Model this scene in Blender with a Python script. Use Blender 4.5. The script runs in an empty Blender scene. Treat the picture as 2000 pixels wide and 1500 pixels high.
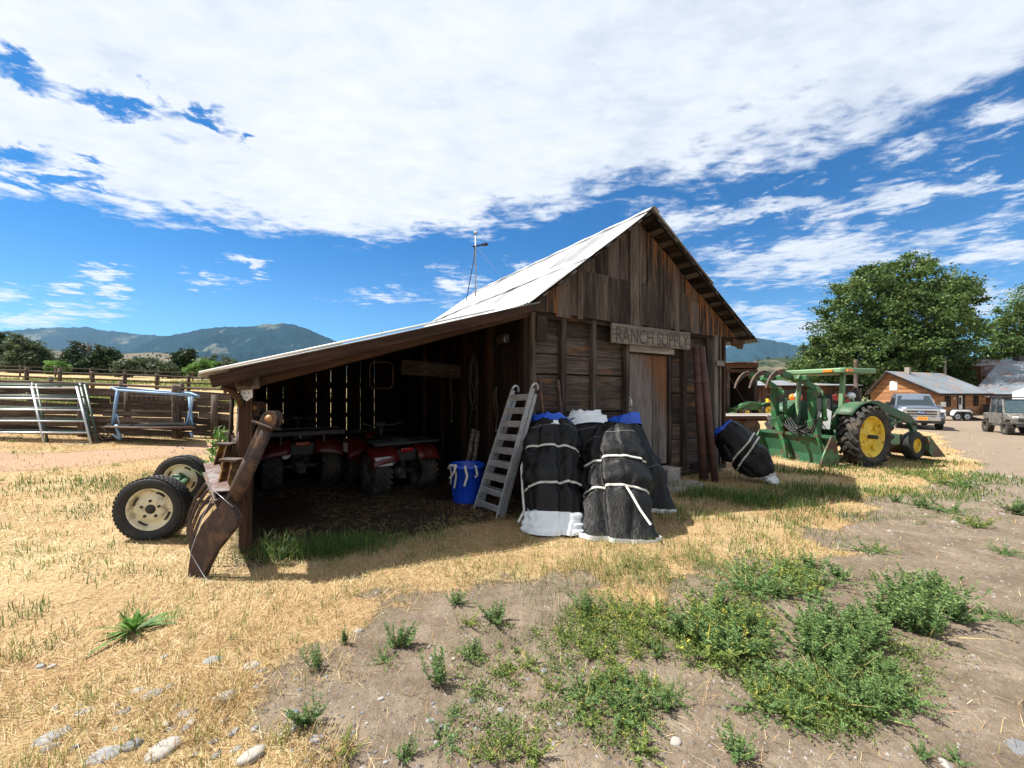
import bpy, bmesh, math, random
import numpy as np
from mathutils import Vector, Matrix, noise as mnoise
random.seed(7)
rng = np.random.default_rng(7)
scene = bpy.context.scene
col = scene.collection
F, HZ, CH = 790.0, 768.0, 1.6          # lens in photo pixels, horizon row, eye height
R = math.radians
V = Vector


def at(px, py, Y):
    return V(((px - 1000) / F * Y, Y, CH + (HZ - py) / F * Y))


def softplus(x):
    return np.log1p(np.exp(-np.abs(x))) + np.maximum(x, 0)


def gz(x, y):
    """height of the ground"""
    x = np.asarray(x, float); y = np.asarray(y, float)
    q = (-x + y) * .7071
    s = softplus(q - 8.5)
    l = .060 * s / (1 + s / 900)
    r = -.7 * np.tanh(.043 * softplus(x - 2.5))
    near = np.exp(-((x / 14) ** 2 + ((y - 5) / 12) ** 2))
    b = .022 * np.sin(1.7 * x + .6 * y) * np.sin(1.3 * y - .5 * x + 1) + .012 * np.sin(4.1 * x - 1.9 * y) * np.sin(3.3 * y + 2.2 * x)
    return l + r + b * near


def g1(x, y):
    return float(gz(x, y))


def ghit(px, py):
    """ground point seen at a photo pixel"""
    lo, hi = .5, 400.
    for _ in range(60):
        m = (lo + hi) / 2
        p = at(px, py, m)
        if p.z > g1(p.x, p.y): lo = m
        else: hi = m
    p = at(px, py, lo)
    return V((p.x, p.y, g1(p.x, p.y)))


# ---------------------------------------------------------------- objects
def tag(o, label=None, cat=None, group=None, kind=None):
    if label: o['label'] = label
    if cat: o['category'] = cat
    if group: o['group'] = group
    if kind: o['kind'] = kind
    return o


def thing(name, loc, rz, label, cat, group=None):
    o = bpy.data.objects.new(name, None)
    o.empty_display_size = .2
    col.objects.link(o)
    o.location = loc
    o.rotation_euler = (0, 0, rz)
    return tag(o, label, cat, group)


def link_mesh(name, me, mat, parent=None):
    o = bpy.data.objects.new(name, me)
    col.objects.link(o)
    if mat is not None: me.materials.append(mat)
    if parent is not None: o.parent = parent
    return o


def copy_tree(o, parent=None):
    c = o.copy()
    col.objects.link(c)
    c.parent = parent
    if parent is not None: c.matrix_parent_inverse = o.matrix_parent_inverse.copy()
    for ch in list(o.children):
        copy_tree(ch, c)
    return c


def frame(d, up=V((0, 0, 1))):
    d = d.normalized()
    if abs(d.dot(up)) > .98: up = V((1, 0, 0))
    s = d.cross(up).normalized()
    u = s.cross(d).normalized()
    return s, u, d


class MB:
    def __init__(s):
        s.v = []; s.f = []; s.uv = []; s.t = []; s.sm = []

    def face(s, idx, uvs=None, tone=.5, sm=False):
        s.f.append(tuple(idx)); s.t.append(tone); s.sm.append(sm)
        if uvs is None:
            uvs = [(s.v[i][0] + s.v[i][1], s.v[i][2]) for i in idx]
        s.uv.extend(uvs)

    def box(s, c, size, M=None, tone=None, skew=0):
        c = V(c)
        if tone is None: tone = random.random()
        if M is None: M = Matrix.Identity(3)
        g = max(range(3), key=lambda i: size[i])
        b = len(s.v); loc = []
        for k in range(8):
            l = [((k >> i & 1) - .5) * size[i] for i in range(3)]
            loc.append(l)
            s.v.append(tuple(c + M @ V(l)))
        uo, vo = random.random() * 9, random.random() * 9
        for ax, q in ((0, (0, 4, 6, 2)), (0, (1, 3, 7, 5)), (1, (0, 1, 5, 4)), (1, (2, 6, 7, 3)), (2, (0, 2, 3, 1)), (2, (4, 5, 7, 6))):
            o = [i for i in range(3) if i != ax]
            va = g if g in o else o[1]
            ua = o[0] if va == o[1] else o[1]
            s.face([b + k for k in q], [(loc[k][ua] + uo, loc[k][va] + vo) for k in q], tone)
        return s

    def beam(s, a, b, w, h, up=V((0, 0, 1)), tone=None):
        a, b = V(a), V(b)
        sd, u, d = frame(b - a, V(up))
        M = Matrix((sd, u, d)).transposed()
        return s.box((a + b) / 2, (w, h, (b - a).length), M, tone)

    def tube(s, pts, r, n=8, caps=True, sm=True, tone=None, closed=False):
        pts = [V(p) for p in pts]
        if tone is None: tone = random.random()
        m = len(pts)
        rr = r if isinstance(r, (list, tuple)) else [r] * m
        b = len(s.v)
        prev = None; L = 0
        Ls = []
        for i, p in enumerate(pts):
            if closed: d = pts[(i + 1) % m] - pts[i - 1]
            else: d = pts[min(i + 1, m - 1)] - pts[max(i - 1, 0)]
            if d.length < 1e-9: d = V((0, 0, 1))
            d.normalize()
            if prev is None:
                sd, u, _ = frame(d)
            else:
                sd = (prev - d * prev.dot(d))
                sd = sd.normalized() if sd.length > 1e-6 else frame(d)[0]
                u = sd.cross(d).normalized()
            prev = sd
            if i: L += (pts[i] - pts[i - 1]).length
            Ls.append(L)
            for k in range(n):
                a = 2 * math.pi * k / n
                s.v.append(tuple(p + (sd * math.cos(a) + u * math.sin(a)) * rr[i]))
        for i in range(m if closed else m - 1):
            j = (i + 1) % m
            for k in range(n):
                k2 = (k + 1) % n
                s.face((b + i * n + k, b + i * n + k2, b + j * n + k2, b + j * n + k),
                       [(k / n * .3, Ls[i]), ((k + 1) / n * .3, Ls[i]), ((k + 1) / n * .3, Ls[j]), (k / n * .3, Ls[j])], tone, sm)
        if caps and not closed:
            s.face([b + k for k in range(n)][::-1], None, tone)
            s.face([b + (m - 1) * n + k for k in range(n)], None, tone)
        return s

    def lathe(s, prof, c=(0, 0, 0), axis=(0, 0, 1), n=24, sm=True, tone=.5, cap0=False, cap1=False):
        """prof: (radius, height along axis)"""
        c = V(c)
        sd, u, d = frame(V(axis))
        b = len(s.v)
        for r, h in prof:
            for k in range(n):
                a = 2 * math.pi * k / n
                s.v.append(tuple(c + d * h + (sd * math.cos(a) + u * math.sin(a)) * r))
        for i in range(len(prof) - 1):
            for k in range(n):
                k2 = (k + 1) % n
                s.face((b + i * n + k, b + i * n + k2, b + (i + 1) * n + k2, b + (i + 1) * n + k), None, tone, sm)
        if cap0: s.face([b + k for k in range(n)][::-1], None, tone)
        if cap1: s.face([b + (len(prof) - 1) * n + k for k in range(n)], None, tone)
        return s

    def prism(s, out, o=(0, 0, 0), u=(1, 0, 0), v=(0, 0, 1), th=.1, tone=.5):
        """2-D outline (u,v) extruded by th along u x v, centred"""
        o, u, v = V(o), V(u), V(v)
        w = u.cross(v).normalized()
        b = len(s.v); n = len(out)
        for sg in (-.5, .5):
            for a, c in out:
                s.v.append(tuple(o + u * a + v * c + w * (th * sg)))
        s.face([b + i for i in range(n)][::-1], None, tone)
        s.face([b + n + i for i in range(n)], None, tone)
        for i in range(n):
            j = (i + 1) % n
            s.face((b + i, b + j, b + n + j, b + n + i), None, tone)
        return s

    def quad(s, a, b, c, d, tone=.5, sm=False, uv=None):
        k = len(s.v)
        s.v += [tuple(a), tuple(b), tuple(c), tuple(d)]
        s.face((k, k + 1, k + 2, k + 3), uv, tone, sm)
        return s

    def grid(s, rows, sm=True, tone=.5, wrap=False, uvf=None):
        """rows: list of equal-length point lists"""
        b = len(s.v); n = len(rows[0])
        for r in rows: s.v += [tuple(p) for p in r]
        for i in range(len(rows) - 1):
            for k in range(n if wrap else n - 1):
                k2 = (k + 1) % n
                q = ((i, k), (i, k + 1), (i + 1, k + 1), (i + 1, k))
                uv = [uvf(*x) for x in q] if uvf else None
                s.face((b + i * n + k, b + i * n + k2, b + (i + 1) * n + k2, b + (i + 1) * n + k), uv, tone, sm)
        return s

    def build(s, name, mat, parent=None, bevel=0, sub=0, solid=0):
        me = bpy.data.meshes.new(name)
        me.from_pydata(s.v, [], s.f)
        uv = me.uv_layers.new(name='UVMap')
        uv.data.foreach_set('uv', np.array(s.uv, dtype=np.float32).ravel())
        a = me.attributes.new('tone', 'FLOAT', 'FACE')
        a.data.foreach_set('value', np.array(s.t, dtype=np.float32))
        me.polygons.foreach_set('use_smooth', np.array(s.sm, dtype=bool))
        me.update()
        o = link_mesh(name, me, mat, parent)
        if solid:
            m = o.modifiers.new('solid', 'SOLIDIFY'); m.thickness = solid; m.offset = 0
        if bevel:
            m = o.modifiers.new('bevel', 'BEVEL'); m.width = bevel; m.segments = 2; m.limit_method = 'ANGLE'; m.angle_limit = R(40)
        if sub:
            m = o.modifiers.new('sub', 'SUBSURF'); m.levels = sub; m.render_levels = sub
        return o


def np_mesh(name, verts, faces, tone, mat, parent=None, smooth=False):
    me = bpy.data.meshes.new(name)
    nv, nf, k = len(verts), len(faces), faces.shape[1]
    me.vertices.add(nv); me.vertices.foreach_set('co', verts.astype(np.float32).ravel())
    me.loops.add(nf * k); me.loops.foreach_set('vertex_index', faces.astype(np.int32).ravel())
    me.polygons.add(nf); me.polygons.foreach_set('loop_start', np.arange(0, nf * k, k, dtype=np.int32))
    if tone is not None:
        a = me.attributes.new('tone', 'FLOAT', 'FACE'); a.data.foreach_set('value', tone.astype(np.float32))
    me.polygons.foreach_set('use_smooth', np.full(nf, smooth))
    me.update(calc_edges=True); me.validate()
    return link_mesh(name, me, mat, parent)


def text_mesh(name, body, size, mat, parent, M, ext=.004, sx=1.0, off=0.0):
    cu = bpy.data.curves.new(name, 'FONT')
    cu.body = body; cu.size = size; cu.extrude = ext; cu.align_x = 'CENTER'; cu.align_y = 'CENTER'; cu.offset = off
    tmp = bpy.data.objects.new('tmp', cu); col.objects.link(tmp)
    dg = bpy.context.evaluated_depsgraph_get(); dg.update()
    me = bpy.data.meshes.new_from_object(tmp.evaluated_get(dg))
    bpy.data.objects.remove(tmp)
    me.name = name
    me.materials.clear()
    me.transform(M @ Matrix.Diagonal((sx, 1, 1, 1)))
    return link_mesh(name, me, mat, parent)


# ---------------------------------------------------------------- materials
class NT:
    def __init__(s, nt): s.nt = nt; s.N = nt.nodes; s.L = nt.links

    def n(s, typ, **kw):
        nd = s.N.new(typ)
        for k, v in kw.items():
            if k.startswith('i_'): nd.inputs[k[2:].replace('_', ' ')].default_value = v
            else: setattr(nd, k, v)
        return nd

    def put(s, sock, v):
        if v is None: return
        if isinstance(v, bpy.types.NodeSocket): s.L.new(v, sock)
        else: sock.default_value = v

    def m(s, op, a, b=None, c=None, clamp=False):
        nd = s.N.new('ShaderNodeMath'); nd.operation = op; nd.use_clamp = clamp
        for i, x in enumerate((a, b, c)): s.put(nd.inputs[i], x)
        return nd.outputs[0]

    def mix(s, f, a, b, bt='MIX'):
        nd = s.N.new('ShaderNodeMix'); nd.data_type = 'RGBA'; nd.blend_type = bt
        s.put(nd.inputs[0], f)
        s.put(nd.inputs[6], a if not isinstance(a, tuple) else (*a, 1)[:4]); s.put(nd.inputs[7], b if not isinstance(b, tuple) else (*b, 1)[:4])
        return nd.outputs[2]

    def sstep(s, x, lo, hi):
        nd = s.N.new('ShaderNodeMapRange'); nd.interpolation_type = 'SMOOTHSTEP'
        s.put(nd.inputs[0], x); nd.inputs[1].default_value = lo; nd.inputs[2].default_value = hi
        return nd.outputs[0]

    def noise(s, vec, scale, detail=4, rough=.55, dist=0):
        nd = s.N.new('ShaderNodeTexNoise')
        s.put(nd.inputs['Vector'], vec); nd.inputs['Scale'].default_value = scale
        nd.inputs['Detail'].default_value = detail; nd.inputs['Roughness'].default_value = rough; nd.inputs['Distortion'].default_value = dist
        return nd.outputs[0]

    def comb(s, x, y, z):
        nd = s.N.new('ShaderNodeCombineXYZ')
        for i, v in enumerate((x, y, z)): s.put(nd.inputs[i], v)
        return nd.outputs[0]

    def attr(s, name):
        nd = s.N.new('ShaderNodeAttribute'); nd.attribute_name = name
        return nd.outputs['Fac']

    def ramp(s, f, stops, interp='LINEAR'):
        nd = s.N.new('ShaderNodeValToRGB'); cr = nd.color_ramp; cr.interpolation = interp
        while len(cr.elements) < len(stops): cr.elements.new(.5)
        for e, (p, c) in zip(cr.elements, stops):
            e.position = p; e.color = (*c, 1)
        s.put(nd.inputs[0], f)
        return nd.outputs[0]

    def bump(s, h, strength, dist=.01):
        nd = s.N.new('ShaderNodeBump'); nd.inputs['Strength'].default_value = strength; nd.inputs['Distance'].default_value = dist
        s.put(nd.inputs['Height'], h)
        return nd.outputs[0]


def newmat(name):
    m = bpy.data.materials.new(name); m.use_nodes = True
    t = NT(m.node_tree)
    b = t.N['Principled BSDF']
    return m, t, b


def gm(name, c, rough=.6, metal=0., var=.2, scale=6., dirt=None, damt=.5, dscale=3., bump=0., bscale=60., spec=None, coat=0.):
    """painted / plain surface with uneven tone and patches of a second colour (rust, dust)"""
    m, t, b = newmat(name)
    co = t.n('ShaderNodeTexCoord').outputs['Object']
    n1 = t.noise(co, scale, 5)
    hi = tuple(min(1, x * (1 + var)) for x in c); lo = tuple(x * (1 - var) for x in c)
    cc = t.mix(t.sstep(n1, .25, .75), lo, hi)
    tn = t.attr('tone')
    rg = t.m('ADD', rough - .08, t.m('MULTIPLY', n1, .16))
    if dirt is not None:
        n2 = t.noise(co, dscale, 8, .65)
        f = t.sstep(n2, .72 - damt * .5, .82 - damt * .4)
        cc = t.mix(f, cc, dirt)
        rg = t.m('ADD', rg, t.m('MULTIPLY', f, .3), clamp=True)
        if metal: t.put(b.inputs['Metallic'], t.m('MULTIPLY', t.m('SUBTRACT', 1, f), metal))
    elif metal: b.inputs['Metallic'].default_value = metal
    t.put(b.inputs['Base Color'], cc); t.put(b.inputs['Roughness'], rg)
    if spec is not None: b.inputs['Specular IOR Level'].default_value = spec
    if coat: b.inputs['Coat Weight'].default_value = coat
    if bump:
        t.put(b.inputs['Normal'], t.bump(t.noise(co, bscale, 5, .6), bump, .01))
    return m


def wood(name, dark, mid, light, warm=None, warmf=None, gr=1., rough=.85, bump=.5):
    m, t, b = newmat(name)
    uvn = t.n('ShaderNodeTexCoord')
    sp = t.n('ShaderNodeSeparateXYZ'); t.L.new(uvn.outputs['UV'], sp.inputs[0])
    tn = t.attr('tone')
    z = t.m('MULTIPLY', tn, 37.)
    g1_ = t.noise(t.comb(t.m('MULTIPLY', sp.outputs[0], 55 * gr), t.m('MULTIPLY', sp.outputs[1], 2.2 * gr), z), 1, 6, .65, .6)
    g2_ = t.noise(t.comb(t.m('MULTIPLY', sp.outputs[0], 9), t.m('MULTIPLY', sp.outputs[1], 1.3), z), 1, 5, .6, .3)
    k = t.m('ADD', t.m('MULTIPLY', g1_, .55), t.m('MULTIPLY', g2_, .45))
    k = t.m('ADD', k, t.m('MULTIPLY', t.m('SUBTRACT', tn, .5), .22))
    cc = t.ramp(k, [(.34, dark), (.5, mid), (.66, light)])
    if warm is not None:
        if warmf is None:
            w = t.sstep(t.noise(t.comb(t.m('MULTIPLY', sp.outputs[0], 5), t.m('MULTIPLY', sp.outputs[1], 1.1), t.m('ADD', z, 5)), 1, 5, .6), .56, .70)
        else: w = warmf(t, uvn.outputs['Object'], sp, z)
        wc = t.mix(g1_, tuple(x * .35 for x in warm), tuple(min(1, x * 1.7) for x in warm))
        cc = t.mix(w, cc, wc)
    # knots and cracks
    kn = t.noise(t.comb(t.m('MULTIPLY', sp.outputs[0], 120), t.m('MULTIPLY', sp.outputs[1], 1.6), z), 1, 3, .5, .2)
    cr = t.sstep(kn, .30, .38)
    cc = t.mix(cr, tuple(x * .4 for x in dark), cc)
    t.put(b.inputs['Base Color'], cc)
    b.inputs['Roughness'].default_value = rough
    b.inputs['Specular IOR Level'].default_value = .25
    t.put(b.inputs['Normal'], t.bump(t.m('ADD', g1_, t.m('MULTIPLY', cr, .6)), bump, .006))
    return m


def leafmat(name, stops, trans=.35, rough=.6):
    m, t, b = newmat(name)
    tn = t.attr('tone')
    c = t.ramp(tn, stops)
    t.put(b.inputs['Base Color'], c); b.inputs['Roughness'].default_value = rough
    b.inputs['Specular IOR Level'].default_value = .3
    tr = t.n('ShaderNodeBsdfTranslucent'); t.L.new(c, tr.inputs[0])
    mx = t.n('ShaderNodeMixShader'); mx.inputs[0].default_value = trans
    out = t.N['Material Output']
    t.L.new(b.outputs[0], mx.inputs[1]); t.L.new(tr.outputs[0], mx.inputs[2]); t.L.new(mx.outputs[0], out.inputs[0])
    return m


M = {}
RUST = (.13, .055, .03)
M['rust'] = gm('rusty_steel', (.048, .030, .025), .75, 0, .5, 11, (.135, .078, .048), .5, 7, .5, 60)
M['rust_pipe'] = gm('rusty_pipe', (.07, .03, .024), .75, 0, .4, 6, (.12, .06, .05), .35, 4, .3, 120)
M['yellow_rust'] = gm('yellow_paint_worn', (.42, .24, .03), .6, 0, .3, 6, (.09, .04, .02), .72, 7, .2, 80)
M['galv'] = gm('galvanised_steel', (.50, .52, .54), .42, .55, .15, 5, (.42, .40, .38), .3, 3)
M['alu'] = gm('dull_aluminium', (.34, .35, .37), .5, .45, .22, 7, (.26, .25, .24), .4, 10, .1, 120)
M['rubber'] = gm('black_rubber', (.018, .018, .019), .78, 0, .3, 8, (.05, .042, .035), .35, 6, .25, 70)
M['rubber_dusty'] = gm('dusty_rubber', (.022, .021, .02), .85, 0, .3, 7, (.075, .06, .045), .5, 4, .3, 60)
M['cream'] = gm('cream_painted_steel', (.68, .62, .43), .5, 0, .1, 4, (.34, .27, .16), .42, 7, .05, 60)
M['jd_green'] = gm('green_paint', (.018, .115, .036), .48, 0, .3, 4, (.075, .085, .045), .52, 6, .05, 40)
M['jd_dark'] = gm('faded_green_paint', (.022, .075, .032), .55, 0, .25, 3, (.10, .075, .045), .38, 4)
M['jd_pale'] = gm('chalky_green_paint', (.12, .22, .11), .6, 0, .15, 3, (.2, .17, .1), .3, 5)
M['jd_yellow'] = gm('yellow_paint', (.64, .45, .025), .45, 0, .12, 3, (.25, .13, .04), .36, 6)
M['black'] = gm('black_plastic', (.02, .02, .02), .6, 0, .3, 8)
M['dark'] = gm('oily_dark_metal', (.035, .033, .03), .55, .3, .4, 9, (.09, .06, .04), .4, 7)
M['red'] = gm('red_plastic', (.085, .006, .006), .38, 0, .2, 5, (.09, .05, .035), .35, 5)
M['redlens'] = gm('red_lens', (.22, .01, .01), .2, 0, .1, 5)
M['orange'] = gm('orange_lens', (.75, .2, .02), .3, 0, .1, 5)
M['white'] = gm('white_paint', (.75, .75, .74), .5, 0, .06, 4, (.45, .42, .36), .25, 5)
M['blue_plastic'] = gm('blue_plastic', (.006, .05, .42), .38, 0, .12, 3, (.04, .07, .25), .2, 6)
M['strap'] = gm('pale_webbing', (.48, .47, .42), .8, 0, .15, 20, (.25, .23, .2), .35, 12, .2, 200)
M['glass'] = gm('dark_glass', (.02, .03, .035), .08, 0, .1, 3)
M['chrome'] = gm('bright_chrome', (.6, .6, .62), .18, .9, .1, 4)
M['truck'] = gm('silver_blue_paint', (.11, .135, .18), .3, .35, .06, 2, None, coat=.5)
M['lightpaint'] = gm('headlamp_glass', (.62, .65, .68), .15, .2, .1, 4)
M['concrete'] = gm('concrete', (.26, .23, .2), .9, 0, .2, 8, (.15, .13, .11), .4, 6, .5, 60)
M['rock'] = gm('grey_river_stone', (.19, .195, .205), .85, 0, .22, 5, (.27, .255, .235), .4, 9, .35, 30)
M['rock_dark'] = gm('dark_slate_stone', (.12, .125, .135), .8, 0, .25, 8, (.22, .21, .2), .35, 12, .35, 40)
M['rock_tan'] = gm('pale_tan_stone', (.27, .25, .225), .85, 0, .18, 5, (.27, .25, .23), .4, 9, .35, 30)
GREY_D, GREY_M, GREY_L = (.014, .010, .008), (.052, .039, .031), (.155, .126, .104)
M['wood_grey'] = wood('weathered_wood', GREY_D, GREY_M, GREY_L)
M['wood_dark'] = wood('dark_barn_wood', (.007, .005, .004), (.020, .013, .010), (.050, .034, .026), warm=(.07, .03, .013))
M['wood_siding'] = wood('siding_wood', (.016, .011, .009), (.05, .037, .030), (.13, .104, .086), warm=(.15, .072, .03))
M['wood_brown'] = wood('brown_timber', (.016, .0085, .006), (.048, .023, .014), (.10, .052, .032))
M['wood_pale'] = wood('pale_weathered_board', (.085, .072, .06), (.20, .175, .15), (.34, .31, .27))
M['wood_fence'] = wood('fence_wood', (.022, .015, .011), (.072, .050, .037), (.18, .135, .105))
M['bark'] = wood('bark', (.03, .024, .02), (.085, .068, .055), (.16, .135, .11))
M['leaf_tree'] = leafmat('tree_leaves', [(0, (.018, .042, .010)), (.5, (.060, .112, .026)), (1, (.15, .205, .06))], .3)
M['leaf_dark'] = leafmat('dark_leaves', [(0, (.012, .026, .011)), (.5, (.030, .055, .022)), (1, (.075, .11, .045))], .25)
M['leaf_sage'] = leafmat('sage_leaves', [(0, (.03, .05, .022)), (.5, (.07, .10, .05)), (1, (.14, .18, .09))], .3)
M['weed'] = leafmat('weed_leaves', [(0, (.035, .08, .030)), (.5, (.10, .18, .06)), (.85, (.20, .28, .08)), (1, (.42, .36, .14))], .3)
M['weed_y'] = leafmat('yellow_green_leaves', [(0, (.05, .09, .02)), (.5, (.13, .19, .042)), (.8, (.25, .29, .08)), (1, (.5, .42, .06))], .3)
M['tall_weed'] = leafmat('tall_weed_leaves', [(0, (.04, .10, .02)), (.5, (.10, .21, .04)), (1, (.2, .34, .08))], .35)
M['straw'] = leafmat('dry_grass_blades', [(0, (.18, .09, .04)), (.3, (.38, .225, .10)), (.6, (.53, .39, .19)), (.85, (.68, .59, .40)), (1, (.30, .29, .07))], .3, .7)
M['grass'] = leafmat('green_grass_blades', [(0, (.035, .08, .018)), (.45, (.085, .15, .03)), (.8, (.20, .25, .06)), (1, (.34, .29, .11))], .35)
# ================================================================ camera, sun, sky
cam = bpy.data.cameras.new('camera'); camo = bpy.data.objects.new('camera', cam); col.objects.link(camo)
camo.location = (0, 0, CH); camo.rotation_euler = (R(90), 0, 0)
cam.sensor_width = 36; cam.lens = F / 2000 * 36; cam.shift_y = (HZ - 750) / 2000
cam.clip_start = .05; cam.clip_end = 30000
scene.camera = camo
SUNV = V((-.63, .12, 1.0)).normalized()
sl = bpy.data.lights.new('sun', 'SUN'); sl.energy = 5.0; sl.angle = R(.53); sl.color = (1, .955, .88)
so = bpy.data.objects.new('sun', sl); col.objects.link(so)
so.rotation_euler = (-SUNV).to_track_quat('-Z', 'Y').to_euler(); so.location = (-20, 5, 40)
vs = scene.view_settings
vs.view_transform = 'Standard'; vs.look = 'None'; vs.exposure = 1.32; vs.gamma = 1; vs.use_curve_mapping = False
scene.cycles.use_denoising = True
scene.cycles.max_bounces = 6; scene.cycles.diffuse_bounces = 3; scene.cycles.transmission_bounces = 4; scene.cycles.volume_bounces = 0
scene.cycles.transparent_max_bounces = 6
scene.cycles.caustics_reflective = False; scene.cycles.caustics_refractive = False

wd = bpy.data.worlds.new('World'); scene.world = wd; wd.use_nodes = True
t = NT(wd.node_tree)
bg = t.N['Background']
sky = t.n('ShaderNodeTexSky'); sky.sky_type = 'NISHITA'; sky.sun_disc = False
sky.sun_elevation = math.asin(SUNV.z); sky.sun_rotation = math.atan2(SUNV.x, SUNV.y)
sky.air_density = 1.0; sky.dust_density = .6; sky.ozone_density = 3.0; sky.altitude = 900
gen = t.n('ShaderNodeTexCoord').outputs['Generated']
sp = t.n('ShaderNodeSeparateXYZ'); t.L.new(gen, sp.inputs[0])
X, Y, Z = sp.outputs
zc = t.m('MAXIMUM', Z, .015)
u = t.m('DIVIDE', X, zc); v = t.m('DIVIDE', Y, zc)
yc = t.m('MAXIMUM', Y, .05)
uv = t.comb(u, v, 0.)
wA = t.noise(uv, 3.4, 7, .65, .3); wB = t.noise(t.comb(v, u, 4.), 3.9, 7, .65, .3)
A = t.m('MULTIPLY', t.m('DIVIDE', X, yc), 790.)     # compass / height scale used to place the small clouds
B = t.m('MULTIPLY', t.m('DIVIDE', Z, yc), 790.)
A = t.m('ADD', A, t.m('MULTIPLY', t.m('SUBTRACT', wA, .5), 130.))
B = t.m('ADD', B, t.m('MULTIPLY', t.m('MULTIPLY', t.m('SUBTRACT', wB, .5), .40), t.m('ADD', B, 20.)))
uv = t.comb(u, v, 0.)
# far edge of the big sheet of cloud, on the cloud plane
fc = t.n('ShaderNodeFloatCurve')
edge = [(-4., 1.9), (-2.9, 1.98), (-2.65, 2.08), (-2.37, 2.22), (-1.95, 2.42), (-.9, 2.72), (-.3, 2.62), (.05, 2.48), (.56, 2.06), (1.0, 1.92), (1.3, 1.74), (1.5, 1.52), (1.72, 1.2), (2.2, .5), (3., -.4)]
cu = fc.mapping.curves[0]
while len(cu.points) < len(edge): cu.points.new(.5, .5)
for p, (a, b) in zip(cu.points, edge): p.location = ((a + 4) / 7, (b + 1) / 4)
fc.mapping.update()
t.put(fc.inputs['Value'], t.m('DIVIDE', t.m('ADD', u, 4.), 7., clamp=True))
ve = t.m('SUBTRACT', t.m('MULTIPLY', fc.outputs[0], 4.), 1.)
mass = t.m('MULTIPLY', t.m('SUBTRACT', ve, v), 1.9)
mass = t.m('MINIMUM', t.m('MAXIMUM', mass, -1.5), 1.05)


def ell(px, py, rx, ry, rot=0, gain=1.):
    dx = t.m('SUBTRACT', A, px - 1000.); dy = t.m('SUBTRACT', B, HZ - py)
    c, s = math.cos(R(rot)), math.sin(R(rot))
    a = t.m('DIVIDE', t.m('ADD', t.m('MULTIPLY', dx, c), t.m('MULTIPLY', dy, s)), rx)
    b = t.m('DIVIDE', t.m('SUBTRACT', t.m('MULTIPLY', dy, c), t.m('MULTIPLY', dx, s)), ry)
    e = t.m('SUBTRACT', 1., t.m('SQRT', t.m('ADD', t.m('MULTIPLY', a, a), t.m('MULTIPLY', b, b))))
    return t.m('MULTIPLY', e, gain)


dens = mass
for e in [(1780, 372, 130, 30, 6, .9), (1500, 402, 200, 24, 6, .75), (1640, 425, 150, 24, 10, .7), (1600, 500, 300, 55, 6, .85), (1430, 530, 120, 30, 0, .7),
          (1960, 485, 190, 34, 8, .8), (1560, 640, 210, 40, 0, .75), (1500, 605, 120, 22, 0, .65), (1960, 420, 90, 30, 10, .65), (1940, 225, 110, 34, 14, .62),
          (1960, 370, 110, 16, 8, .5), (1780, 300, 120, 30, 14, .45), (1860, 320, 130, 14, 14, .42), (1320, 425, 130, 45, 8, .6), (1400, 410, 120, 24, 6, .6),
          (205, 540, 62, 20, -6, 1.), (130, 568, 40, 16, -4, .9), (220, 566, 40, 15, -4, .9), (480, 512, 56, 17, -22, 1.05), (400, 550, 60, 12, -5, .6),
          (20, 578, 70, 20, 0, .7), (140, 610, 120, 20, 2, .65), (50, 628, 120, 18, 0, .65), (740, 578, 90, 14, 0, .5), (890, 560, 60, 40, 0, .52), (1010, 520, 50, 14, -10, .5),
          (1900, 590, 150, 40, 6, .6)]:
    dens = t.m('MAXIMUM', dens, ell(*e))
hole = None
for e in [(40, 140, 165, 46, -14, 1.), (225, 185, 205, 38, -20, .95), (390, 230, 90, 26, -12, .8), (20, 305, 120, 34, -4, .95), (110, 352, 190, 24, -4, .9), (470, 272, 40, 20, 0, .7), (170, 320, 90, 22, -20, .8)]:
    h = ell(*e)
    hole = h if hole is None else t.m('MAXIMUM', hole, h)
dens = t.m('SUBTRACT', dens, t.m('MULTIPLY', t.m('MAXIMUM', hole, 0.), 1.48))
nA = t.noise(uv, 2.6, 9, .62, .35)
nB = t.noise(t.comb(t.m('MULTIPLY', u, .8), t.m('MULTIPLY', v, 1.3), 3.), 9., 7, .62, .4)
nn = t.m('ADD', t.m('MULTIPLY', t.m('SUBTRACT', nA, .5), 2.3), t.m('MULTIPLY', t.m('SUBTRACT', nB, .5), 1.5))
cl = t.sstep(t.m('ADD', dens, nn), -.02, .74)
# thick, white middle; thinner bluish film near the edge
sh = t.noise(uv, 1.7, 7, .6, .3)
sh2 = t.noise(t.comb(u, t.m('MULTIPLY', v, 1.6), 8.), 7., 6, .6, .2)
side = t.sstep(u, -.6, 1.3)
k = t.m('ADD', t.m('MULTIPLY', sh, .6), t.m('MULTIPLY', sh2, .4))
k = t.m('SUBTRACT', k, t.m('MULTIPLY', side, .10))
cc = t.ramp(k, [(.28, (.43, .48, .57)), (.46, (.58, .61, .665)), (.62, (.67, .68, .70))])
# clear sky: physical sky, deepened
skc = t.mix(1., sky.outputs[0], (.0036, .052, .088), 'MULTIPLY')
elev = t.m('DIVIDE', Z, t.m('SQRT', t.m('ADD', t.m('MULTIPLY', X, X), t.m('MULTIPLY', Y, Y))))
lo = t.mix(1., sky.outputs[0], (.036, .074, .096), 'MULTIPLY')
skc = t.mix(t.sstep(elev, .02, .42), lo, skc)
fin = t.mix(t.m('MULTIPLY', cl, t.sstep(Z, .0, .06)), skc, cc)
t.L.new(fin, bg.inputs[0]); bg.inputs[1].default_value = .60

# ================================================================ ground
def region(px_poly):
    return [ghit(*p).to_2d() for p in px_poly]


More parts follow.
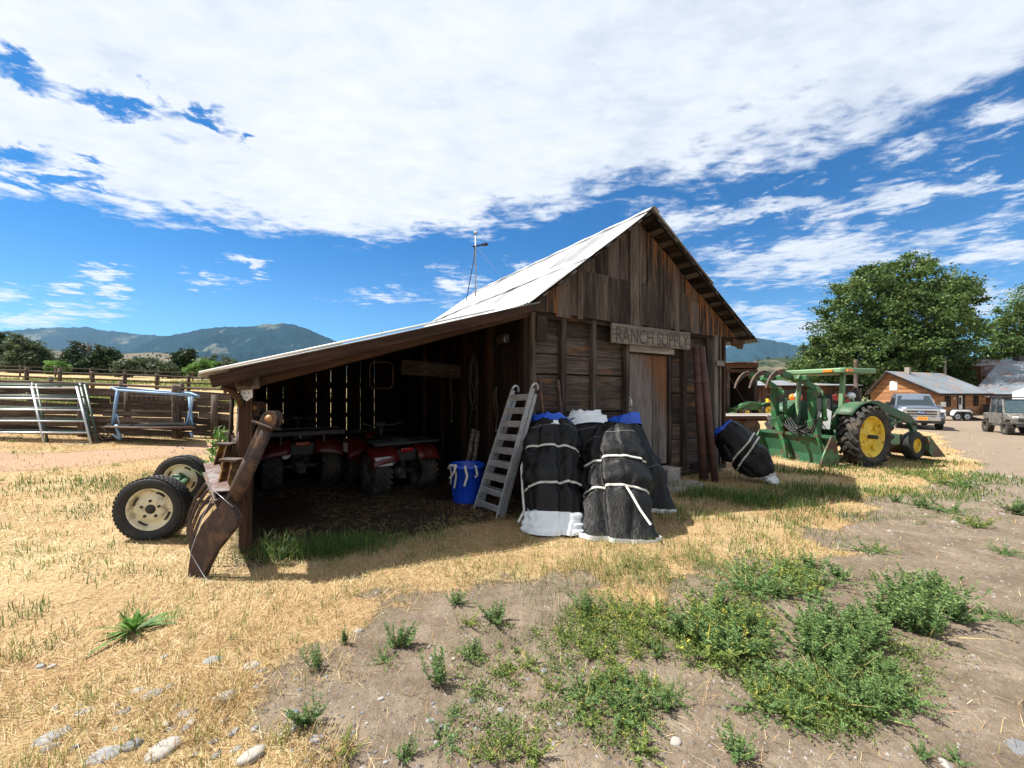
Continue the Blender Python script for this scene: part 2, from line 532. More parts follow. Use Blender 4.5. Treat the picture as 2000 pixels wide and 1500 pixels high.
def inpoly(x, y, poly):
    c = np.zeros(x.shape, bool); n = len(poly)
    for i in range(n):
        x1, y1 = poly[i]; x2, y2 = poly[i - 1]
        if y1 == y2: continue
        c ^= ((y1 > y) != (y2 > y)) & (x < (x2 - x1) * (y - y1) / (y2 - y1) + x1)
    return c


def sdist(x, y, poly):
    """signed distance, positive inside"""
    d = np.full(x.shape, 1e9); n = len(poly)
    for i in range(n):
        ax, ay = poly[i - 1]; bx, by = poly[i]
        ex, ey = bx - ax, by - ay
        tt = np.clip(((x - ax) * ex + (y - ay) * ey) / max(ex * ex + ey * ey, 1e-9), 0, 1)
        d = np.minimum(d, np.hypot(x - ax - tt * ex, y - ay - tt * ey))
    return np.where(inpoly(x, y, poly), d, -d)


def vnoise(x, y, s, seed=0):
    """cheap value noise, -1..1"""
    x = np.asarray(x) * s + seed * 17.3; y = np.asarray(y) * s - seed * 9.1
    i, j = np.floor(x), np.floor(y); fx, fy = x - i, y - j
    fx = fx * fx * (3 - 2 * fx); fy = fy * fy * (3 - 2 * fy)
    h = lambda a, b: np.modf(np.abs(np.sin(a * 127.1 + b * 311.7 + seed) * 43758.5453))[0]
    return 2 * ((h(i, j) * (1 - fx) + h(i + 1, j) * fx) * (1 - fy) + (h(i, j + 1) * (1 - fx) + h(i + 1, j + 1) * fx) * fy) - 1


# bare dirt in front and the dirt yard on the right
DIRT = [V((-.62, 0.2))] + region([(545, 1498), (600, 1400), (590, 1310), (640, 1220), (720, 1160), (860, 1165), (980, 1130), (1130, 1135), (1190, 1190), (1290, 1210), (1330, 1140), (1480, 1085), (1600, 1065), (1650, 1000),
        (1760, 965), (1880, 940), (1920, 905), (1850, 872), (1820, 845), (1730, 838)]) + [V((24, 50)), V((36, 44)), V((60, 44)), V((120, 20)), V((60, -30)), V((4, -20))]
# bare floor inside the lean-to (barn coordinates handled below)
BARN = V((2.51, 7.35, 0)); BROT = math.atan2(.53, .848)
cB, sB = math.cos(BROT), math.sin(BROT)


def barn_td(x, y):
    dx, dy = x - BARN.x, y - BARN.y
    return dx * cB + dy * sB, -dx * sB + dy * cB


TRACK = region([(-60, 884), (120, 884), (300, 872), (440, 862), (440, 884), (300, 900), (120, 916), (-60, 926)])


def track_mask(x, y):
    return np.clip(.5 + sdist(x, y, TRACK) / .5 + .5 * vnoise(x, y, 1.9, 6) + .35 * vnoise(x, y, 5.1, 2), 0, 1)


def straw_mask(x, y):
    d = sdist(x, y, DIRT)
    m = np.clip(.5 - d / .55 - .9 * vnoise(x, y, 1.6, 3) * .6 - .5 * vnoise(x, y, 4.2, 5) * .9 - .3 * vnoise(x, y, 9.7, 8), 0, 1)
    tt, dd = barn_td(x, y)
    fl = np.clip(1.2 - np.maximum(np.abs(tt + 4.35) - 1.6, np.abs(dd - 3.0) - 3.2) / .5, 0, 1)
    return m * (1 - .95 * np.clip(fl, 0, 1)) * (1 - .8 * track_mask(x, y))


def bumps(x, y):
    w = np.exp(-((x + 4.5) / 3.6) ** 2 - ((y - 4) / 2.6) ** 2)
    return .012 * vnoise(x, y, 3.1, 1) + .007 * vnoise(x, y, 8.3, 2) + w * (.030 * vnoise(x * .6 + y * .5, y * 1.3 - x * .5, 1.7, 9) + .014 * vnoise(x, y, 4.4, 12))


c_, k_ = 1.0, .04
gi = np.arange(-205, 206)
xs = c_ * np.sinh(k_ * gi) + .4
ys = c_ * np.sinh(k_ * gi) + 3.6
gx, gy = np.meshgrid(xs, ys)
gzv = gz(gx, gy)
sm_ = straw_mask(gx.ravel(), gy.ravel())
nearw = np.exp(-((gx - 0) ** 2 + (gy - 4) ** 2) / 60.)
gzv = gzv + nearw * bumps(gx, gy)
nv = len(xs)
ii = (np.arange(nv - 1)[:, None] * nv + np.arange(nv - 1)[None, :]).ravel()
fcs = np.stack([ii, ii + 1, ii + 1 + nv, ii + nv], 1)
gm_, t, b = newmat('ground_earth_and_straw')
co = t.n('ShaderNodeTexCoord').outputs['Object']
st = t.attr('straw')
n0 = t.noise(co, .55, 5, .6); n1 = t.noise(co, 3.2, 6, .65); n2 = t.noise(co, 22, 6, .7); n3 = t.noise(co, 120, 3, .7)
spp = t.n('ShaderNodeSeparateXYZ'); t.L.new(co, spp.inputs[0])
strand = t.noise(t.comb(t.m('MULTIPLY', t.m('ADD', spp.outputs[0], t.m('MULTIPLY', n1, .5)), 34), t.m('MULTIPLY', spp.outputs[1], 95), 0.), 1, 5, .7, 1.2)
dk = t.m('ADD', t.m('MULTIPLY', n1, .45), t.m('ADD', t.m('MULTIPLY', n2, .35), t.m('MULTIPLY', n3, .2)))
dirt = t.ramp(dk, [(.32, (.064, .047, .033)), (.5, (.155, .120, .087)), (.64, (.25, .202, .154))])
far_ = t.sstep(spp.outputs[0], 4., 12.)
dirt = t.mix(t.m('MULTIPLY', far_, .5), dirt, (.225, .178, .136))
vo = t.n('ShaderNodeTexVoronoi'); vo.inputs['Scale'].default_value = 46; t.put(vo.inputs['Vector'], co)
peb = t.m('MULTIPLY', t.m('LESS_THAN', vo.outputs['Distance'], .2), t.m('GREATER_THAN', vo.outputs['Color'], .74))
dirt = t.mix(t.m('MULTIPLY', peb, .8), dirt, (.27, .25, .235))
sk = t.m('ADD', t.m('MULTIPLY', strand, .55), t.m('ADD', t.m('MULTIPLY', n2, .25), t.m('MULTIPLY', n0, .25)))
straw = t.ramp(sk, [(.36, (.125, .076, .036)), (.48, (.31, .205, .10)), (.58, (.47, .355, .20)), (.70, (.62, .53, .36))])
pink = t.sstep(t.noise(co, .8, 4, .6), .45, .62)
straw = t.mix(t.m('MULTIPLY', pink, .40), straw, (.36, .215, .115))
grn = t.sstep(t.noise(co, .42, 6, .65), .52, .70)
dist = t.sstep(spp.outputs[1], 14., 40.)
straw = t.mix(t.m('MULTIPLY', grn, t.m('ADD', .28, t.m('MULTIPLY', dist, .4))), straw, (.145, .165, .05))
field = t.sstep(spp.outputs[1], 45., 75.)
straw = t.mix(field, straw, (.13, .14, .06))
dirt = t.mix(t.attr('track'), dirt, t.mix(n2, (.20, .125, .08), (.40, .27, .18)))
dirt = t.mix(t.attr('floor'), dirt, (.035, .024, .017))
k = t.m('ADD', st, t.m('MULTIPLY', t.m('SUBTRACT', n2, .5), .9))
f = t.sstep(k, .3, .62)
t.put(b.inputs['Base Color'], t.mix(f, dirt, straw))
b.inputs['Roughness'].default_value = .95; b.inputs['Specular IOR Level'].default_value = .1
hh = t.m('ADD', t.m('MULTIPLY', n2, .6), t.m('ADD', t.m('MULTIPLY', t.m('MULTIPLY', strand, f), .7), t.m('ADD', t.m('MULTIPLY', n3, .35), t.m('MULTIPLY', peb, .25))))
t.put(b.inputs['Normal'], t.bump(hh, .9, .03))
g = np_mesh('ground', np.stack([gx.ravel(), gy.ravel(), gzv.ravel()], 1), fcs, None, gm_, None, True)
a = g.data.attributes.new('straw', 'FLOAT', 'POINT'); a.data.foreach_set('value', sm_.astype(np.float32))
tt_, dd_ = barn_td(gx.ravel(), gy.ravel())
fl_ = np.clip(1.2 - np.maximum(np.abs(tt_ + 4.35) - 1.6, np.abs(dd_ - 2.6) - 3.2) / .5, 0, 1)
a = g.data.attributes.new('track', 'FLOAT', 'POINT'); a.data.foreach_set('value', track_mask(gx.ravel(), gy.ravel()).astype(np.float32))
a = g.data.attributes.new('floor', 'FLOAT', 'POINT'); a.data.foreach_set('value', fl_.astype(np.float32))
tag(g, kind='structure')

# ================================================================ hills
def hills(name, prof, Y0, Y1, Y2, base_py, mat, amp=.05, seed=1, rows=44, step=4, jag=0.):
    """a real range: rises from Y0 to the ridge at Y1 and falls again to Y2"""
    pxs = np.arange(prof[0][0], prof[-1][0] + 1, step)
    rid = np.interp(pxs, [p[0] for p in prof], [p[1] for p in prof])
    rid = rid + jag * (vnoise(pxs, pxs * 0, .11, seed) + .6 * vnoise(pxs, pxs * 0, .31, seed + 2))
    P = []
    for r in range(rows):
        s = r / (rows - 1)
        if s <= .8:
            q = s / .8
            Yr = Y0 + (Y1 - Y0) * q
            e = q ** .9
        else:
            q = (s - .8) / .2
            Yr = Y1 + (Y2 - Y1) * q; e = 1 - .7 * q * q
        X = (pxs - 1000) / F * Yr
        nz = vnoise(X, np.full_like(X, Yr), 5.5 / (Y1 - Y0), seed) + .5 * vnoise(X, np.full_like(X, Yr), 13. / (Y1 - Y0), seed + 1) + .3 * vnoise(X, np.full_like(X, Yr), 37. / (Y1 - Y0), seed + 4)
        w = math.sin(min(1, s / .8) * math.pi)
        zr = ((HZ - base_py) + ((HZ - rid) - (HZ - base_py)) * np.clip(e + amp * 3 * nz * w, -.2, 1)) / F
        Z = CH + zr * (Yr if s <= .8 else Y1)
        P.append(np.stack([X, np.full_like(X, Yr), Z], 1))
    n = len(pxs)
    vv = np.concatenate(P)
    ii = (np.arange(rows - 1)[:, None] * n + np.arange(n - 1)[None, :]).ravel()
    o = np_mesh(name, vv, np.stack([ii, ii + 1, ii + 1 + n, ii + n], 1), None, mat, None, True)
    return tag(o, kind='structure'), vv.reshape(rows, n, 3)


def hillmat(name, forest, open_, sc, thr, det=9):
    m, t, b = newmat(name)
    co = t.n('ShaderNodeTexCoord').outputs['Object']
    n1 = t.noise(co, sc, det, .62, .3); n2 = t.noise(co, sc * 14, 6, .7)
    k = t.m('ADD', n1, t.m('MULTIPLY', t.m('SUBTRACT', n2, .5), .28))
    f = t.sstep(k, thr - .03, thr + .05)
    fo = t.mix(n2, tuple(c * .55 for c in forest), tuple(c * 1.5 for c in forest))
    op = t.mix(n2, tuple(c * .75 for c in open_), tuple(c * 1.2 for c in open_))
    t.put(b.inputs['Base Color'], t.mix(f, fo, op)); b.inputs['Roughness'].default_value = 1; b.inputs['Specular IOR Level'].default_value = 0
    t.put(b.inputs['Normal'], t.bump(n2, .6, 25))
    return m


HM = hillmat('forested_mountain', (.009, .026, .034), (.10, .11, .09), .00085, .61)
FM = hillmat('dry_foothill', (.035, .05, .03), (.145, .125, .09), .004, .45)
hills('mountains', [(-700, 660), (-200, 650), (0, 647), (60, 640), (110, 638), (165, 637), (215, 645), (260, 650), (320, 655), (400, 664), (500, 668), (700, 672), (1000, 690), (1300, 690), (1390, 690), (1440, 668), (1480, 659), (1530, 668), (1570, 676), (1700, 690), (2000, 700), (2500, 690)], 4600, 7600, 9000, 770, HM, .045, 3, jag=1.6)
hills('mountains', [(200, 720), (290, 664), (330, 655), (400, 640), (440, 638), (480, 637), (520, 633), (550, 629), (575, 632), (600, 641), (625, 652), (660, 667), (760, 700), (850, 735)], 3300, 5600, 7000, 760, HM, .05, 8, jag=1.4)
_, fh1 = hills('foothills', [(-500, 700), (0, 698), (60, 690), (110, 684), (160, 694), (230, 690), (300, 688), (350, 692), (400, 702), (450, 708), (520, 716), (620, 725), (760, 740)], 700, 1700, 2300, 752, FM, .05, 5, jag=.6)
_, fh2 = hills('foothills', [(1300, 720), (1420, 714), (1470, 706), (1500, 700), (1530, 697), (1560, 703), (1600, 706), (1750, 720), (2000, 730), (2300, 735)], 420, 1100, 1500, 785, FM, .06, 6, jag=.8)

# scattered junipers on the foothills: a far wood nobody could count
def far_scrub(name, grids, n, seed):
    r_ = np.random.default_rng(seed)
    vs, fs, ts = [], [], []
    k = 0
    base = np.array([(1, 0, 0), (.3, .95, 0), (-.8, .6, 0), (-.8, -.6, 0), (.3, -.95, 0)], float)
    for G, cnt, hs in grids:
        for _ in range(cnt):
            i = int(r_.uniform(1, G.shape[0] * .8)); j = int(r_.uniform(0, G.shape[1] - 1))
            p = G[i, j] + (G[i, j + 1] - G[i, j]) * r_.uniform()
            if vnoise(np.array([p[0]]), np.array([p[1]]), .006, 4)[0] < r_.uniform(-.7, .5): continue
            h = hs * r_.uniform(.5, 1.3); w = h * r_.uniform(.4, .65)
            bb = base * w * r_.uniform(.75, 1.25, (5, 1)); bb[:, 2] = h * r_.uniform(.2, .45, 5)
            lo_ = base * w * .5; lo_[:, 2] = -1.5
            v_ = np.concatenate([lo_, bb, [[r_.uniform(-.2, .2) * w, 0, h]]]) + p
            vs.append(v_)
            for q in range(5):
                q2 = (q + 1) % 5
                fs += [(k + q, k + q2, k + 5 + q2), (k + q, k + 5 + q2, k + 5 + q), (k + 5 + q, k + 5 + q2, k + 10)]
            ts += [r_.uniform()] * 15
            k += 11
    o = np_mesh(name, np.concatenate(vs), np.array(fs), np.array(ts), M['leaf_dark'])
    tag(o, 'dark juniper scrub dotted over the pale foothills below the mountains', 'scrub', kind='stuff')


far_scrub('juniper_scrub', [(fh1, 3000, 8.), (fh2, 900, 6.5)], 0, 11)

# ================================================================ air
bm = MB().box((0, 4000, 900), (26000, 12400, 2000))
hz = bm.build('haze', None)
hm = bpy.data.materials.new('haze'); hm.use_nodes = True
nt = hm.node_tree; nt.nodes.clear()
ov = nt.nodes.new('ShaderNodeOutputMaterial'); pv = nt.nodes.new('ShaderNodeVolumePrincipled')
pv.inputs['Density'].default_value = 2.1e-5; pv.inputs['Color'].default_value = (.40, .66, 1., 1); pv.inputs['Anisotropy'].default_value = .1
nt.links.new(pv.outputs[0], ov.inputs['Volume'])
hz.data.materials.append(hm)
tag(hz, kind='stuff')
# ================================================================ the barn (local: x along the gable, y into the barn, z up)
barn = thing('barn', BARN, BROT, 'old weathered wooden barn with metal roof and open lean-to shed', 'barn')
TR, ZR = -.335, 4.725                    # ridge
SL, SRt = .747, .588                      # slopes left / right
TL, TE = -2.85, 3.125                     # left break, right eave
LT0, LZ0, LT1, LZ1 = -2.85, 2.85, -6.46, 1.775
FO, BK = -.35, 6.34


def roofz(tt):
    if tt < TL: return LZ0 + (LZ1 - LZ0) * (tt - LT0) / (LT1 - LT0)
    if tt < TR: return ZR - SL * (TR - tt)
    return ZR - SRt * (tt - TR)


def warm_gable(t, obj, sp, z):
    s = t.n('ShaderNodeSeparateXYZ'); t.L.new(obj, s.inputs[0])
    d = t.m('SUBTRACT', t.m('SUBTRACT', ZR, t.m('MULTIPLY', t.m('ADD', s.outputs[0], -TR), SRt)), s.outputs[2])
    side = t.sstep(s.outputs[0], -.35, .1)
    streak = t.noise(t.comb(t.m('MULTIPLY', s.outputs[0], 14), t.m('MULTIPLY', s.outputs[2], .9), z), 1, 4, .6)
    k = t.m('SUBTRACT', t.m('ADD', .80, t.m('MULTIPLY', t.m('SUBTRACT', streak, .5), 4.6)), t.m('MULTIPLY', d, 1.15))
    left = t.m('MULTIPLY', t.m('LESS_THAN', s.outputs[0], -2.0), t.sstep(streak, .5, .62))
    return t.m('MAXIMUM', t.m('MULTIPLY', t.m('MULTIPLY', t.sstep(k, .25, .75), side), .85), t.m('MULTIPLY', left, .8))


def warm_door(t, obj, sp, z):
    s = t.n('ShaderNodeSeparateXYZ'); t.L.new(obj, s.inputs[0])
    streak = t.noise(t.comb(t.m('MULTIPLY', s.outputs[0], 22), t.m('MULTIPLY', s.outputs[2], .8), z), 1, 5, .6)
    k = t.m('ADD', t.m('MULTIPLY', t.m('SUBTRACT', s.outputs[2], 1.62), 1.5), t.m('MULTIPLY', t.m('SUBTRACT', s.outputs[0], .14), 2.6))
    k = t.m('ADD', k, t.m('MULTIPLY', t.m('SUBTRACT', streak, .5), 2.4))
    return t.m('MULTIPLY', t.sstep(k, -.5, .9), .9)


M['wood_gable'] = wood('gable_board_wood', (.012, .0085, .0068), (.046, .034, .027), (.135, .107, .087), (.20, .085, .03), warm_gable)
M['wood_door'] = wood('door_wood', (.02, .016, .014), (.085, .072, .066), (.18, .16, .15), (.14, .058, .022), warm_door)

# --- front wall: horizontal boards set back between the studs
mb = MB()
hts = [.12, .42, .70, 1.0, 1.29, 1.60, 1.90, 2.20, 2.50, 2.80]
cuts = [-2.62, .02]
for a, b in ((-2.62, -.02), (.76, 2.47)):
    for i in range(len(hts) - 1):
        z0, z1 = hts[i], hts[i + 1]
        j = random.uniform(-.012, .012)
        mb.box(((a + b) / 2, .115 + random.uniform(-.006, .006), (z0 + z1) / 2 + j), (b - a, .03, z1 - z0 - .012), Matrix.Rotation(random.uniform(-.004, .004), 3, 'Y'))
mb.build('siding', M['wood_siding'], barn, bevel=.004)
mb = MB(); mb.box((.37, .135, 2.45), (.8, .02, .7)); mb.box((-.07, .18, 1.4), (5.1, .02, 2.9)); mb.build('inner_lining', M['wood_dark'], barn)

def stud(t0, w=.10, z0=.1, z1=2.82, d0=0., d1=.1, mat='wood_grey', lean=0.):
    m = MB(); m.beam((t0 + lean, (d0 + d1) / 2, z0), (t0, (d0 + d1) / 2, z1), d1 - d0, w, up=(1, 0, 0))
    return m.build('stud', M[mat], barn, bevel=.006)


def t_at(px, o=0.):
    """barn x seen at a photo column, o = outward offset"""
    k = (px - 1000) / F
    bx, by = BARN.x + sB * o, BARN.y - cB * o
    return (k * by - bx) / (cB - k * sB)


stud(-2.60, .07, .1, 2.8, -.03, .10, 'wood_grey', .02)
stud(t_at(1102), .09)
stud(t_at(1162), .075, d0=.0)
stud(t_at(1339), .09)
stud(t_at(1384), .06)
stud(t_at(1395), .13, .0, 2.8, -.05, .08, 'wood_pale')
stud(t_at(1406), .06, d0=-.02)
stud(t_at(1414), .08, d0=-.02, mat='wood_brown')
# sill logs and stones under the wall
mb = MB()
mb.beam((-2.6, .08, .05), (0., .08, .05), .16, .16); mb.beam((.78, .1, .1), (2.5, .1, .06), .14, .14); mb.beam((1.2, -.02, .16), (1.75, -.02, .17), .05, .10)
mb.build('sill_beam', M['wood_grey'], barn, bevel=.01)

# --- door
D0, D1 = t_at(1228), t_at(1306)
mb = MB()
ws = [.0, .30, .62, .82, 1.0]
for i in range(4):
    a = D0 + (D1 - D0) * ws[i]; b = D0 + (D1 - D0) * ws[i + 1]
    mb.box(((a + b) / 2, .05 + .006 * (i % 2), 1.29), (b - a - .008, .03, 2.02))
dr = mb.build('door', M['wood_door'], barn, bevel=.004)
mb = MB(); hx = D0 + .05
mb.tube([(hx, .03, 1.50), (hx, -.012, 1.49), (hx, -.022, 1.42), (hx, -.012, 1.36), (hx, .03, 1.35)], .011, 8)
mb.box((hx, .03, 1.42), (.035, .006, .24))
mb.build('handle', M['galv'], dr)
mb = MB()
mb.beam((D0 - .045, .02, .22), (D0 - .045, .02, 2.42), .10, .075, up=(1, 0, 0)); mb.beam((D1 + .04, .03, .22), (D1 + .04, .03, 2.30), .08, .06, up=(1, 0, 0))
mb.build('door_frame', M['wood_grey'], barn, bevel=.005)
mb = MB(); mb.beam((D0 - .03, -.0, 2.39), (D1 + .10, -.0, 2.39), .10, .13); mb.build('lintel_board', M['wood_pale'], barn, bevel=.005)

# --- gable boards
mb = MB()
x = -2.80
random.seed(21)
while x < 2.72:
    w = random.choice([.13, .17, .2, .24, .27, .29])
    a, b = x, min(x + w, 2.74)
    zb = 2.80 + random.uniform(-.035, .02)
    za, zc = roofz(max(a, TL + .01)) - .10, roofz(b) - .10
    tn = random.random()
    dd = -.028 + random.uniform(-.006, .006)

    def plank(a, b, zb1, zb2, zt1, zt2, d, th, tn):
        n0 = len(mb.v); g = .004
        for yy in (d - th / 2, d + th / 2):
            for p in ((a + g, yy, zb1), (b - g, yy, zb2), (b - g, yy, zt2), (a + g, yy, zt1)): mb.v.append(p)
        uo, vo = random.random() * 9, random.random() * 9
        for q in ((0, 1, 2, 3), (5, 4, 7, 6), (4, 0, 3, 7), (1, 5, 6, 2), (3, 2, 6, 7), (4, 5, 1, 0)):
            mb.face([n0 + k for k in q], [(mb.v[n0 + k][0] + mb.v[n0 + k][1] + uo, mb.v[n0 + k][2] + vo) for k in q], tn)
    if a < TR < b:
        plank(a, TR, zb, zb, za, ZR - .10, dd, .028, tn); plank(TR, b, zb, zb, ZR - .10, zc, dd, .028, tn)
    elif -1.75 < a < -.25 and za > 3.62:
        zs = 3.52 + .05 * random.random()
        plank(a, b, zs - .05, zs - .05, za, zc, dd + .026, .022, random.random())
        plank(a, b, zb, zb, min(zs, za - .02), min(zs, zc), dd, .028, tn)
    elif .75 < a < 1.25:
        zs = 3.40 + .12 * (a < 1)
        plank(a, b, zs - .05, zs - .05, za, zc, dd + .026, .022, random.random())
        plank(a, b, zb, zb, min(zs, za - .02), min(zs, zc - .01), dd, .028, tn)
    else:
        plank(a, b, zb, zb, za, zc, dd, .028, tn)
    x += w
mb.build('gable_boards', M['wood_gable'], barn)
mb = MB(); mb.beam((-2.78, .055, 2.80), (2.62, .055, 2.80), .1, .14); mb.build('tie_beam', M['wood_dark'], barn)
# bare rafters just inside the overhang
mb = MB()
for d in (.03, 1.4, 2.8, 4.2, 5.6):
    mb.beam((TR, d, ZR - .13), (TE - .12, d, roofz(TE - .12) - .13), .05, .12); mb.beam((TR, d, ZR - .13), (TL + .05, d, roofz(TL + .05) - .13), .05, .12)
mb.beam((TR + .05, -.30, ZR - .075), (TE - .3, -.30, roofz(TE - .3) - .085), .03, .02)
mb.build('rafters', M['wood_dark'], barn)

# --- roof sheets with real corrugations
def corr(x0, z0, x1, z1, d0, d1, lift, amp=.011, per=.076, seg=6, rows=6, sag=.012, seed=0):
    m = MB()
    n = int((d1 - d0) / per * seg)
    rws = []
    for i in range(rows + 1):
        s = i / rows
        row = []
        for k in range(n + 1):
            d = d0 + (d1 - d0) * k / n
            z = z0 + (z1 - z0) * s + lift + amp * math.sin(2 * math.pi * d / per) + sag * math.sin(d * 1.9 + seed) * math.sin(s * 3 + seed) + .004 * math.sin(d * 9.3 + s * 4)
            e = 0.
            if i == rows: e = .012 * math.sin(math.floor(d / .66) * 12.9 + seed)
            row.append((x0 + (x1 - x0) * (s + e), d, z + (z1 - z0) * e))
        rws.append(row)
    m.grid(rws, True, .5)
    return m


def roofmat():
    m, t, b = newmat('corrugated_roof_metal')
    co = t.n('ShaderNodeTexCoord').outputs['Object']
    s = t.n('ShaderNodeSeparateXYZ'); t.L.new(co, s.inputs[0])
    n1 = t.noise(co, 1.1, 6, .6); n2 = t.noise(t.comb(t.m('MULTIPLY', s.outputs[0], 1.2), t.m('MULTIPLY', s.outputs[1], 16), 0.), 1, 5, .6)
    sheet = t.noise(t.comb(t.m('FLOOR', t.m('MULTIPLY', s.outputs[1], 1.5)), t.m('FLOOR', t.m('MULTIPLY', s.outputs[0], .62)), 3.), 3.1, 0)
    k = t.m('ADD', t.m('MULTIPLY', n1, .4), t.m('ADD', t.m('MULTIPLY', n2, .4), t.m('MULTIPLY', sheet, .3)))
    c = t.ramp(k, [(.38, (.075, .082, .092)), (.50, (.17, .18, .19)), (.64, (.33, .335, .34))])
    ru = t.sstep(t.noise(t.comb(t.m('MULTIPLY', s.outputs[0], 2.), t.m('MULTIPLY', s.outputs[1], 9), 2.), 1, 7, .7), .66, .76)
    c = t.mix(t.m('MULTIPLY', ru, .55), c, (.26, .15, .09))
    t.put(b.inputs['Base Color'], c); b.inputs['Metallic'].default_value = .25
    t.put(b.inputs['Roughness'], t.m('ADD', .38, t.m('MULTIPLY', n2, .25)))
    return m


M['roof'] = roofmat()
roof = MB()
mL = (TR + TL) / 2 - .2
m1 = corr(mL + .06, roofz(mL + .06), TL - .03, ZR - SL * (TR - TL + .03) + .012, FO, BK, .012, seed=1)
o = m1.build('roof', M['roof'], barn, solid=.002)
m2 = corr(TR, ZR, mL - .05, roofz(mL - .05), FO + .02, BK - .03, .032, seed=3); m2.build('roof', M['roof'], barn, solid=.002)
mR = (TR + TE) / 2
corr(TR, ZR, mR + .05, roofz(mR + .05), FO, BK, .032, seed=5).build('roof', M['roof'], barn, solid=.002)
corr(mR - .06, roofz(mR - .06), TE, roofz(TE), FO + .02, BK, .012, seed=7).build('roof', M['roof'], barn, solid=.002)
# ridge cap with a slightly wavy edge
m = MB(); rows = []
for k in range(60):
    d = FO - .02 + (BK - FO + .03) * k / 59
    w = .13 + .012 * math.sin(k * 1.7)
    j = .006 * math.sin(k * .9)
    rows.append([(TR - w, d, ZR - SL * w + .05 + j), (TR - .05, d, ZR + .028 + j), (TR, d, ZR + .052 + j), (TR + .05, d, ZR + .034 + j), (TR + w, d, ZR - SRt * w + .052 + j)])
m.grid(rows); m.build('ridge_cap', M['roof'], barn, solid=.003)
# purlins whose ends show under the overhangs
m = MB()
for i in range(13):
    s = (i + .35) / 13
    tt = TR + (TE - .06 - TR) * s
    e = random.uniform(-.03, .04)
    m.beam((tt, FO + .02 + e, roofz(tt) - .035), (tt, BK - .05, roofz(tt) - .035), .10, .026, up=(SRt, 0, 1))
for i in range(10):
    s = (i + .3) / 10
    tt = TR + (TL + .08 - TR) * s
    e = random.uniform(-.05, .03)
    m.beam((tt, FO + .02 + e, roofz(tt) - .032), (tt, BK - .05, roofz(tt) - .032), .13, .026, up=(-SL, 0, 1))
m.build('purlins', M['wood_grey'], barn)
m = MB(); m.beam((2.62, -.02, 2.72), (2.98, -.05, roofz(2.98) - .13), .045, .16); m.build('lookout', M['wood_brown'], barn)

# close boarding between purlins and metal, stopping short of the right eave
m = MB()
for i in range(14):
    a = TR + .02 + (TE - .42 - TR) * i / 14; b_ = TR + .02 + (TE - .42 - TR) * (i + 1) / 14 - .01
    m.beam(((a + b_) / 2, FO + .03 + random.uniform(-.02, .03), roofz((a + b_) / 2) - .012), ((a + b_) / 2, BK - .06, roofz((a + b_) / 2) - .012), (b_ - a) * 1.15, .006, up=(SRt, 0, 1))
for i in range(10):
    a = TR - .02 + (TL + .1 - TR) * i / 10; b_ = TR - .02 + (TL + .1 - TR) * (i + 1) / 10 + .01
    m.beam(((a + b_) / 2, FO + .03 + random.uniform(-.02, .03), roofz((a + b_) / 2) - .010), ((a + b_) / 2, BK - .06, roofz((a + b_) / 2) - .010), (a - b_) * 1.22, .006, up=(-SL, 0, 1))
m.build('roof_deck', M['wood_dark'], barn)

# --- other walls of the barn
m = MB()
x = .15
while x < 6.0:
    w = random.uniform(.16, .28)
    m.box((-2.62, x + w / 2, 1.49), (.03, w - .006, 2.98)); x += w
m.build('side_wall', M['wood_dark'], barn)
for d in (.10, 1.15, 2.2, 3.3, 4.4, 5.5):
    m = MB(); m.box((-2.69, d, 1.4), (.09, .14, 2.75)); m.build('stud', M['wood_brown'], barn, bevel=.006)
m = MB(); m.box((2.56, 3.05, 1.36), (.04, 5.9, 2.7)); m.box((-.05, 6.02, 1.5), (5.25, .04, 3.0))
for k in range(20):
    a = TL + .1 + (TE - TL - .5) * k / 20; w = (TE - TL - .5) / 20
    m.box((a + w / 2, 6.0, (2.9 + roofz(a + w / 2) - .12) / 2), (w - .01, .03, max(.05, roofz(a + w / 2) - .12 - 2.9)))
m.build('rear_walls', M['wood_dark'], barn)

# --- lean-to
m = corr(LT0 + .14, LZ0 + .298 * .14 - .028, LT1, LZ1, FO, BK, 0., rows=5, seed=9); m.build('lean_to_roof', M['roof'], barn, solid=.002)
m = MB()
m.tube([(LT0 - .6, FO - .012, roofz(LT0 - .6) + .008), (LT1 - .02, FO - .012, LZ1 + .008)], .012, 10); m.build('sunlit_edge_tube', M['white'], barn)  # white-painted tube imitating the sunlit edge of the roof sheet
m = MB()
for i in range(7):
    s = (i + .2) / 6.6
    tt = LT0 + (LT1 + .04 - LT0) * s
    m.beam((tt, FO + .01, roofz(tt) - .034), (tt, BK - .02, roofz(tt) - .034), .12, .03, up=(-.3, 0, 1))
m.build('lean_to_purlins', M['wood_brown'], barn)
m = MB()
m.beam((LT0 + .02, FO + .03, roofz(LT0 + .02) - .09), (LT1 + .06, FO + .03, LZ1 - .09 + .02), .045, .115)
m.build('rake_board', M['wood_brown'], barn, bevel=.006)
m = MB()
m.beam((LT0 + .16, .05, roofz(LT0 + .16) - .16), (LT1 + .16, .05, LZ1 - .10), .11, .17)
for d in (2.1, 4.1, 6.0): m.beam((LT0 + .1, d, roofz(LT0 + .1) - .13), (LT1 + .1, d, LZ1 - .10), .06, .13)
m.build('lean_to_rafters', M['wood_brown'], barn, bevel=.008)
m = MB(); m.beam((-6.14, -.25, 1.735), (-6.14, 6.2, 1.735), .12, .13); m.build('eave_beam', M['wood_brown'], barn, bevel=.008)
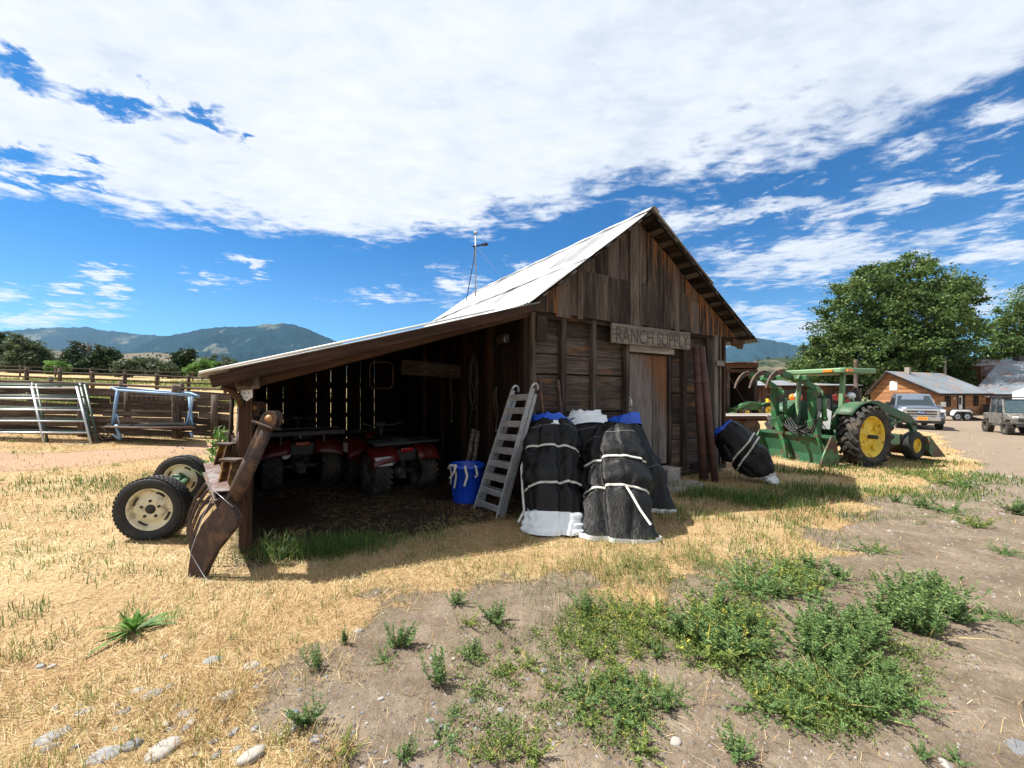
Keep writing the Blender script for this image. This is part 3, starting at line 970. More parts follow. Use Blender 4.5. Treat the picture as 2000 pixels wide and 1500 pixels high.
for d in (.0, 2.1, 4.1, 6.0):
    m = MB(); m.beam((-6.14, d, -.1), (-6.14, d, 1.68), .115, .10, up=(0, 1, 0)); po = m.build('post', M['wood_brown'], barn, bevel=.006)
    if d == 0:
        m = MB(); m.box((-6.12, -.05, 1.70), (.20, .22, .13), Matrix.Rotation(-.12, 3, 'Y')); m.build('cap_block', M['wood_grey'], po, bevel=.012)
        m = MB(); m.prism([(-.05, .06), (.05, .06), (.05, -.02), (0, -.06), (-.05, -.02)], (-6.13, -.065, 1.58), th=.006); m.build('bracket_plate', M['white'], po)
        m = MB()
        for q in ((-.02, .02), (.02, .02), (0, -.025)): m.lathe([(.0, 0), (.007, 0)], (-6.13 + q[0], -.0685, 1.58 + q[1]), (0, -1, 0), 8)
        m.build('screw_holes', M['black'], po)
        m = MB(); m.tube([(-6.17, -.06, 1.48), (-6.2, -.1, 1.56), (-6.26, -.14, 1.63), (-6.33, -.16, 1.66)], [.03, .035, .03, .028], 8); m.build('knee_brace', M['wood_brown'], po)
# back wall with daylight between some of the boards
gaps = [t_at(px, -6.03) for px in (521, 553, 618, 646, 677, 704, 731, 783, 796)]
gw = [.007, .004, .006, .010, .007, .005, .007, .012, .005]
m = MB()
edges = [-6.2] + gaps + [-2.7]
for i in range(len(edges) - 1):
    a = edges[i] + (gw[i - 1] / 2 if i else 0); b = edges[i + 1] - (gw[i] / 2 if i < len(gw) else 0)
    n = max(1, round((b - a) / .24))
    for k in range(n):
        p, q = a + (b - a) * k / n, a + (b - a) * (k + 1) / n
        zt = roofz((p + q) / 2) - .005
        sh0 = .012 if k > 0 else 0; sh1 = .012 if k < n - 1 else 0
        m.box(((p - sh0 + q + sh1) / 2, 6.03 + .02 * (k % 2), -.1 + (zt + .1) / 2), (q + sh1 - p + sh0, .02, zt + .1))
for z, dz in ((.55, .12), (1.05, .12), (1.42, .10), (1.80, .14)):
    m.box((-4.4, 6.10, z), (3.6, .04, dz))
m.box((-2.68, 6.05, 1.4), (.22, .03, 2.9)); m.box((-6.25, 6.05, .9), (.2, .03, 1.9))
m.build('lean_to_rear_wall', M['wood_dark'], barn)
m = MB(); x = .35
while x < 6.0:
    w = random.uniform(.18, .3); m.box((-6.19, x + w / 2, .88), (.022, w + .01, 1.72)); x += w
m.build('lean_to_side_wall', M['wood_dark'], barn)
# plank with burnt letters inside the lean-to
tb = t_at(845, -1.6)
m = MB(); m.box((tb, 1.62, 2.0), (1.05, .03, .24), Matrix.Rotation(.05, 3, 'Y')); pl = m.build('lettered_plank', M['wood_dark'], barn, bevel=.005)
text_mesh('plank_letters', 'C  O  L', .2, M['black'], pl, Matrix.Translation((tb + .1, 1.60, 2.0)) @ Matrix.Rotation(R(90), 4, 'X') @ Matrix.Rotation(-.05, 4, 'Z'), .003)
# protruding boards at the right corner and a battered board on the left stud
m = MB()
a = t_at(1426)
m.box((2.78, .9, 2.52), (.42, .05, .20)); m.box((2.78, .88, 2.28), (.40, .05, .22)); m.beam((2.62, .92, .0), (2.62, .92, 2.6), .09, .08, up=(0, 1, 0))
m.build('loading_boards', M['wood_brown'], barn, bevel=.006)
m = MB(); m.box((-2.47, -.055, 2.56), (.20, .03, .38), Matrix.Rotation(.03, 3, 'Y')); m.build('patch_board', M['wood_siding'], barn, bevel=.01)
m = MB(); m.box((t_at(1400), -.075, 2.22), (.26, .03, .11)); m.build('latch_block', M['wood_pale'], barn, bevel=.006)
for q in (-.06, .06):
    pass

# ================================================================ things on the barn wall
def on_wall(name, tt, d, z, label, cat, group=None):
    p = V((BARN.x + cB * tt - sB * d, BARN.y + sB * tt + cB * d, z))
    return thing(name, p, BROT, label, cat, group)


s0, s1 = t_at(1195, .10), t_at(1347, .10)
sg = on_wall('wooden_sign', (s0 + s1) / 2, -.09, 2.60, 'long weathered plank sign carved RANCH SUPPLY above the barn door', 'sign')
L = s1 - s0
m = MB(); m.box((0, 0, 0), (L, .05, .33)); m.build('board', M['wood_pale'], sg, bevel=.008)
tm = text_mesh('carved_letters', 'RANCH SUPPLY', .37, gm('carved_wood', (.06, .047, .038), .9, 0, .5, 30), sg, Matrix.Translation((0, -.0255, -.03)) @ Matrix.Rotation(R(90), 4, 'X'), .002, 1.0, .0)
w = tm.dimensions.x
for v_ in tm.data.vertices: v_.co.x *= (L * .93) / max(w, .01)
m = MB()
m.beam((-L / 2, -.0262, .075), (-.22 * L, -.0262, .055), .004, .006); m.beam((-.22 * L, -.0262, .055), (.02 * L, -.0262, .085), .004, .005); m.beam((.05 * L, -.0262, -.125), (.42 * L, -.0262, -.12), .003, .004)
m.build('cracks', M['black'], sg)

# lamp box with its cable on the side wall
cb = on_wall('wall_lamp', -2.86, .42, 2.43, 'small boxy lamp with a dangling cable on the dark barn side wall', 'lamp')
m = MB(); m.box((0, 0, 0), (.09, .24, .13)); m.box((-.05, 0, .0), (.02, .2, .1)); m.build('housing', M['dark'], cb, bevel=.012)
m = MB(); m.tube([(.02, .12, -.03), (-.02, .2, -.12), (.0, .3, -.16), (.06, .42, -.08)], .009, 6); m.build('cable', M['black'], cb)
m = MB(); m.tube([(-.04, -.13, .03), (-.07, -.15, -.03), (-.04, -.13, -.07)], .006, 6); m.build('bail', M['galv'], cb)

# metal hoop frame hung inside the lean-to
hp = at(745, 733, 6.6)
hf = thing('hanging_frame', hp, R(14), 'rusty rounded rectangular metal hoop hanging under the lean-to roof', 'frame')
m = MB(); pts = []
for k in range(40):
    a = 2 * math.pi * k / 40; e = .38
    ca, sa = math.cos(a), math.sin(a)
    pts.append((.18 * math.copysign(abs(ca) ** e, ca), 0, .215 * math.copysign(abs(sa) ** e, sa)))
m.tube(pts, .011, 6, closed=True); m.build('hoop', M['rust'], hf)
m = MB(); m.box((-.02, 0, -.215), (.26, .03, .028)); m.build('crossbar', M['wood_brown'], hf)
m = MB(); m.tube([(0, 0, .215), (0.0, 0, .75)], .005, 5); m.build('wire', M['dark'], hf)

# cable loops on the side wall studs
def loop_thing(name, px, Y, pz0, pts, r, mat, label, cat):
    pass


ro = on_wall('rope_coil', -2.79, 1.5, 2.25, 'long loops of thin cable hanging from the inner lean-to wall', 'cable')
m = MB()
for k, (w, h, o_) in enumerate(((.30, .95, 0), (.26, .88, .05), (.22, .62, -.06))):
    m.tube([(-.02 - .012 * k, o_ + w * .5 * math.sin(2 * math.pi * i / 36), -h / 2 + h / 2 * math.cos(2 * math.pi * i / 36)) for i in range(36)], .009, 5, closed=True)
m.tube([(-.02, .04, -.85), (-.05, .1, -1.1), (-.03, .16, -1.35)], .008, 5); m.tube([(-.02, -.1, -.7), (-.04, -.16, -1.0), (-.03, -.1, -1.55)], .008, 5)
m.build('loops', M['black'] if False else gm('grey_cable', (.055, .05, .045), .7), ro)
m = MB(); m.tube([(.03, 0, .0), (-.06, 0, .02)], .012, 6); m.build('peg', M['rust'], ro)
for i, (d, z, ln, lab) in enumerate(((2.55, 1.95, .9, 'dangling knotted rope end deep in the lean-to beside the cable loops'), (.75, 1.7, .7, 'short pale cord hanging on the barn side wall near the corner'))):
    rp = on_wall('rope', -2.78, d, z, lab, 'rope')
    m = MB(); m.tube([(0, .03 * math.sin(k * .9), -ln * k / 9) for k in range(10)], .011, 6); m.tube([(0, .02, 0), (-.03, .05, -.1), (0, .08, -.32), (.01, .06, -.5)], .008, 5); m.build('cord', gm('hemp_cord', (.07, .058, .045), .9), rp)
    m = MB(); m.lathe([(.0, -.03), (.03, -.015), (.03, .015), (0, .03)], (0, .0, -ln), (0, 0, 1), 8); m.build('knot', gm('hemp_knot', (.13, .11, .085), .9), rp)

# rusty pipes leaning on the wall
for i, (px0, py0, px1, py1, r, lab) in enumerate(((1361, 678, 1375, 933, .082, 'thicker upright rusty pipe leaning on the barn wall right of the door'), (1370, 677, 1397, 935, .062, 'thinner slanting rusty pipe leaning beside the thicker pipe'))):
    pt = at(px0, py0, 7.95 - .06 * i); pb = ghit(px1, py1)
    Yb = 7.62 - .12 * i; k = (px1 - 1000) / F; pb = V((k * Yb, Yb, g1(k * Yb, Yb) - .02))
    p = thing('steel_pipe', pb, 0, lab, 'pipe', 'rusty pipes leaning on the barn')
    m = MB(); d = pt - pb
    sd, u_, dn = frame(d)
    m.lathe([(r * .8, -.0), (r, 0), (r, d.length), (r * .82, d.length), (r * .82, d.length - .3)], (0, 0, 0), dn, 18); m.build('tube', M['rust_pipe'], p)
    m = MB(); m.lathe([(r + .001, .0), (r + .010, .004), (r + .010, .04), (r + .001, .044)], dn * (d.length * .72), dn, 18); m.build('collar', M['rust_pipe'], p)

# step block and flat stone at the door
q = ghit(1298, 945); q = V((2.83, 7.37, g1(2.83, 7.37)))
o = MB().box((0, 0, .12), (.36, .30, .30)).build('step_block', M['concrete'], None, bevel=.015); o.location = q; o.rotation_euler = (0, 0, BROT)
tag(o, 'square tan concrete step block below the barn door', 'step')
m = MB()
rows = []
for r_, h in ((.05, .055), (.30, .055), (.36, .03), (.36, -.1)): rows.append([((r_ * (1.5 + .12 * math.sin(3 * a)) * math.cos(a)), r_ * (.8 + .1 * math.cos(2 * a)) * math.sin(a), h) for a in [2 * math.pi * k / 22 for k in range(22)]])
m.grid(rows, True, wrap=True); m.face(list(range(22))[::-1])
q = ghit(1330, 952); o = m.build('stone_slab', M['concrete'], None); o.location = (q.x, q.y, q.z); o.rotation_euler = (0, 0, BROT); tag(o, 'flat pale stone slab lying in grass beside the concrete step', 'stone')

# mast on the roof
ms = V((BARN.x, BARN.y, 0)); p = at(929, 583, 10.9)
an = thing('weather_mast', p, 0, 'thin metal weather mast with anemometer standing on the barn roof', 'mast')
H = 127 / F * 10.9
m = MB(); m.tube([(0, 0, -.25), (0, 0, H)], .017, 8); m.lathe([(0, .06), (.045, .04), (.05, 0), (.03, -.02)], (0, 0, H), (0, 0, 1), 10); m.build('pole', M['alu'], an)
m = MB(); m.beam((-.06, 0, H * .80), (.16, 0, H * .82), .03, .03); m.box((.2, 0, H * .825), (.1, .05, .05)); m.build('sensor_arm', M['black'], an)
m = MB(); m.prism([(0, -.05), (.1, -.02), (.1, .03), (0, .06)], (.24, 0, H * .83), th=.012); m.lathe([(0, .02), (.03, 0), (.0, -.02)], (-.08, 0, H * .80), (0, 0, 1), 8); m.build('vane', M['black'], an)
m = MB(); m.tube([(-.02, 0, H * .8), (-.05, 0, H * .6), (-.25, .0, -.05)], .012, 5); m.build('cable', M['black'], an)
m = MB(); m.tube([(.05, 0, H * .78), (.75, .35, .62)], .004, 4); m.build('guy_wire', M['galv'], an)
m = MB(); m.tube([(0, 0, -.05), (.02, -.05, -.35), (.04, -.1, -.5)], .012, 5); m.box((0, 0, -.1), (.12, .12, .03)); m.build('foot_bracket', M['dark'], an)
# ================================================================ wheels (local axis along y, centre given)
def tyre(parent, name, c, ax, Rr, W, rimR, mat, lug=None, nl=22, lugh=.03, n=40):
    ax = V(ax).normalized()
    h = W / 2
    prof = [(rimR, -h * .62), (rimR * 1.04, -h * .8), ((rimR + Rr) * .5, -h * 1.0), (Rr * .93, -h * .93), (Rr * .985, -h * .74), (Rr, -h * .4), (Rr * 1.004, 0), (Rr, h * .4), (Rr * .985, h * .74), (Rr * .93, h * .93), ((rimR + Rr) * .5, h), (rimR * 1.04, h * .8), (rimR, h * .62)]
    m = MB(); m.lathe(prof, c, ax, n)
    c = V(c)
    sd, u, d = frame(ax)
    if lug == 'tractor':
        for k in range(nl):
            for sg in (-1, 1):
                a0 = 2 * math.pi * (k + (.5 if sg > 0 else 0)) / nl
                pts = []
                for i in range(4):
                    f = i / 3
                    a = a0 - .30 * f
                    rr = Rr + lugh * .35 - (.0 if f < .7 else (Rr * .045) * ((f - .7) / .3))
                    pts.append(c + (sd * math.cos(a) + u * math.sin(a)) * rr + d * (sg * h * (.02 + .93 * f)))
                for p, q in zip(pts, pts[1:]):
                    e = (p - c - d * (p - c).dot(d)).normalized()
                    m.beam(p, q, lugh * 1.5, lugh * 1.9, up=e, tone=.5)
    elif lug == 'knob':
        for k in range(nl):
            for j, yy in enumerate((-.78, -.3, .3, .78)):
                a = 2 * math.pi * (k + (.5 if j in (1, 2) else 0)) / nl
                e = sd * math.cos(a) + u * math.sin(a)
                tg = -sd * math.sin(a) + u * math.cos(a)
                p = c + e * (Rr * (.985 if abs(yy) > .5 else 1.0) + lugh * .3) + d * (h * yy)
                Mx = Matrix((tg, (d + tg * (.45 * (1 if yy > 0 else -1))).normalized(), e)).transposed()
                m.box(p, (2 * math.pi * Rr / nl * .5, W * .25, lugh), Mx, .5)
    elif lug == 'rib':
        for yy in (-.5, -.17, .17, .5):
            m.lathe([(Rr, h * yy - W * .06), (Rr + .014, h * yy - W * .05), (Rr + .014, h * yy + W * .05), (Rr, h * yy + W * .06)], c, ax, n)
    elif lug == 'road':
        for k in range(nl):
            for j, yy in enumerate((-.66, -.33, 0, .33, .66)):
                a = 2 * math.pi * (k + .5 * (j % 2)) / nl
                e = sd * math.cos(a) + u * math.sin(a); tg = -sd * math.sin(a) + u * math.cos(a)
                m.box(c + e * (Rr * (.996 if abs(yy) > .5 else 1.002)) + d * (h * yy), (2 * math.pi * Rr / nl * .72, W * .13, .009), Matrix((tg, d, e)).transposed(), .5)
        for sg in (-1, 1):
            for q in (.55, .8):
                rq = rimR + (Rr - rimR) * q
                m.lathe([(rq - .004, sg * h * .985), (rq, sg * h * 1.015), (rq + .004, sg * h * .98)], c, ax, n)
    return m.build(name, mat, parent)


def rim(parent, name, c, ax, rimR, W, mat, dish=.0, hub=.06, bolts=5, slots=0, boltmat=None):
    """both faces; dish = depth of the disc below the outer lip on the +axis side"""
    h = W / 2
    ax = V(ax).normalized(); c = V(c)
    m = MB()
    f = h * .66
    m.lathe([(rimR * 1.03, f), (rimR * .985, f + .006), (rimR * .95, f - .004), (rimR * .90, f - .03), (rimR * .86, f - dish), (rimR * .62, f - dish + .012), (rimR * .56, f - dish + .03), (rimR * .36, f - dish + .03), (hub, f - dish + .03)], c, ax, 36)
    m.lathe([(rimR * 1.03, -f), (rimR * .93, -f + .004), (rimR * .86, -f + .03), (rimR * .84, f - dish - .01)], c, ax, 36)
    m.lathe([(hub, f - dish + .03), (.0, f - dish + .02)], c, ax, 12)
    o = m.build(name, mat, parent)
    sd, u, d = frame(ax)
    if bolts:
        m = MB()
        for k in range(bolts):
            a = 2 * math.pi * k / bolts + .3
            p = c + (sd * math.cos(a) + u * math.sin(a)) * rimR * .40
            m.lathe([(.0, f - dish + .045), (.014, f - dish + .043), (.016, f - dish + .028)], p, d, 8)
        m.build('wheel_bolts', boltmat or M['dark'], o)
    m = MB(); m.lathe([(.0, f - dish + .052), (hub * .7, f - dish + .05), (hub, f - dish + .03)], c, ax, 16); m.build('hub_cap', boltmat or M['dark'], o)
    if slots:
        m = MB()
        for k in range(slots):
            for i in range(5):
                a = 2 * math.pi * (k + .06 * (i - 2)) / slots + .5
                p = c + (sd * math.cos(a) + u * math.sin(a)) * rimR * .79 + d * (f - dish + .014)
                tg = -sd * math.sin(a) + u * math.cos(a)
                m.box(p, (rimR * .12, rimR * .06, .02), Matrix((tg, sd * math.cos(a) + u * math.sin(a), d)).transposed())
        m.build('vent_slots', M['black'], o)
    return o


# ================================================================ pair of implement wheels on an axle
w1 = V((-3.94, 4.45, 0)); w1.z = g1(w1.x, w1.y) + .325
w2 = V((-4.84, 5.95, 0)); w2.z = g1(w2.x, w2.y) + .335
axd = (w1 - w2).normalized()
wa = thing('wheel_axle', (w1 + w2) / 2 - V((0, 0, .32)), 0, 'pair of black tyres with cream rims joined by a green axle', 'axle')
off = (w1 + w2) / 2 - V((0, 0, .32))
tilt = V((.0, .0, .16))
facing = V((.16, -.98, .02)).normalized()
for c in (w1, w2):
    fa = facing
    ty = tyre(wa, 'tyre', c - off, fa, .345, .205, .225, M['rubber'], 'road', 46, n=56)
    rim(ty, 'rim', c - off, fa, .225, .205, M['cream'], dish=.045, hub=.052, bolts=5, slots=4)
m = MB(); m.tube([w1 - off - facing * .05, w2 - off - facing * .16], .045, 10); m.lathe([(.09, -.06), (.1, 0), (.09, .06)], w2 - off + facing * .12, facing, 14, cap1=True); m.build('axle_beam', M['jd_dark'], wa, )
m = MB(); p2 = w2 - off + facing * .14
m.beam(p2, p2 + V((.12, -.18, -.06)), .1, .14); m.tube([p2, p2 + V((.2, -.4, .02)), p2 + V((.42, -.5, -.1))], .05, 8); m.build('spindle', M['jd_dark'], wa, bevel=.012)

# ================================================================ rusty grapple rake standing against the post
def ctr(pts): return [(a / 3.333 + 200, b / 3.333 + 700) for a, b in pts]


gb = V((-2.70, 3.50, 0)); gb.z = g1(gb.x, gb.y)
gr = thing('grapple_rake', gb, 0, 'rusty grapple rake with thick steel arms standing against the shed post', 'grapple')


def gl(px, py, Y): return at(px, py, Y) - gb


m = MB()
out = ctr([(795, 912), (878, 1042), (868, 1085), (725, 1262), (672, 1370), (640, 1446), (555, 1446), (570, 1330), (590, 1225), (640, 1130), (690, 1060)])
YE = 3.5
P = [gl(a, b, YE) for a, b in out]
nrm = V((-.12, -1, .0)).normalized()
k = len(m.v)
for dd in (0, .06):
    for p in P: m.v.append(tuple(p - nrm * dd))
n = len(P)
m.face(list(range(n)), None, .4); m.face([n + i for i in range(n)][::-1], None, .4)
for i in range(n): m.face((i, (i + 1) % n, n + (i + 1) % n, n + i), None, .5)
m.build('end_plate', M['rust'], gr, bevel=.006)
# beam the tines hang on, running away from the end plate
b0 = gl(446, 985, 3.60); b1 = gl(418, 930, 4.45)
m = MB(); m.beam(b0, b1, .17, .16, up=(-.4, 0, 1)); m.build('main_beam', M['rust'], gr, bevel=.01)
m = MB(); q0, q1 = gl(424, 985, 3.56), gl(404, 925, 4.40)
e = V((-.03, 0, .11))
m.quad(q0 - e, q1 - e, q1 + e, q0 + e); m.quad(q0 - e * .2 + V((.12, .0, .14)), q0 + e, q1 + e, q1 - e * .2 + V((.12, 0, .14))); m.build('top_plate', gm('bare_worn_steel', (.14, .12, .115), .55, .2, .35, 8, (.08, .04, .028), .6, 6), gr, solid=.012)
for i in range(5):
    f = i / 4.4
    s = gl(425, 985, 3.62) * (1 - f) + gl(404, 930, 4.45) * f
    drop = V((0, 0, -(s + gb).z + g1((s + gb).x, (s + gb).y)))
    pts = [s + V((.06, .03, .02)), s + V((-.02, 0, -.06)), s + V((-.12, -.01, .30 * drop.z)), s + V((-.19, -.015, .58 * drop.z)), s + V((-.20, -.02, .84 * drop.z)), s + V((-.17, -.02, .99 * drop.z))]
    m = MB()
    for a, b in zip(pts, pts[1:]):
        m.beam(a, b, .016, .034 * (1 - .3 * pts.index(a) / 5), up=(1, 0, .3), tone=.5)
    m.build('tine', M['rust'], gr, bevel=.004)
for i, (bx, by, tx, ty_, Y) in enumerate(((434, 975, 452, 900, 3.75), (426, 925, 441, 869, 4.3))):
    a, b = gl(bx, by, Y), gl(tx, ty_, Y + .14)
    m = MB(); sd, u, d = frame(b - a, V((0, -1, .2)))
    for s_ in (-1, 1): m.beam(a + sd * .045 * s_, b + sd * .04 * s_, .014, .09, up=(0, -1, .2))
    m.beam(a + u * -.03, b + u * -.03, .09, .014, up=(0, -1, .2)); m.build('bracket', M['yellow_rust'], gr, bevel=.003)
    m = MB(); m.box(b + d * .01, (.17, .12, .025), Matrix.Rotation(.05, 3, 'Y')); m.build('bracket_cap', M['rust'], gr, bevel=.004)
for (bx, by, tx, ty_, Y0, Y1, r) in ((455, 980, 521, 832, 3.60, 3.70, .066), (452, 915, 494, 808, 4.5, 4.6, .068)):
    a, b = gl(bx, by, Y0), gl(tx, ty_, Y1)
    d = (b - a).normalized()
    m = MB(); m.tube([a, b], r, 18); m.build('arm', M['rust'], gr)
    m = MB(); Mx = Matrix(frame(d, V((0, -1, 0)))).transposed()
    m.box(b + d * .005, (.20, .17, .02), Mx); m.build('flange', M['rust'], gr, bevel=.005)
    for s_ in (-1, 1):
        m = MB(); o_ = b + d * .01 + V((.02, s_ * .045, 0))
        m.prism([(-.066, 0), (.066, 0), (.066, .06), (.055, .10), (.03, .128), (0, .138), (-.03, .128), (-.055, .10), (-.066, .06)], o_, (1, 0, -d.x / max(d.z, .1)), d, .022); m.build('pivot_lug', M['rust'], gr, bevel=.003)
    pv_ = b + d * .075 + V((.02, 0, 0))
    m = MB(); m.lathe([(0, .080), (.014, .080), (.018, .070), (.030, .068), (.034, .060), (.034, .05), (.02, .048), (.02, -.06)], pv_, (0, -1, 0), 16); m.build('pivot_bolt', gm('brassy_bolt', (.34, .17, .07), .45, .3, .25, 12), gr)
# a strand of wire in the tines
m = MB(); m.tube([gl(455, 990, 3.4), gl(420, 960, 3.5), gl(395, 1010, 3.45), gl(372, 1080, 3.42), gl(400, 1128, 3.35), gl(430, 1150, 3.3)], .002, 5); m.tube([gl(470, 850, 4.3), gl(480, 882, 4.2), gl(474, 900, 4.1)], .006, 5); m.build('wire_strand', M['galv'], gr)

# leaning sticks beside the post
for i, (x0, y0, x1, y1, Y, w, lab) in enumerate(((440, 868, 455, 752, 5.2, .045, 'dark round pole leaning beside the shed post'), (452, 880, 468, 770, 5.0, .04, 'pale thin stake leaning between dark pole and shed post'))):
    a, b = at(x0, y0, Y), at(x1, y1, Y)
    a.z = g1(a.x, a.y)
    o = thing('leaning_pole', a, 0, lab, 'pole')
    m = MB(); m.tube([(0, 0, 0), (b - a) * .5 + V((.01, 0, 0)), b - a], [w * .6, w * .55, w * .45], 8); m.build('shaft', M['wood_dark' if i == 0 else 'wood_pale'], o)
    m = MB(); m.box((b - a) * .62, (.12, .03, .05), Matrix.Rotation(.6, 3, 'Y')); m.build('cleat', M['wood_pale'], o)

# ================================================================ aluminium ladder
fr, fl, tr, tl = ghit(972, 1010), ghit(928, 993), at(1040, 758, 5.46), at(1002, 762, 5.74)
fr.z -= .02; fl.z -= .02
la = thing('ladder', (fr + fl) / 2, 0, 'grey aluminium ladder leaning on the barn corner above the tarps', 'ladder')
oo = (fr + fl) / 2
lat = (fr - fl).normalized(); up_ = ((tr + tl) / 2 - oo).normalized(); nrm = lat.cross(up_).normalized()
if nrm.y > 0: nrm = -nrm
for a, b in ((fr, tr), (fl, tl)):
    m = MB(); m.beam(a - oo, b - oo, .024, .075, up=nrm); m.build('side_rail', M['alu'], la, bevel=.003)
    m = MB(); e = -nrm * .085
    m.beam(a - oo + e + lat * (.0) + up_ * .02, b - oo + e - up_ * .06, .024, .06, up=nrm); m.build('rear_rail', M['alu'], la, bevel=.003)
    m = MB(); cc_ = b - oo + e * .5
    m.tube([cc_ + nrm * .062 * math.cos(q) + up_ * .075 * math.sin(q) for q in np.linspace(0, math.pi, 9)], .018, 8); m.build('hinge_loop', M['alu'], la)
    m = MB(); m.box(a - oo + up_ * .02, (.04, .04, .06), Matrix((lat, nrm, up_)).transposed()); m.build('foot', M['black'], la)
for i in range(9):
    f = .065 + i * .108
    a = fr.lerp(tr, f) - oo; b = fl.lerp(tl, f) - oo
    m = MB(); m.beam(a + nrm * .012, b + nrm * .012, .026 if i < 8 else .03, .085, up=V((0, -.25, 1))); m.build('tread', M['alu'], la, bevel=.004)
    if 0 < i < 8:
        m = MB(); m.tube([a - nrm * .085 + up_ * .05, b - nrm * .085 + up_ * .05], .012, 6); m.build('rung', M['alu'], la)

# small rusty rack behind the ladder
rk = on_wall('iron_rack', t_at(1075, .1), -.11, .95, 'small dark rusty iron rack leaning against the boards behind the tarps', 'rack')
m = MB()
for s_ in (-1, 1): m.beam((s_ * .17 + .03, -.16, -.75), (s_ * .17 - .02, .03, .85), .05, .035)
m.build('side_bars', M['rust'], rk)
for i in range(10):
    z = -.68 + i * .16
    m = MB(); y = -.155 + (z + .75) / 1.6 * .19 + (.0 if i % 3 else -.02)
    xo = .03 - .05 * (z + .75) / 1.6
    m.tube([(xo - .17, y, z), (xo + .17, y, z - .01)], .012 if i % 3 == 0 else .007, 6); m.build('crossbar', M['rust'], rk)

# ================================================================ blue tub
bp = V((-.66, 5.93, 0)); bp.z = g1(bp.x, bp.y) + .004
bk = thing('plastic_tub', bp, 0, 'blue plastic tub with white straps over its rim beside the ladder', 'tub')
m = MB(); m.lathe([(.0, .02), (.17, .02), (.195, .0), (.20, .03), (.245, .50), (.262, .505), (.268, .53), (.262, .552), (.246, .555), (.238, .53), (.19, .05), (0, .045)], (0, 0, 0), (0, 0, 1), 40); m.build('tub', M['blue_plastic'], bk)
m = MB()
for k in range(20):
    a = 2 * math.pi * k / 20
    e = V((math.cos(a), math.sin(a), 0)); tg = V((-e.y, e.x, 0))
    m.beam(e * .203 + V((0, 0, .04)), e * .243 + V((0, 0, .48)), .012, .008, up=e)
m.build('ribs', M['blue_plastic'], bk)
def ribbon(pts, w, side, th=.004):
    m = MB(); pts = [V(p) for p in pts]
    for a, b in zip(pts, pts[1:]):
        m.beam(a, b, w, th, up=side, tone=.5)
    return m
for a_, ln in ((-2.5, .26), (-2.15, .3), (-1.55, .26), (-1.0, .14)):
    e = V((math.cos(a_), math.sin(a_), 0)); tg = V((-e.y, e.x, 0))
    ribbon([e * .235 + V((0, 0, .46)), e * .25 + V((0, 0, .562)), e * .277 + V((0, 0, .54)), e * .272 + tg * .03 + V((0, 0, .42)), e * .262 - tg * .015 * ln * 4 + V((0, 0, .54 - ln))], .03, e).build('strap', M['strap'], bk)
ribbon([V((-.26, -.12, .50)), V((-.22, -.2, .56)), V((-.12, -.245, .57)), V((-.16, -.27, .46)), V((-.22, -.22, .38))], .028, V((-.5, -1, 0))).build('strap', M['strap'], bk)

# weathered posts leaning behind the tub
for i, (px0, px1, lab) in enumerate(((905, 925, 'longer mottled fence stave standing behind the blue tub'), (918, 934, 'shorter mottled fence stave standing behind the blue tub'))):
    Y = 6.55 - .05 * i
    b_ = at(px1, 838 + 4 * i, Y + .25); k = (px0 - 1000) / F; a = V((k * Y, Y, g1(k * Y, Y)))
    o = thing('fence_stave', a, 0, lab, 'stave')
    m = MB(); d = b_ - a; m.beam((0, 0, 0), d, .06, .045); m.build('stave', gm('mottled_stave', (.16, .14, .12), .9, 0, .5, 16, (.05, .035, .025), .5, 14), o, bevel=.006)
    m = MB(); m.box(d * .8, (.07, .052, .015), Matrix(frame(d)).transposed()); m.build('wire_wrap', M['rust'], o)

# ================================================================ tarp rolls
def tarp_mat():
    m, t, b = newmat('black_woven_tarp')
    co = t.n('ShaderNodeTexCoord'); o = co.outputs['Object']
    n1 = t.noise(o, 5, 6, .65, .5); n2 = t.noise(o, 26, 5, .65, .8)
    c = t.mix(t.sstep(n1, .35, .75), (.004, .004, .0045), (.011, .011, .012))
    du = t.sstep(t.noise(o, 3.2, 8, .7), .62, .78)
    c = t.mix(t.m('MULTIPLY', du, .18), c, (.08, .075, .07))
    t.put(b.inputs['Base Color'], c)
    t.put(b.inputs['Roughness'], t.m('ADD', .20, t.m('MULTIPLY', n2, .24)))
    b.inputs['Specular IOR Level'].default_value = .30
    w = t.n('ShaderNodeTexWave'); w.inputs['Scale'].default_value = 70; w.bands_direction = 'Z'; t.put(w.inputs['Vector'], o); w.inputs['Distortion'].default_value = 1
    hgt = t.m('ADD', t.m('MULTIPLY', n1, .9), t.m('ADD', t.m('MULTIPLY', n2, .35), t.m('MULTIPLY', w.outputs[1], .05)))
    t.put(b.inputs['Normal'], t.bump(hgt, .85, .03))
    return m


M['tarp'] = tarp_mat()
M['tarp_white'] = gm('white_woven_tarp', (.68, .71, .73), .5, 0, .1, 5, (.42, .43, .42), .3, 6, .5, 14)
M['tarp_blue'] = gm('blue_woven_tarp', (.012, .08, .50), .45, 0, .15, 6, (.02, .05, .25), .3, 5, .6, 16)


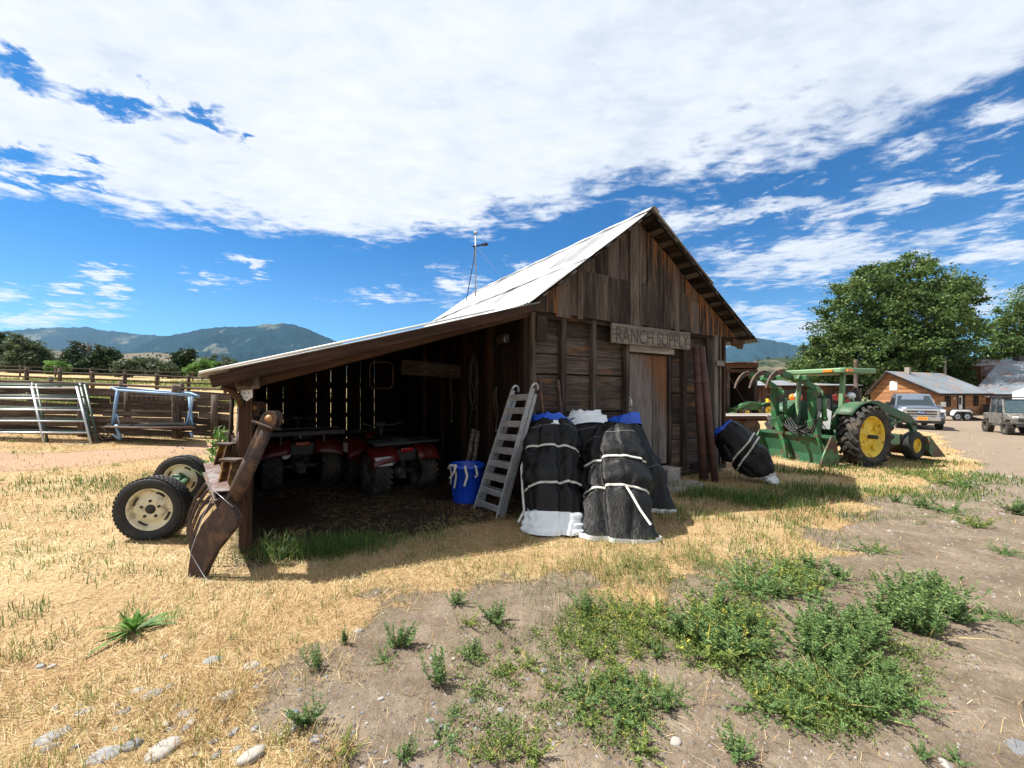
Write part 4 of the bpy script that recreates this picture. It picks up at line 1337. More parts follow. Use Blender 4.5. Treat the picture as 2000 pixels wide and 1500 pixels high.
def roll(label, base, top, stations, cinch, seed, wide=(1., 0.), top_layers=(), bottom_white=0, straps=(), tails=(), depth=.62, fold=None, seams=()):
    """base/top: world points of the axis ends; stations: radius (half width) along 0..1"""
    base, top = V(base), V(top)
    th = thing('tarp_roll', base, 0, label, 'tarp roll', 'black tarp rolls against the barn')
    ax = top - base; L = ax.length; d = ax / L
    view = V((base.x, base.y, 0)).normalized()
    sd = d.cross(view).normalized(); sd = -sd if sd.x < 0 else sd
    fw = sd.cross(d).normalized(); fw = -fw if fw.y > 0 else fw     # towards the camera
    ss = [s for s, _ in stations]; rs = [r for _, r in stations]
    n = 132; rows = 96

    def surf(s, a, extra=0.):
        r = float(np.interp(s, ss, rs))
        for cs, amt in cinch: r *= 1 - amt * math.exp(-((s - cs) / .035) ** 2)
        ca, sa = math.cos(a), math.sin(a)
        e = .85
        x = r * math.copysign(abs(ca) ** e, ca); y = depth * r * math.copysign(abs(sa) ** e, sa)
        q = V((math.cos(a) * 1.3 + seed * 3.1, math.sin(a) * 1.3, s * 3.0))
        w = mnoise.noise(q) * .095 + mnoise.noise(q * 2.1) * .045
        # a few long creases that wander down the roll, and cross wrinkles that die away from them
        for c_ in range(5):
            ca0 = seed * 1.7 + c_ * 1.31 + .55 * mnoise.noise(V((s * 2.2, c_ * 4.1, seed)))
            dd = math.atan2(math.sin(a - ca0), math.cos(a - ca0))
            w -= (.040 + .012 * (c_ % 2)) * math.exp(-(dd / .07) ** 2) * (.45 + .55 * mnoise.noise(V((s * 3.1, c_ * 2.2, seed + 5))))
            w += .016 * math.exp(-(dd / .30) ** 2) * math.sin(s * 46 + 7 * mnoise.noise(V((s * 4, a, seed))) + dd * 9)
        for cs, amt in cinch:
            g_ = math.exp(-(abs(s - cs) / .085))
            w += g_ * .024 * math.sin(a * 13 + seed + 3.2 * mnoise.noise(V((math.cos(a) * 2, math.sin(a) * 2 + seed, cs * 5)))) * (1 - math.exp(-((s - cs) / .02) ** 2))
            w += .055 * math.exp(-((s - cs - .085) / .055) ** 2) + .040 * math.exp(-((s - cs + .095) / .055) ** 2)
        w += mnoise.noise(q * 6.) * .007
        k = 1 + w / max(r, .1) * .55 * (r / .3) + extra / max(r, .05)
        off = V((0, 0, 0))
        if fold:
            fa, fdep, fwid = fold
            dd = (a - fa - .25 * (s - .5)) / fwid
            k *= 1 - fdep * math.exp(-dd * dd) * (1 - .3 * s)
        of = sd * (x * k) + fw * (y * k)
        q_ = min(max(s / .34, 0), 1); of.z *= q_ * q_ * (3 - 2 * q_)
        return d * (L * s) + of
    m = MB()
    s0, s1 = (.135 if bottom_white else 0.0), 1.0
    rws = []
    for i in range(rows + 1):
        s = s0 + (s1 - s0) * i / rows
        row = []
        for k in range(n):
            a = 2 * math.pi * k / n
            se = s + ((.045 * math.sin(a * 2 + seed + 1.2) + .014 * math.sin(a * 7)) * max(0, 1 - i / 8) if bottom_white else 0) + (.02 * math.sin(a * 3 + seed) if i == rows else 0)
            row.append(surf(max(se, 0), a))
        rws.append(row)
    m.grid(rws, True, wrap=True, uvf=lambda i, k: (k / n * 2, i / rows * L))
    b0 = len(m.v); m.v.append(tuple(d * L * .96))
    for k in range(n): m.face((rows * n + k, rows * n + (k + 1) % n, b0), None, .5, True)
    m.build('cover', M['tarp'], th)
    if bottom_white:
        m = MB()
        for lay in range(3):
            sc = (1.04, .99, .85)[lay]; rws = []
            for i in range(9):
                s = .0 + .035 * lay + ((.085, .15, .25)[lay] - .035 * lay) * i / 8
                rws.append([surf(s, 2 * math.pi * k / n, 0) * 1 + sd * 0 for k in range(n)])
            rws = [[d * (p.dot(d)) + (p - d * p.dot(d)) * (sc + (.05 if (i // 2) % 2 else 0) + .035 * (1 - i / 8) + (.06, .05, .015)[lay] * mnoise.noise(V((p.x * 7, i * .5 + lay * 3, p.y * 7 + seed)))) + V((0, 0, .012)) for p in r_] for i, r_ in enumerate(rws)]
            m.grid(rws, True, wrap=True)
        m.build('inner_white_layers', M['tarp_white'], th)
    else:
        m = MB(); rws = []
        for i in range(4):
            rws.append([(lambda p: V((p.x * (1.035 - .006 * i), p.y * (1.035 - .006 * i), .004 + .018 * i + .012 * mnoise.noise(V((k * .21, seed, 0))))))(surf(.0, 2 * math.pi * k / n)) for k in range(n)])
        m.grid(rws, True, wrap=True); m.build('white_hem', M['tarp_white'], th)
    for (col_, r0, h, sc, lean_) in top_layers:
        m = MB(); rws = []
        rr = rs[-1]
        for i in range(8):
            f = i / 7
            row = []
            for k in range(48):
                a = 2 * math.pi * k / 48
                j = mnoise.noise(V((math.cos(a) * 2.2, math.sin(a) * 2.2, seed + i * .45 + h))) * .26 + mnoise.noise(V((math.cos(a) * 5.5, math.sin(a) * 5.5, seed + i * .8))) * .13
                r_ = rr * sc * (1 - .18 * f + j * .55 * f) * (1 if i < 7 else .55)
                row.append(d * (L * (.94 + r0) + h * f * (1 + 1.1 * j)) + sd * (r_ * math.cos(a) + lean_ * f) + fw * (r_ * depth * math.sin(a)))
            rws.append(row)
        m.grid(rws, False, wrap=True)
        b0 = len(m.v); m.v.append(tuple(d * (L * (.94 + r0) + h * .8) + sd * lean_))
        for k in range(48): m.face((7 * 48 + k, 7 * 48 + (k + 1) % 48, b0), None, .5)
        m.build('folded_lining', M['tarp_white'] if col_ == 'w' else M['tarp_blue'], th)
    for cs, tl_ in straps:
        pts = []
        for k in range(91):
            a = 2 * math.pi * k / 90
            pts.append(surf(cs + tl_ * math.cos(a), a, .016))
        m = MB(); rws = []
        for e in (-.016, .016): rws.append([p + d * e for p in pts])
        m.grid(rws, True); m.build('strap', M['strap'], th, solid=.004)
    for (cs, a0, pts_) in tails:
        p0 = surf(cs, a0, .01)
        pp = [p0] + [p0 + sd * x + fw * y + d * z for x, y, z in pts_]
        ribbon(pp, .024, fw, .003).build('strap_tail', M['strap'], th)
    for cs in seams:
        m = MB(); m.tube([surf(cs + .02 * math.cos(k / 40 * 2 * math.pi), 2 * math.pi * k / 40, .002) for k in range(40)], .004, 4, closed=True); m.build('seam', gm('seam_thread', (.17, .17, .17), .8), th)
    return th


PI = math.pi
bA = ghit(1078, 1040); tA = at(1076, 832, 5.72)
roll('black tarp roll with blue and white lining on top beside the ladder', bA, tA, [(0, .315), (.15, .335), (.3, .335), (.5, .355), (.7, .35), (.88, .35), (.97, .325), (1, .29)], [(.34, .10), (.69, .075)], 1.3,
     top_layers=[('w', -.03, .12, 1.14, 0), ('b', .02, .17, 1.10, -.02)], bottom_white=1, straps=[(.34, .03), (.69, -.01)], tails=[(.69, PI * .93, [(-.06, .02, -.25), (-.03, .03, -.6), (.0, .02, -.85), (-.06, .06, -1.02)])], fold=(1.25, .28, .16), depth=.70, seams=(.90,))
bC = ghit(1268, 995); tC = at(1212, 832, 6.45)
roll('black tarp roll with crumpled blue top lying behind beside the door', bC, tC, [(0, .36), (.15, .37), (.4, .36), (.7, .32), (.9, .29), (1, .25)], [(.4, .03)], 4.2,
     top_layers=[('b', -.02, .24, 1.25, .08), ('b', .0, .20, 1.0, -.16)], depth=.6, straps=(), seams=(.35,))
bD = ghit(1165, 1010); tD = at(1140, 826, 6.05)
roll('black tarp roll with pale torn top squeezed between two larger rolls', bD, tD, [(0, .34), (.3, .34), (.7, .32), (.9, .30), (1, .27)], [(.5, .04)], 7.7,
     top_layers=[('w', -.02, .16, 1.3, .05), ('w', .03, .20, 1.1, .02), ('w', .1, .16, .4, -.12)], depth=.6, seams=(.86,))
bB = ghit(1212, 1050); tB = at(1196, 838, 5.55)
roll('glossy black tarp roll in front of the others with two pale straps', bB, tB, [(0, .415), (.08, .41), (.25, .385), (.45, .375), (.65, .36), (.85, .33), (.96, .27), (1, .22)], [(.335, .13), (.60, .10)], 2.2,
     top_layers=[('w', .0, .03, .5, .1)], straps=[(.335, -.012), (.60, .015)], tails=[(.34, PI * .42, [(.06, .03, -.15), (.13, .05, -.34), (.22, .06, -.52)]), (.335, PI * .98, [(-.02, .03, -.2), (.03, .04, -.42), (-.03, .06, -.56)])], fold=(2.05, .30, .14), depth=.72, seams=(.86,))
bE = ghit(1512, 945); tE = at(1412, 838, 7.9)
roll('black tarp roll slumped over at the right end of the barn', bE, tE, [(0, .13), (.08, .16), (.2, .23), (.4, .31), (.7, .35), (.9, .30), (1, .26)], [(.14, .12), (.55, .07)], 5.5,
     top_layers=[('w', -.14, .16, 1.16, .0), ('b', -.0, .14, 1.0, 0)], bottom_white=1, straps=[(.52, .10), (.62, .08), (.14, .02)], depth=.75)

# ================================================================ two quad bikes in the lean-to
def quad_bike(p, rz, label, rack_up):
    q = thing('quad_bike', p, rz, label, 'quad bike')
    for (x, y, r, w) in ((0, .41, .31, .27), (0, -.41, .31, .27), (1.25, .40, .31, .22), (1.25, -.40, .31, .22)):
        ty = tyre(q, 'tyre', (x, y, r), (0, 1 if y > 0 else -1, 0), r, w, .16, M['rubber_dusty'], 'knob', 20, .03, 26)
        rim(ty, 'rim', (x, y, r), (0, 1 if y > 0 else -1, 0), .16, w, M['dark'], .04, .04, 4)
    m = MB(); m.tube([(0, -.4, .31), (0, .4, .31)], .042, 10); m.lathe([(.07, -.09), (.11, -.05), (.11, .05), (.07, .09)], (0, 0.03, .31), (0, 1, 0), 14, cap0=True, cap1=True); m.build('rear_axle', M['dark'], q)
    m = MB(); m.box((-.07, .0, .25), (.06, .12, .1)); m.box((-.09, 0.0, .31), (.05, .05, .06)); m.build('hitch', M['dark'], q, bevel=.008)
    m = MB(); m.tube([(-.02, -.06, .35), (.08, -.05, .62)], [.05, .055], 10); m.tube([(-.02, .1, .42), (.1, .1, .7)], .02, 8); m.build('shock', M['dark'], q)
    m = MB(); m.box((.62, 0, .42), (1.0, .3, .28)); m.box((.55, 0, .3), (.8, .42, .07)); m.build('engine', M['dark'], q, bevel=.03)
    m = MB(); m.tube([(.5, .30, .58), (.2, .26, .56), (.02, .24, .54), (-.2, .24, .54)], [.04, .06, .085, .085], 14); m.lathe([(.085, 0), (.055, .012), (.04, .0), (.04, -.05)], (-.2, .24, .54), (-1, 0, 0), 14); m.build('exhaust', M['galv'] if rack_up else gm('sooty_steel', (.2, .18, .16), .5, .5, .2, 10), q)
    # rear fenders
    m = MB()
    for s_ in (-1, 1):
        rows = []
        for i in range(11):
            a = PI * (.05 + .82 * i / 10)
            x, z = .02 + .40 * math.cos(a), .36 + .39 * math.sin(a)
            rows.append([(x, s_ * yy, z + dz) for yy, dz in ((.17, .03), (.28, .02), (.44, .0), (.56, -.03), (.58, -.08))])
        m.grid(rows)
    m.build('rear_fender', M['red'], q, solid=.012)
    m = MB()
    for s_ in (-1, 1):
        rows = []
        for i in range(11):
            a = PI * (.08 + .84 * i / 10)
            x, z = 1.25 + .42 * math.cos(a), .37 + .40 * math.sin(a)
            rows.append([(x, s_ * yy, z + dz) for yy, dz in ((.16, .05), (.30, .03), (.46, .0), (.56, -.05))])
        m.grid(rows)
    m.grid([[(x, y, z + .05 * (1 - (y / .2) ** 2)) for y in (-.2, -.1, 0, .1, .2)] for x, z in ((.85, .78), (1.05, .84), (1.3, .86), (1.55, .78), (1.66, .62))])
    m.build('front_fender', M['red'], q, solid=.012)
    m = MB(); m.grid([[(x, y * w, z - .05 * abs(y) ** 2) for y in (-1, -.6, 0, .6, 1)] for x, z, w in ((-.12, .80, .13), (.1, .84, .16), (.4, .81, .16), (.6, .80, .13), (.85, .86, .10))])
    m.build('seat', M['black'], q, solid=.09)
    m = MB(); m.box((-.22, 0, .62), (.05, .34, .16)); m.grid([[(-.25 + .03 * abs(y), y, z) for y in (-.15, 0, .15)] for z in (.52, .6, .68)]); m.build('tail_panel', M['black'], q, bevel=.02)
    m = MB(); m.box((-.262, 0, .69), (.03, .22, .07)); m.build('tail_light', M['redlens'], q, bevel=.02)
    m = MB()
    if rack_up:
        m.box((-.05, 0, .865), (.62, 1.18, .035)); m.beam((-.36, -.6, .86), (-.36, .6, .86), .03, .065); m.beam((.26, -.6, .88), (.26, .6, .88), .03, .05)
        for y in (-.3, .3): m.beam((-.3, y, .7), (-.3, y, .86), .03, .03)
        m.build('cargo_deck', gm('worn_black_deck', (.05, .048, .046), .7, 0, .4, 12, (.12, .10, .09), .4, 10), q, bevel=.006)
        m = MB(); m.tube([(-.385, .05, .85), (-.4, .05, .82), (-.39, .03, .79), (-.38, .05, .775)], .008, 6); m.build('hook', M['galv'], q)
    else:
        for k in range(6): m.tube([(-.30 + .08 * k, -.5, .80), (-.30 + .08 * k, .5, .80)], .012, 6)
        m.tube([(-.32, -.54, .81), (-.32, .54, .81), (.18, .5, .82), (.18, -.5, .82)], .017, 7, closed=True)
        m.build('rear_rack', M['black'], q)
        m = MB(); m.prism([(-.14, -.08), (.1, -.08), (.16, .06), (-.1, .06)], (-.30, .40, .56), (0, 1, 0), (0, 0, 1), .02); m.build('mud_flap', M['galv'], q)
        m = MB(); m.box((.93, .575, .66), (.18, .006, .16)); m.build('warning_decal', M['white'], q)
    m = MB(); m.tube([(.78, 0, .8), (.74, 0, 1.0)], .035, 8); m.tube([(.62, -.40, 1.08), (.72, -.2, 1.03), (.76, 0, 1.02), (.72, .2, 1.03), (.62, .40, 1.08)], .015, 8); m.build('handlebar', M['dark'], q)
    m = MB(); m.box((.80, 0, 1.04), (.12, .18, .08)); m.build('instrument_pod', M['black'], q, bevel=.02)
    m = MB(); m.tube([(1.05, -.42, .9), (1.05, .42, .9), (1.6, .38, .88), (1.6, -.38, .88)], .016, 7, closed=True)
    for k in range(4): m.tube([(1.15 + .12 * k, -.4, .9), (1.15 + .12 * k, .4, .9)], .011, 6)
    m.build('front_rack', M['black'], q)
    m = MB(); m.tube([(1.7, -.25, .3), (1.76, -.22, .55), (1.7, -.2, .8), (1.7, .2, .8), (1.76, .22, .55), (1.7, .25, .3)], .018, 7); m.build('bull_bar', M['dark'], q)
    return q


pa = V((-3.62, 6.95, 0)); pa.z = g1(pa.x, pa.y)
pb_ = V((-1.86, 6.72, 0)); pb_.z = g1(pb_.x, pb_.y)
hA = math.atan2(.85, -.53)
qa = quad_bike(pa, hA, 'dirty quad bike with a broad black cargo deck in the shed', True); qa.scale = (1.06,) * 3
qb = quad_bike(pb_, hA + .16, 'red quad bike with a wire rack and mud flap in the shed', False)
# ================================================================ gates leaning on the plank fence (left)
def gate(label, pr_bot, pr_top, lenx, dirv, nbars, mat, uprights, bw=.045):
    """pr_*: right end bottom / top points; runs along dirv to the left"""
    g_ = thing('farm_gate', pr_bot, 0, label, 'gate', 'tube gates stacked on the fence')
    up = V(pr_top) - V(pr_bot); dv = V(dirv).normalized() * lenx
    for i in range(nbars):
        f = i / (nbars - 1)
        a = up * f; m = MB(); m.tube([a, a + dv], bw * .5, 8); m.build('bar', M[mat], g_)
    for u in uprights:
        m = MB(); m.tube([dv * u - up * .02, dv * u + up * 1.02], bw * .55, 8); m.build('upright', M[mat], g_)
    return g_


gb0 = ghit(178, 868); gt0 = at(150, 758, gb0.y + .42)
gdir = ghit(-60, 866) - gb0; gdir.z = g1(gb0.x - 2.4, gb0.y) - g1(gb0.x, gb0.y)
gdir = V((-2.2, -.12, .02))
gate('silver galvanised six-bar tube gate leaning in front of green gates', gb0, gt0, 3.6, gdir, 6, 'galv', (0, .30, .62, 1))
for i, (dx, dy, dz, lab) in enumerate(((.02, .16, .06, 'dark green tube gate directly behind the silver gate'), (-.25, .30, .10, 'dark green tube gate nearest the plank fence, behind two others'))):
    gate(lab, gb0 + V((dx, dy, .0)), gt0 + V((dx - .05, dy + .06, dz)), 3.6, gdir, 6, 'gate_green' if 'gate_green' in M else M.setdefault('gate_green', gm('dull_green_paint', (.035, .065, .045), .5, 0, .2, 5)) and 'gate_green', (0.0, .33, .66, 1))

# ================================================================ plank fence and the posts in front of it
fa, fb = ghit(-40, 845), ghit(436, 846)
fa = V((-14.2, 11.0, 0)); fb = V((-8.0, 11.6, 0))
fn = thing('plank_fence', V((fa.x, fa.y, g1(fa.x, fa.y))), 0, 'old fence of wide horizontal weathered planks behind the gates', 'fence')
oo = fn.location.copy(); dv = (fb - fa); L = dv.length; dv.normalize()
random.seed(5)
pm = [MB() for _ in range(7)]
lv = [.10, .27, .44, .61, .79, .97, 1.2]
for i, z in enumerate(lv):
    x = 0
    while x < L:
        w = random.uniform(1.8, 3.0); e = min(x + w, L)
        p = fa + dv * x; q = fa + dv * e
        za, zb = g1(p.x, p.y) + z, g1(q.x, q.y) + z
        s_ = random.uniform(-.04, .04)
        if random.random() < .97:
            pm[i].beam(V((p.x, p.y + random.uniform(-.05, .05), za + s_)) - oo, V((q.x, q.y + random.uniform(-.05, .05), zb - s_)) - oo, .05, random.uniform(.14, .19))
        x = e + .02
for mm in pm: mm.build('plank', M['wood_fence'], fn)
for px in (-40, 60, 250, 420):
    p = V(((px - 1000) / F * 11.4, 11.3, 0)); z = g1(p.x, p.y); m = MB(); m.tube([V((p.x, p.y + .08, z - .1)) - oo, V((p.x, p.y + .08, z + 1.25)) - oo], [.09, .08], 9); m.build('post', M['wood_fence'], fn)
for (px, py0, py1, Y, w, lab) in ((163, 746, 832, 10.95, .12, 'thick upright log post beside the right end of the gates'), (345, 752, 838, 11.15, .11, 'round log post behind the blue frame, silvery and split')):
    p = V(((px - 1000) / F * Y, Y, 0)); p.z = g1(p.x, p.y); top = at(px, py0, Y).z
    o = thing('log_post', p, 0, lab, 'post')
    m = MB(); m.tube([(0, 0, -.1), (.01, 0, .5), (-.01, 0, (top - p.z) * .98), (0, 0, top - p.z)], [w * 1.05, w, w * .95, w * .8], 12); m.build('shaft', M['wood_fence'], o)
    m = MB(); m.tube([(math.cos(k * .5) * w * 1.03, math.sin(k * .5) * w * 1.03, .9 + .01 * (k % 2)) for k in range(13)], .008, 4); m.build('wire_loop', M['rust'], o)

# far rail fence: every panel of rails hangs on its own row of posts
def rail_fence(label, pts, ph, rails, rr=.05, step=2.4, name='rail_fence'):
    p0 = V((pts[0][0], pts[0][1], g1(*pts[0])))
    th = thing(name, p0, 0, label, 'fence')
    pp = []
    for (a, b) in zip(pts, pts[1:]):
        n = max(1, int(math.hypot(b[0] - a[0], b[1] - a[1]) / step))
        for k in range(n): pp.append((a[0] + (b[0] - a[0]) * k / n, a[1] + (b[1] - a[1]) * k / n))
    pp.append(pts[-1])
    P3 = [V((x, y, g1(x, y))) - p0 for x, y in pp]
    for p in P3:
        m = MB(); m.tube([p + V((0, 0, -.1)), p + V((0, 0, ph * random.uniform(.96, 1.08)))], rr * 1.35, 7); m.build('post', M['wood_fence'], th)
    for z in rails:
        m = MB(); m.tube([p + V((0, -.06, z + random.uniform(-.03, .03))) for p in P3], rr * .8, 6); m.build('rail', M['wood_fence'], th)
    return th


rail_fence('long brown post and rail fence at the far side of the corral', [(-34, 26.5), (-22, 27.5), (-12.5, 28.2)], 1.35, (.4, .75, 1.15), .08, 2.0)
rail_fence('middle post and rail fence crossing the corral behind the plank fence', [(-27, 18.0), (-18, 18.6), (-10.2, 19.4)], 1.15, (.45, .95), .065, 2.3)
rail_fence('thin wire and post fence beyond the corral by the bushes', [(-60, 46), (-30, 48), (-14, 49)], 1.2, (.5, 1.05), .06, 3.4)
# stack of grey timber in the corral
o = thing('timber_stack', V((-14.6, 15.5, g1(-14.6, 15.5))), .1, 'low heap of grey timbers inside the corral behind the blue frame', 'timber')
for k in range(5):
    m = MB(); m.beam((-1.8 + .2 * k, .2 * k, .12 + .14 * (k % 3)), (1.9 - .1 * k, .15 * k + .1, .14 + .14 * (k % 3)), .14, .14); m.build('timber', M['wood_fence'], o)

# ================================================================ blue steel frame with a black mat
f0 = V((-10.6, 10.75, 0))
bf = thing('blue_frame', V((f0.x, f0.y, g1(f0.x, f0.y))), 0, 'pale blue tube frame on legs with sagging black mat by the plank fence', 'frame')
ob = bf.location.copy()


def bl(px, py, Y): return at(px, py, Y) - ob


M['bluepaint'] = gm('chalky_blue_paint', (.17, .30, .48), .55, 0, .15, 5, (.35, .38, .42), .35, 6)
m = MB(); m.tube([bl(219, 758, 10.4), bl(228, 762, 10.3), bl(300, 767, 10.3), bl(375, 772, 10.35), bl(388, 774, 10.5), bl(372, 768, 11.2), bl(300, 763, 11.3), bl(235, 758, 11.2), bl(219, 757, 10.7)], .032, 8, closed=True); m.build('top_rail', M['bluepaint'], bf)
for (a, b, c, Y) in (((230, 762), (220, 830), None, 10.3), ((376, 774), (366, 832), None, 10.35), ((226, 830), (236, 856), None, 10.2), ((370, 775), (375, 835), None, 10.9)):
    m = MB(); m.tube([bl(*a, Y), bl(*b, Y - .02)], .035, 8); m.build('leg', M['bluepaint'], bf)
for a, b in (((228, 808), (234, 832)), ((371, 808), (377, 832)), ((228, 808), (219, 832)), ((371, 805), (362, 832))):
    m = MB(); m.tube([bl(*a, 10.3), bl(*b, 10.28)], .014, 6); m.build('brace', M['bluepaint'], bf)
m = MB(); m.grid([[bl(px, py + 1.5 * math.sin(k * .5), Y) for k, px in enumerate(np.linspace(208, 384, 14))] for py, Y in ((828, 11.0), (830, 10.6), (833, 10.15))]); m.build('mat', gm('black_mesh_mat', (.008, .008, .008), .95, spec=.1), bf, solid=.05)
m = MB(); m.tube([bl(205, 834, 10.1), bl(290, 836, 10.12), bl(383, 835, 10.15)], .03, 7); m.build('mat_edge', M['rust'], bf)
m = MB()
for k in range(13):
    px = 252 + 9.5 * k
    m.tube([bl(px - 6, 768 + .3 * k, 10.95), bl(px, 790, 10.95), bl(px + 4, 806, 10.9)], .003, 4)
    m.tube([bl(px + 8, 768 + .3 * k, 10.97), bl(px - 4, 806, 10.93)], .0025, 4)
m.build('net', M['rust'], bf)
for a, b in (((222, 850), (236, 858)), ((372, 845), (376, 853))):
    m = MB(); m.tube([bl(*a, 10.2), bl(*b, 10.18)], .03, 6); m.build('foot', M['bluepaint'], bf)

# ================================================================ trees
def leaves(cent, nrm_r, size, seed, asp=.55):
    r_ = np.random.default_rng(seed)
    n = len(cent)
    a = r_.normal(size=(n, 3)); a /= np.linalg.norm(a, axis=1)[:, None]
    b = r_.normal(size=(n, 3)); b -= a * (a * b).sum(1)[:, None]; b /= np.linalg.norm(b, axis=1)[:, None]
    s = size * r_.uniform(.6, 1.35, (n, 1))
    v = np.stack([cent + a * s, cent + b * s * asp, cent - a * s, cent - b * s * asp], 1).reshape(-1, 3)
    f = np.arange(4 * n).reshape(n, 4)
    return v, f


def tree(name, base, H, blobs, label, mat, n, size, seed, trunk=.3, clump=.6, limbs=True, dead=0, cat='tree', group=None, nclump=None, bias=.35):
    """blobs: (x,y,z,rx,ry,rz) about the base in metres"""
    r_ = np.random.default_rng(seed)
    th = thing(name, base, 0, label, cat, group)
    vol = np.array([b[3] * b[4] * b[5] for b in blobs]); vol = vol ** .75; vol /= vol.sum()
    nc = nclump or max(12, n // 60)
    which = r_.choice(len(blobs), nc, p=vol)
    d = r_.normal(size=(nc, 3)); d /= np.linalg.norm(d, axis=1)[:, None]
    rad = r_.uniform(0, 1, nc) ** bias
    B = np.array(blobs)[which]
    cc = B[:, :3] + d * B[:, 3:] * rad[:, None] * r_.uniform(.86, 1.12, (nc, 1))
    cc = cc[cc[:, 2] > .1]
    nc = len(cc)
    ct = np.clip(r_.normal(.5, .17, nc), 0.05, .95)
    cs = clump * r_.uniform(.5, 1.4, nc)
    wi = r_.integers(0, nc, n)
    off_ = r_.normal(size=(n, 3)) * cs[wi][:, None] * np.array([.62, .62, .42])
    pos = cc[wi] + off_
    pos[:, 2] = np.maximum(pos[:, 2], .05)
    v, f = leaves(pos, None, size, seed + 1)
    tone = np.clip(ct[wi] + r_.normal(0, .16, n), 0, 1)
    np_mesh('crown', v, f, tone, M[mat], th)
    m = MB()
    top = max(b[2] for b in blobs)
    m.tube([(0, 0, -.3), (.05 * trunk, 0, H * .12), (-.1 * trunk, .1 * trunk, H * .3), (.2 * trunk, 0, H * .55), (0, 0, H * .8)], [trunk * 1.25, trunk, trunk * .85, trunk * .5, trunk * .15], 10)
    if limbs:
        for k in range(min(26, nc)):
            c = cc[r_.integers(0, nc)]
            z0 = H * r_.uniform(.12, .5); z0 = min(z0, c[2] * .9)
            mid = np.array([c[0] * .45, c[1] * .45, z0 + (c[2] - z0) * .4])
            m.tube([(0, 0, z0), tuple(mid), tuple(c)], [trunk * .38, trunk * .2, trunk * .05], 6)
    m.build('trunk', M['bark'], th)
    if dead:
        m = MB()
        for k in range(dead):
            a = r_.uniform(0, 6.28); e = r_.uniform(.2, .9); l_ = H * r_.uniform(.35, .6)
            p0 = np.array([r_.uniform(-.3, .3) * H * .5, 0, H * .5]); p1 = p0 + np.array([math.cos(a) * e * l_ * .5, math.sin(a) * e * l_ * .3, l_ * .6]); p2 = p1 + np.array([math.cos(a) * l_ * .2, 0, l_ * .35])
            m.tube([tuple(p0), tuple(p1), tuple(p2)], [trunk * .3, trunk * .16, .02], 5)
            for j in range(3):
                q = p1 + (p2 - p1) * r_.uniform(0, .8); m.tube([tuple(q), tuple(q + np.array([r_.uniform(-1, 1), 0, r_.uniform(.3, 1)]) * l_ * .18)], [trunk * .1, .015], 4)
        m.build('dead_branches', gm('grey_dead_wood', (.17, .15, .135), .9, 0, .2, 10), th)
    return th


def base_at(px, Y):
    x = (px - 1000) / F * Y
    return V((x, Y, g1(x, Y)))


def treepx(px, Y, crown, **kw):
    """crown blobs given as (px, py, half width px, half height px, depth m offset)"""
    b = base_at(px, Y); s = Y / F
    bl_ = []
    top = 0
    for (cx, cy, rx, ry, dy) in crown:
        p = at(cx, cy, Y) - b
        bl_.append((p.x + dy * (cx - 1000) / F, dy, p.z, rx * s, rx * s * .9, ry * s)); top = max(top, p.z + ry * s)
    return tree(kw.pop('name', 'broadleaf_tree'), b, top, bl_, **kw)


treepx(1760, 56, [(1640, 668, 62, 62, 0), (1690, 610, 68, 72, -1), (1735, 560, 62, 50, 0), (1790, 548, 52, 42, 0), (1835, 575, 56, 44, 1), (1868, 605, 42, 42, 1), (1790, 640, 95, 75, -2), (1720, 690, 85, 62, -3), (1850, 680, 50, 58, 0), (1610, 705, 46, 46, 0), (1780, 725, 90, 50, 0), (1665, 745, 70, 40, 1), (1700, 540, 26, 22, 0), (1655, 575, 24, 22, 0), (1618, 625, 24, 24, 0), (1815, 520, 24, 20, 0), (1875, 560, 22, 20, 0), (1900, 590, 22, 16, 0), (1780, 512, 26, 16, 0), (1590, 670, 26, 20, 0), (1895, 640, 20, 22, 0)],
       label='huge spreading dark green shade tree towering behind the orange house', mat='leaf_tree', n=95000, size=.19, seed=3, trunk=.75, clump=.80, nclump=900, bias=.30)
treepx(1990, 66, [(1990, 620, 44, 46, 0), (1965, 665, 46, 36, 0), (1925, 690, 40, 40, 3), (2040, 640, 60, 80, 0), (1985, 585, 30, 24, 0), (1945, 720, 60, 40, 2)],
       label='lighter open-crowned tree at the right edge behind the rusty roof', mat='leaf_tree', n=24000, size=.19, seed=5, trunk=.5, clump=.9, nclump=230)
treepx(1585, 70, [(1580, 725, 40, 26, 0), (1615, 735, 50, 24, 0)], label='low green bushy tree between the dry hill and the tractor canopy', mat='leaf_tree', n=6000, size=.3, seed=8, trunk=.3, clump=.9, name='bushy_tree')
# left row beyond the corral
treepx(-10, 62, [(-16, 690, 30, 50, 0), (8, 708, 18, 30, 0)], label='tall dark green tree at the far left edge beyond the corral', mat='leaf_dark', n=15300, size=.19, seed=12, trunk=.3, clump=0.54)
treepx(58, 58, [(54, 698, 30, 32, 0), (40, 676, 18, 22, 0), (66, 714, 26, 20, 0), (40, 718, 24, 16, 0)], label='rounded mid-green tree second from the left edge beyond the corral', mat='leaf_sage', n=15300, size=.18, seed=13, trunk=.3, clump=0.51)
treepx(92, 64, [(92, 712, 16, 18, 0)], label='small dark bush tucked right of the rounded mid-green tree', mat='leaf_dark', n=3400, size=.18, seed=14, trunk=.12, clump=0.36, name='bush', cat='bush', limbs=False)
treepx(175, 60, [(160, 694, 22, 24, 0), (202, 700, 22, 26, 0), (142, 712, 20, 18, 0), (180, 716, 36, 16, 0), (214, 720, 18, 13, 0)], label='wide dark tree with bare dead branches sticking out of its top', mat='leaf_dark', n=17850, size=.18, seed=15, trunk=.32, clump=0.48, dead=9)
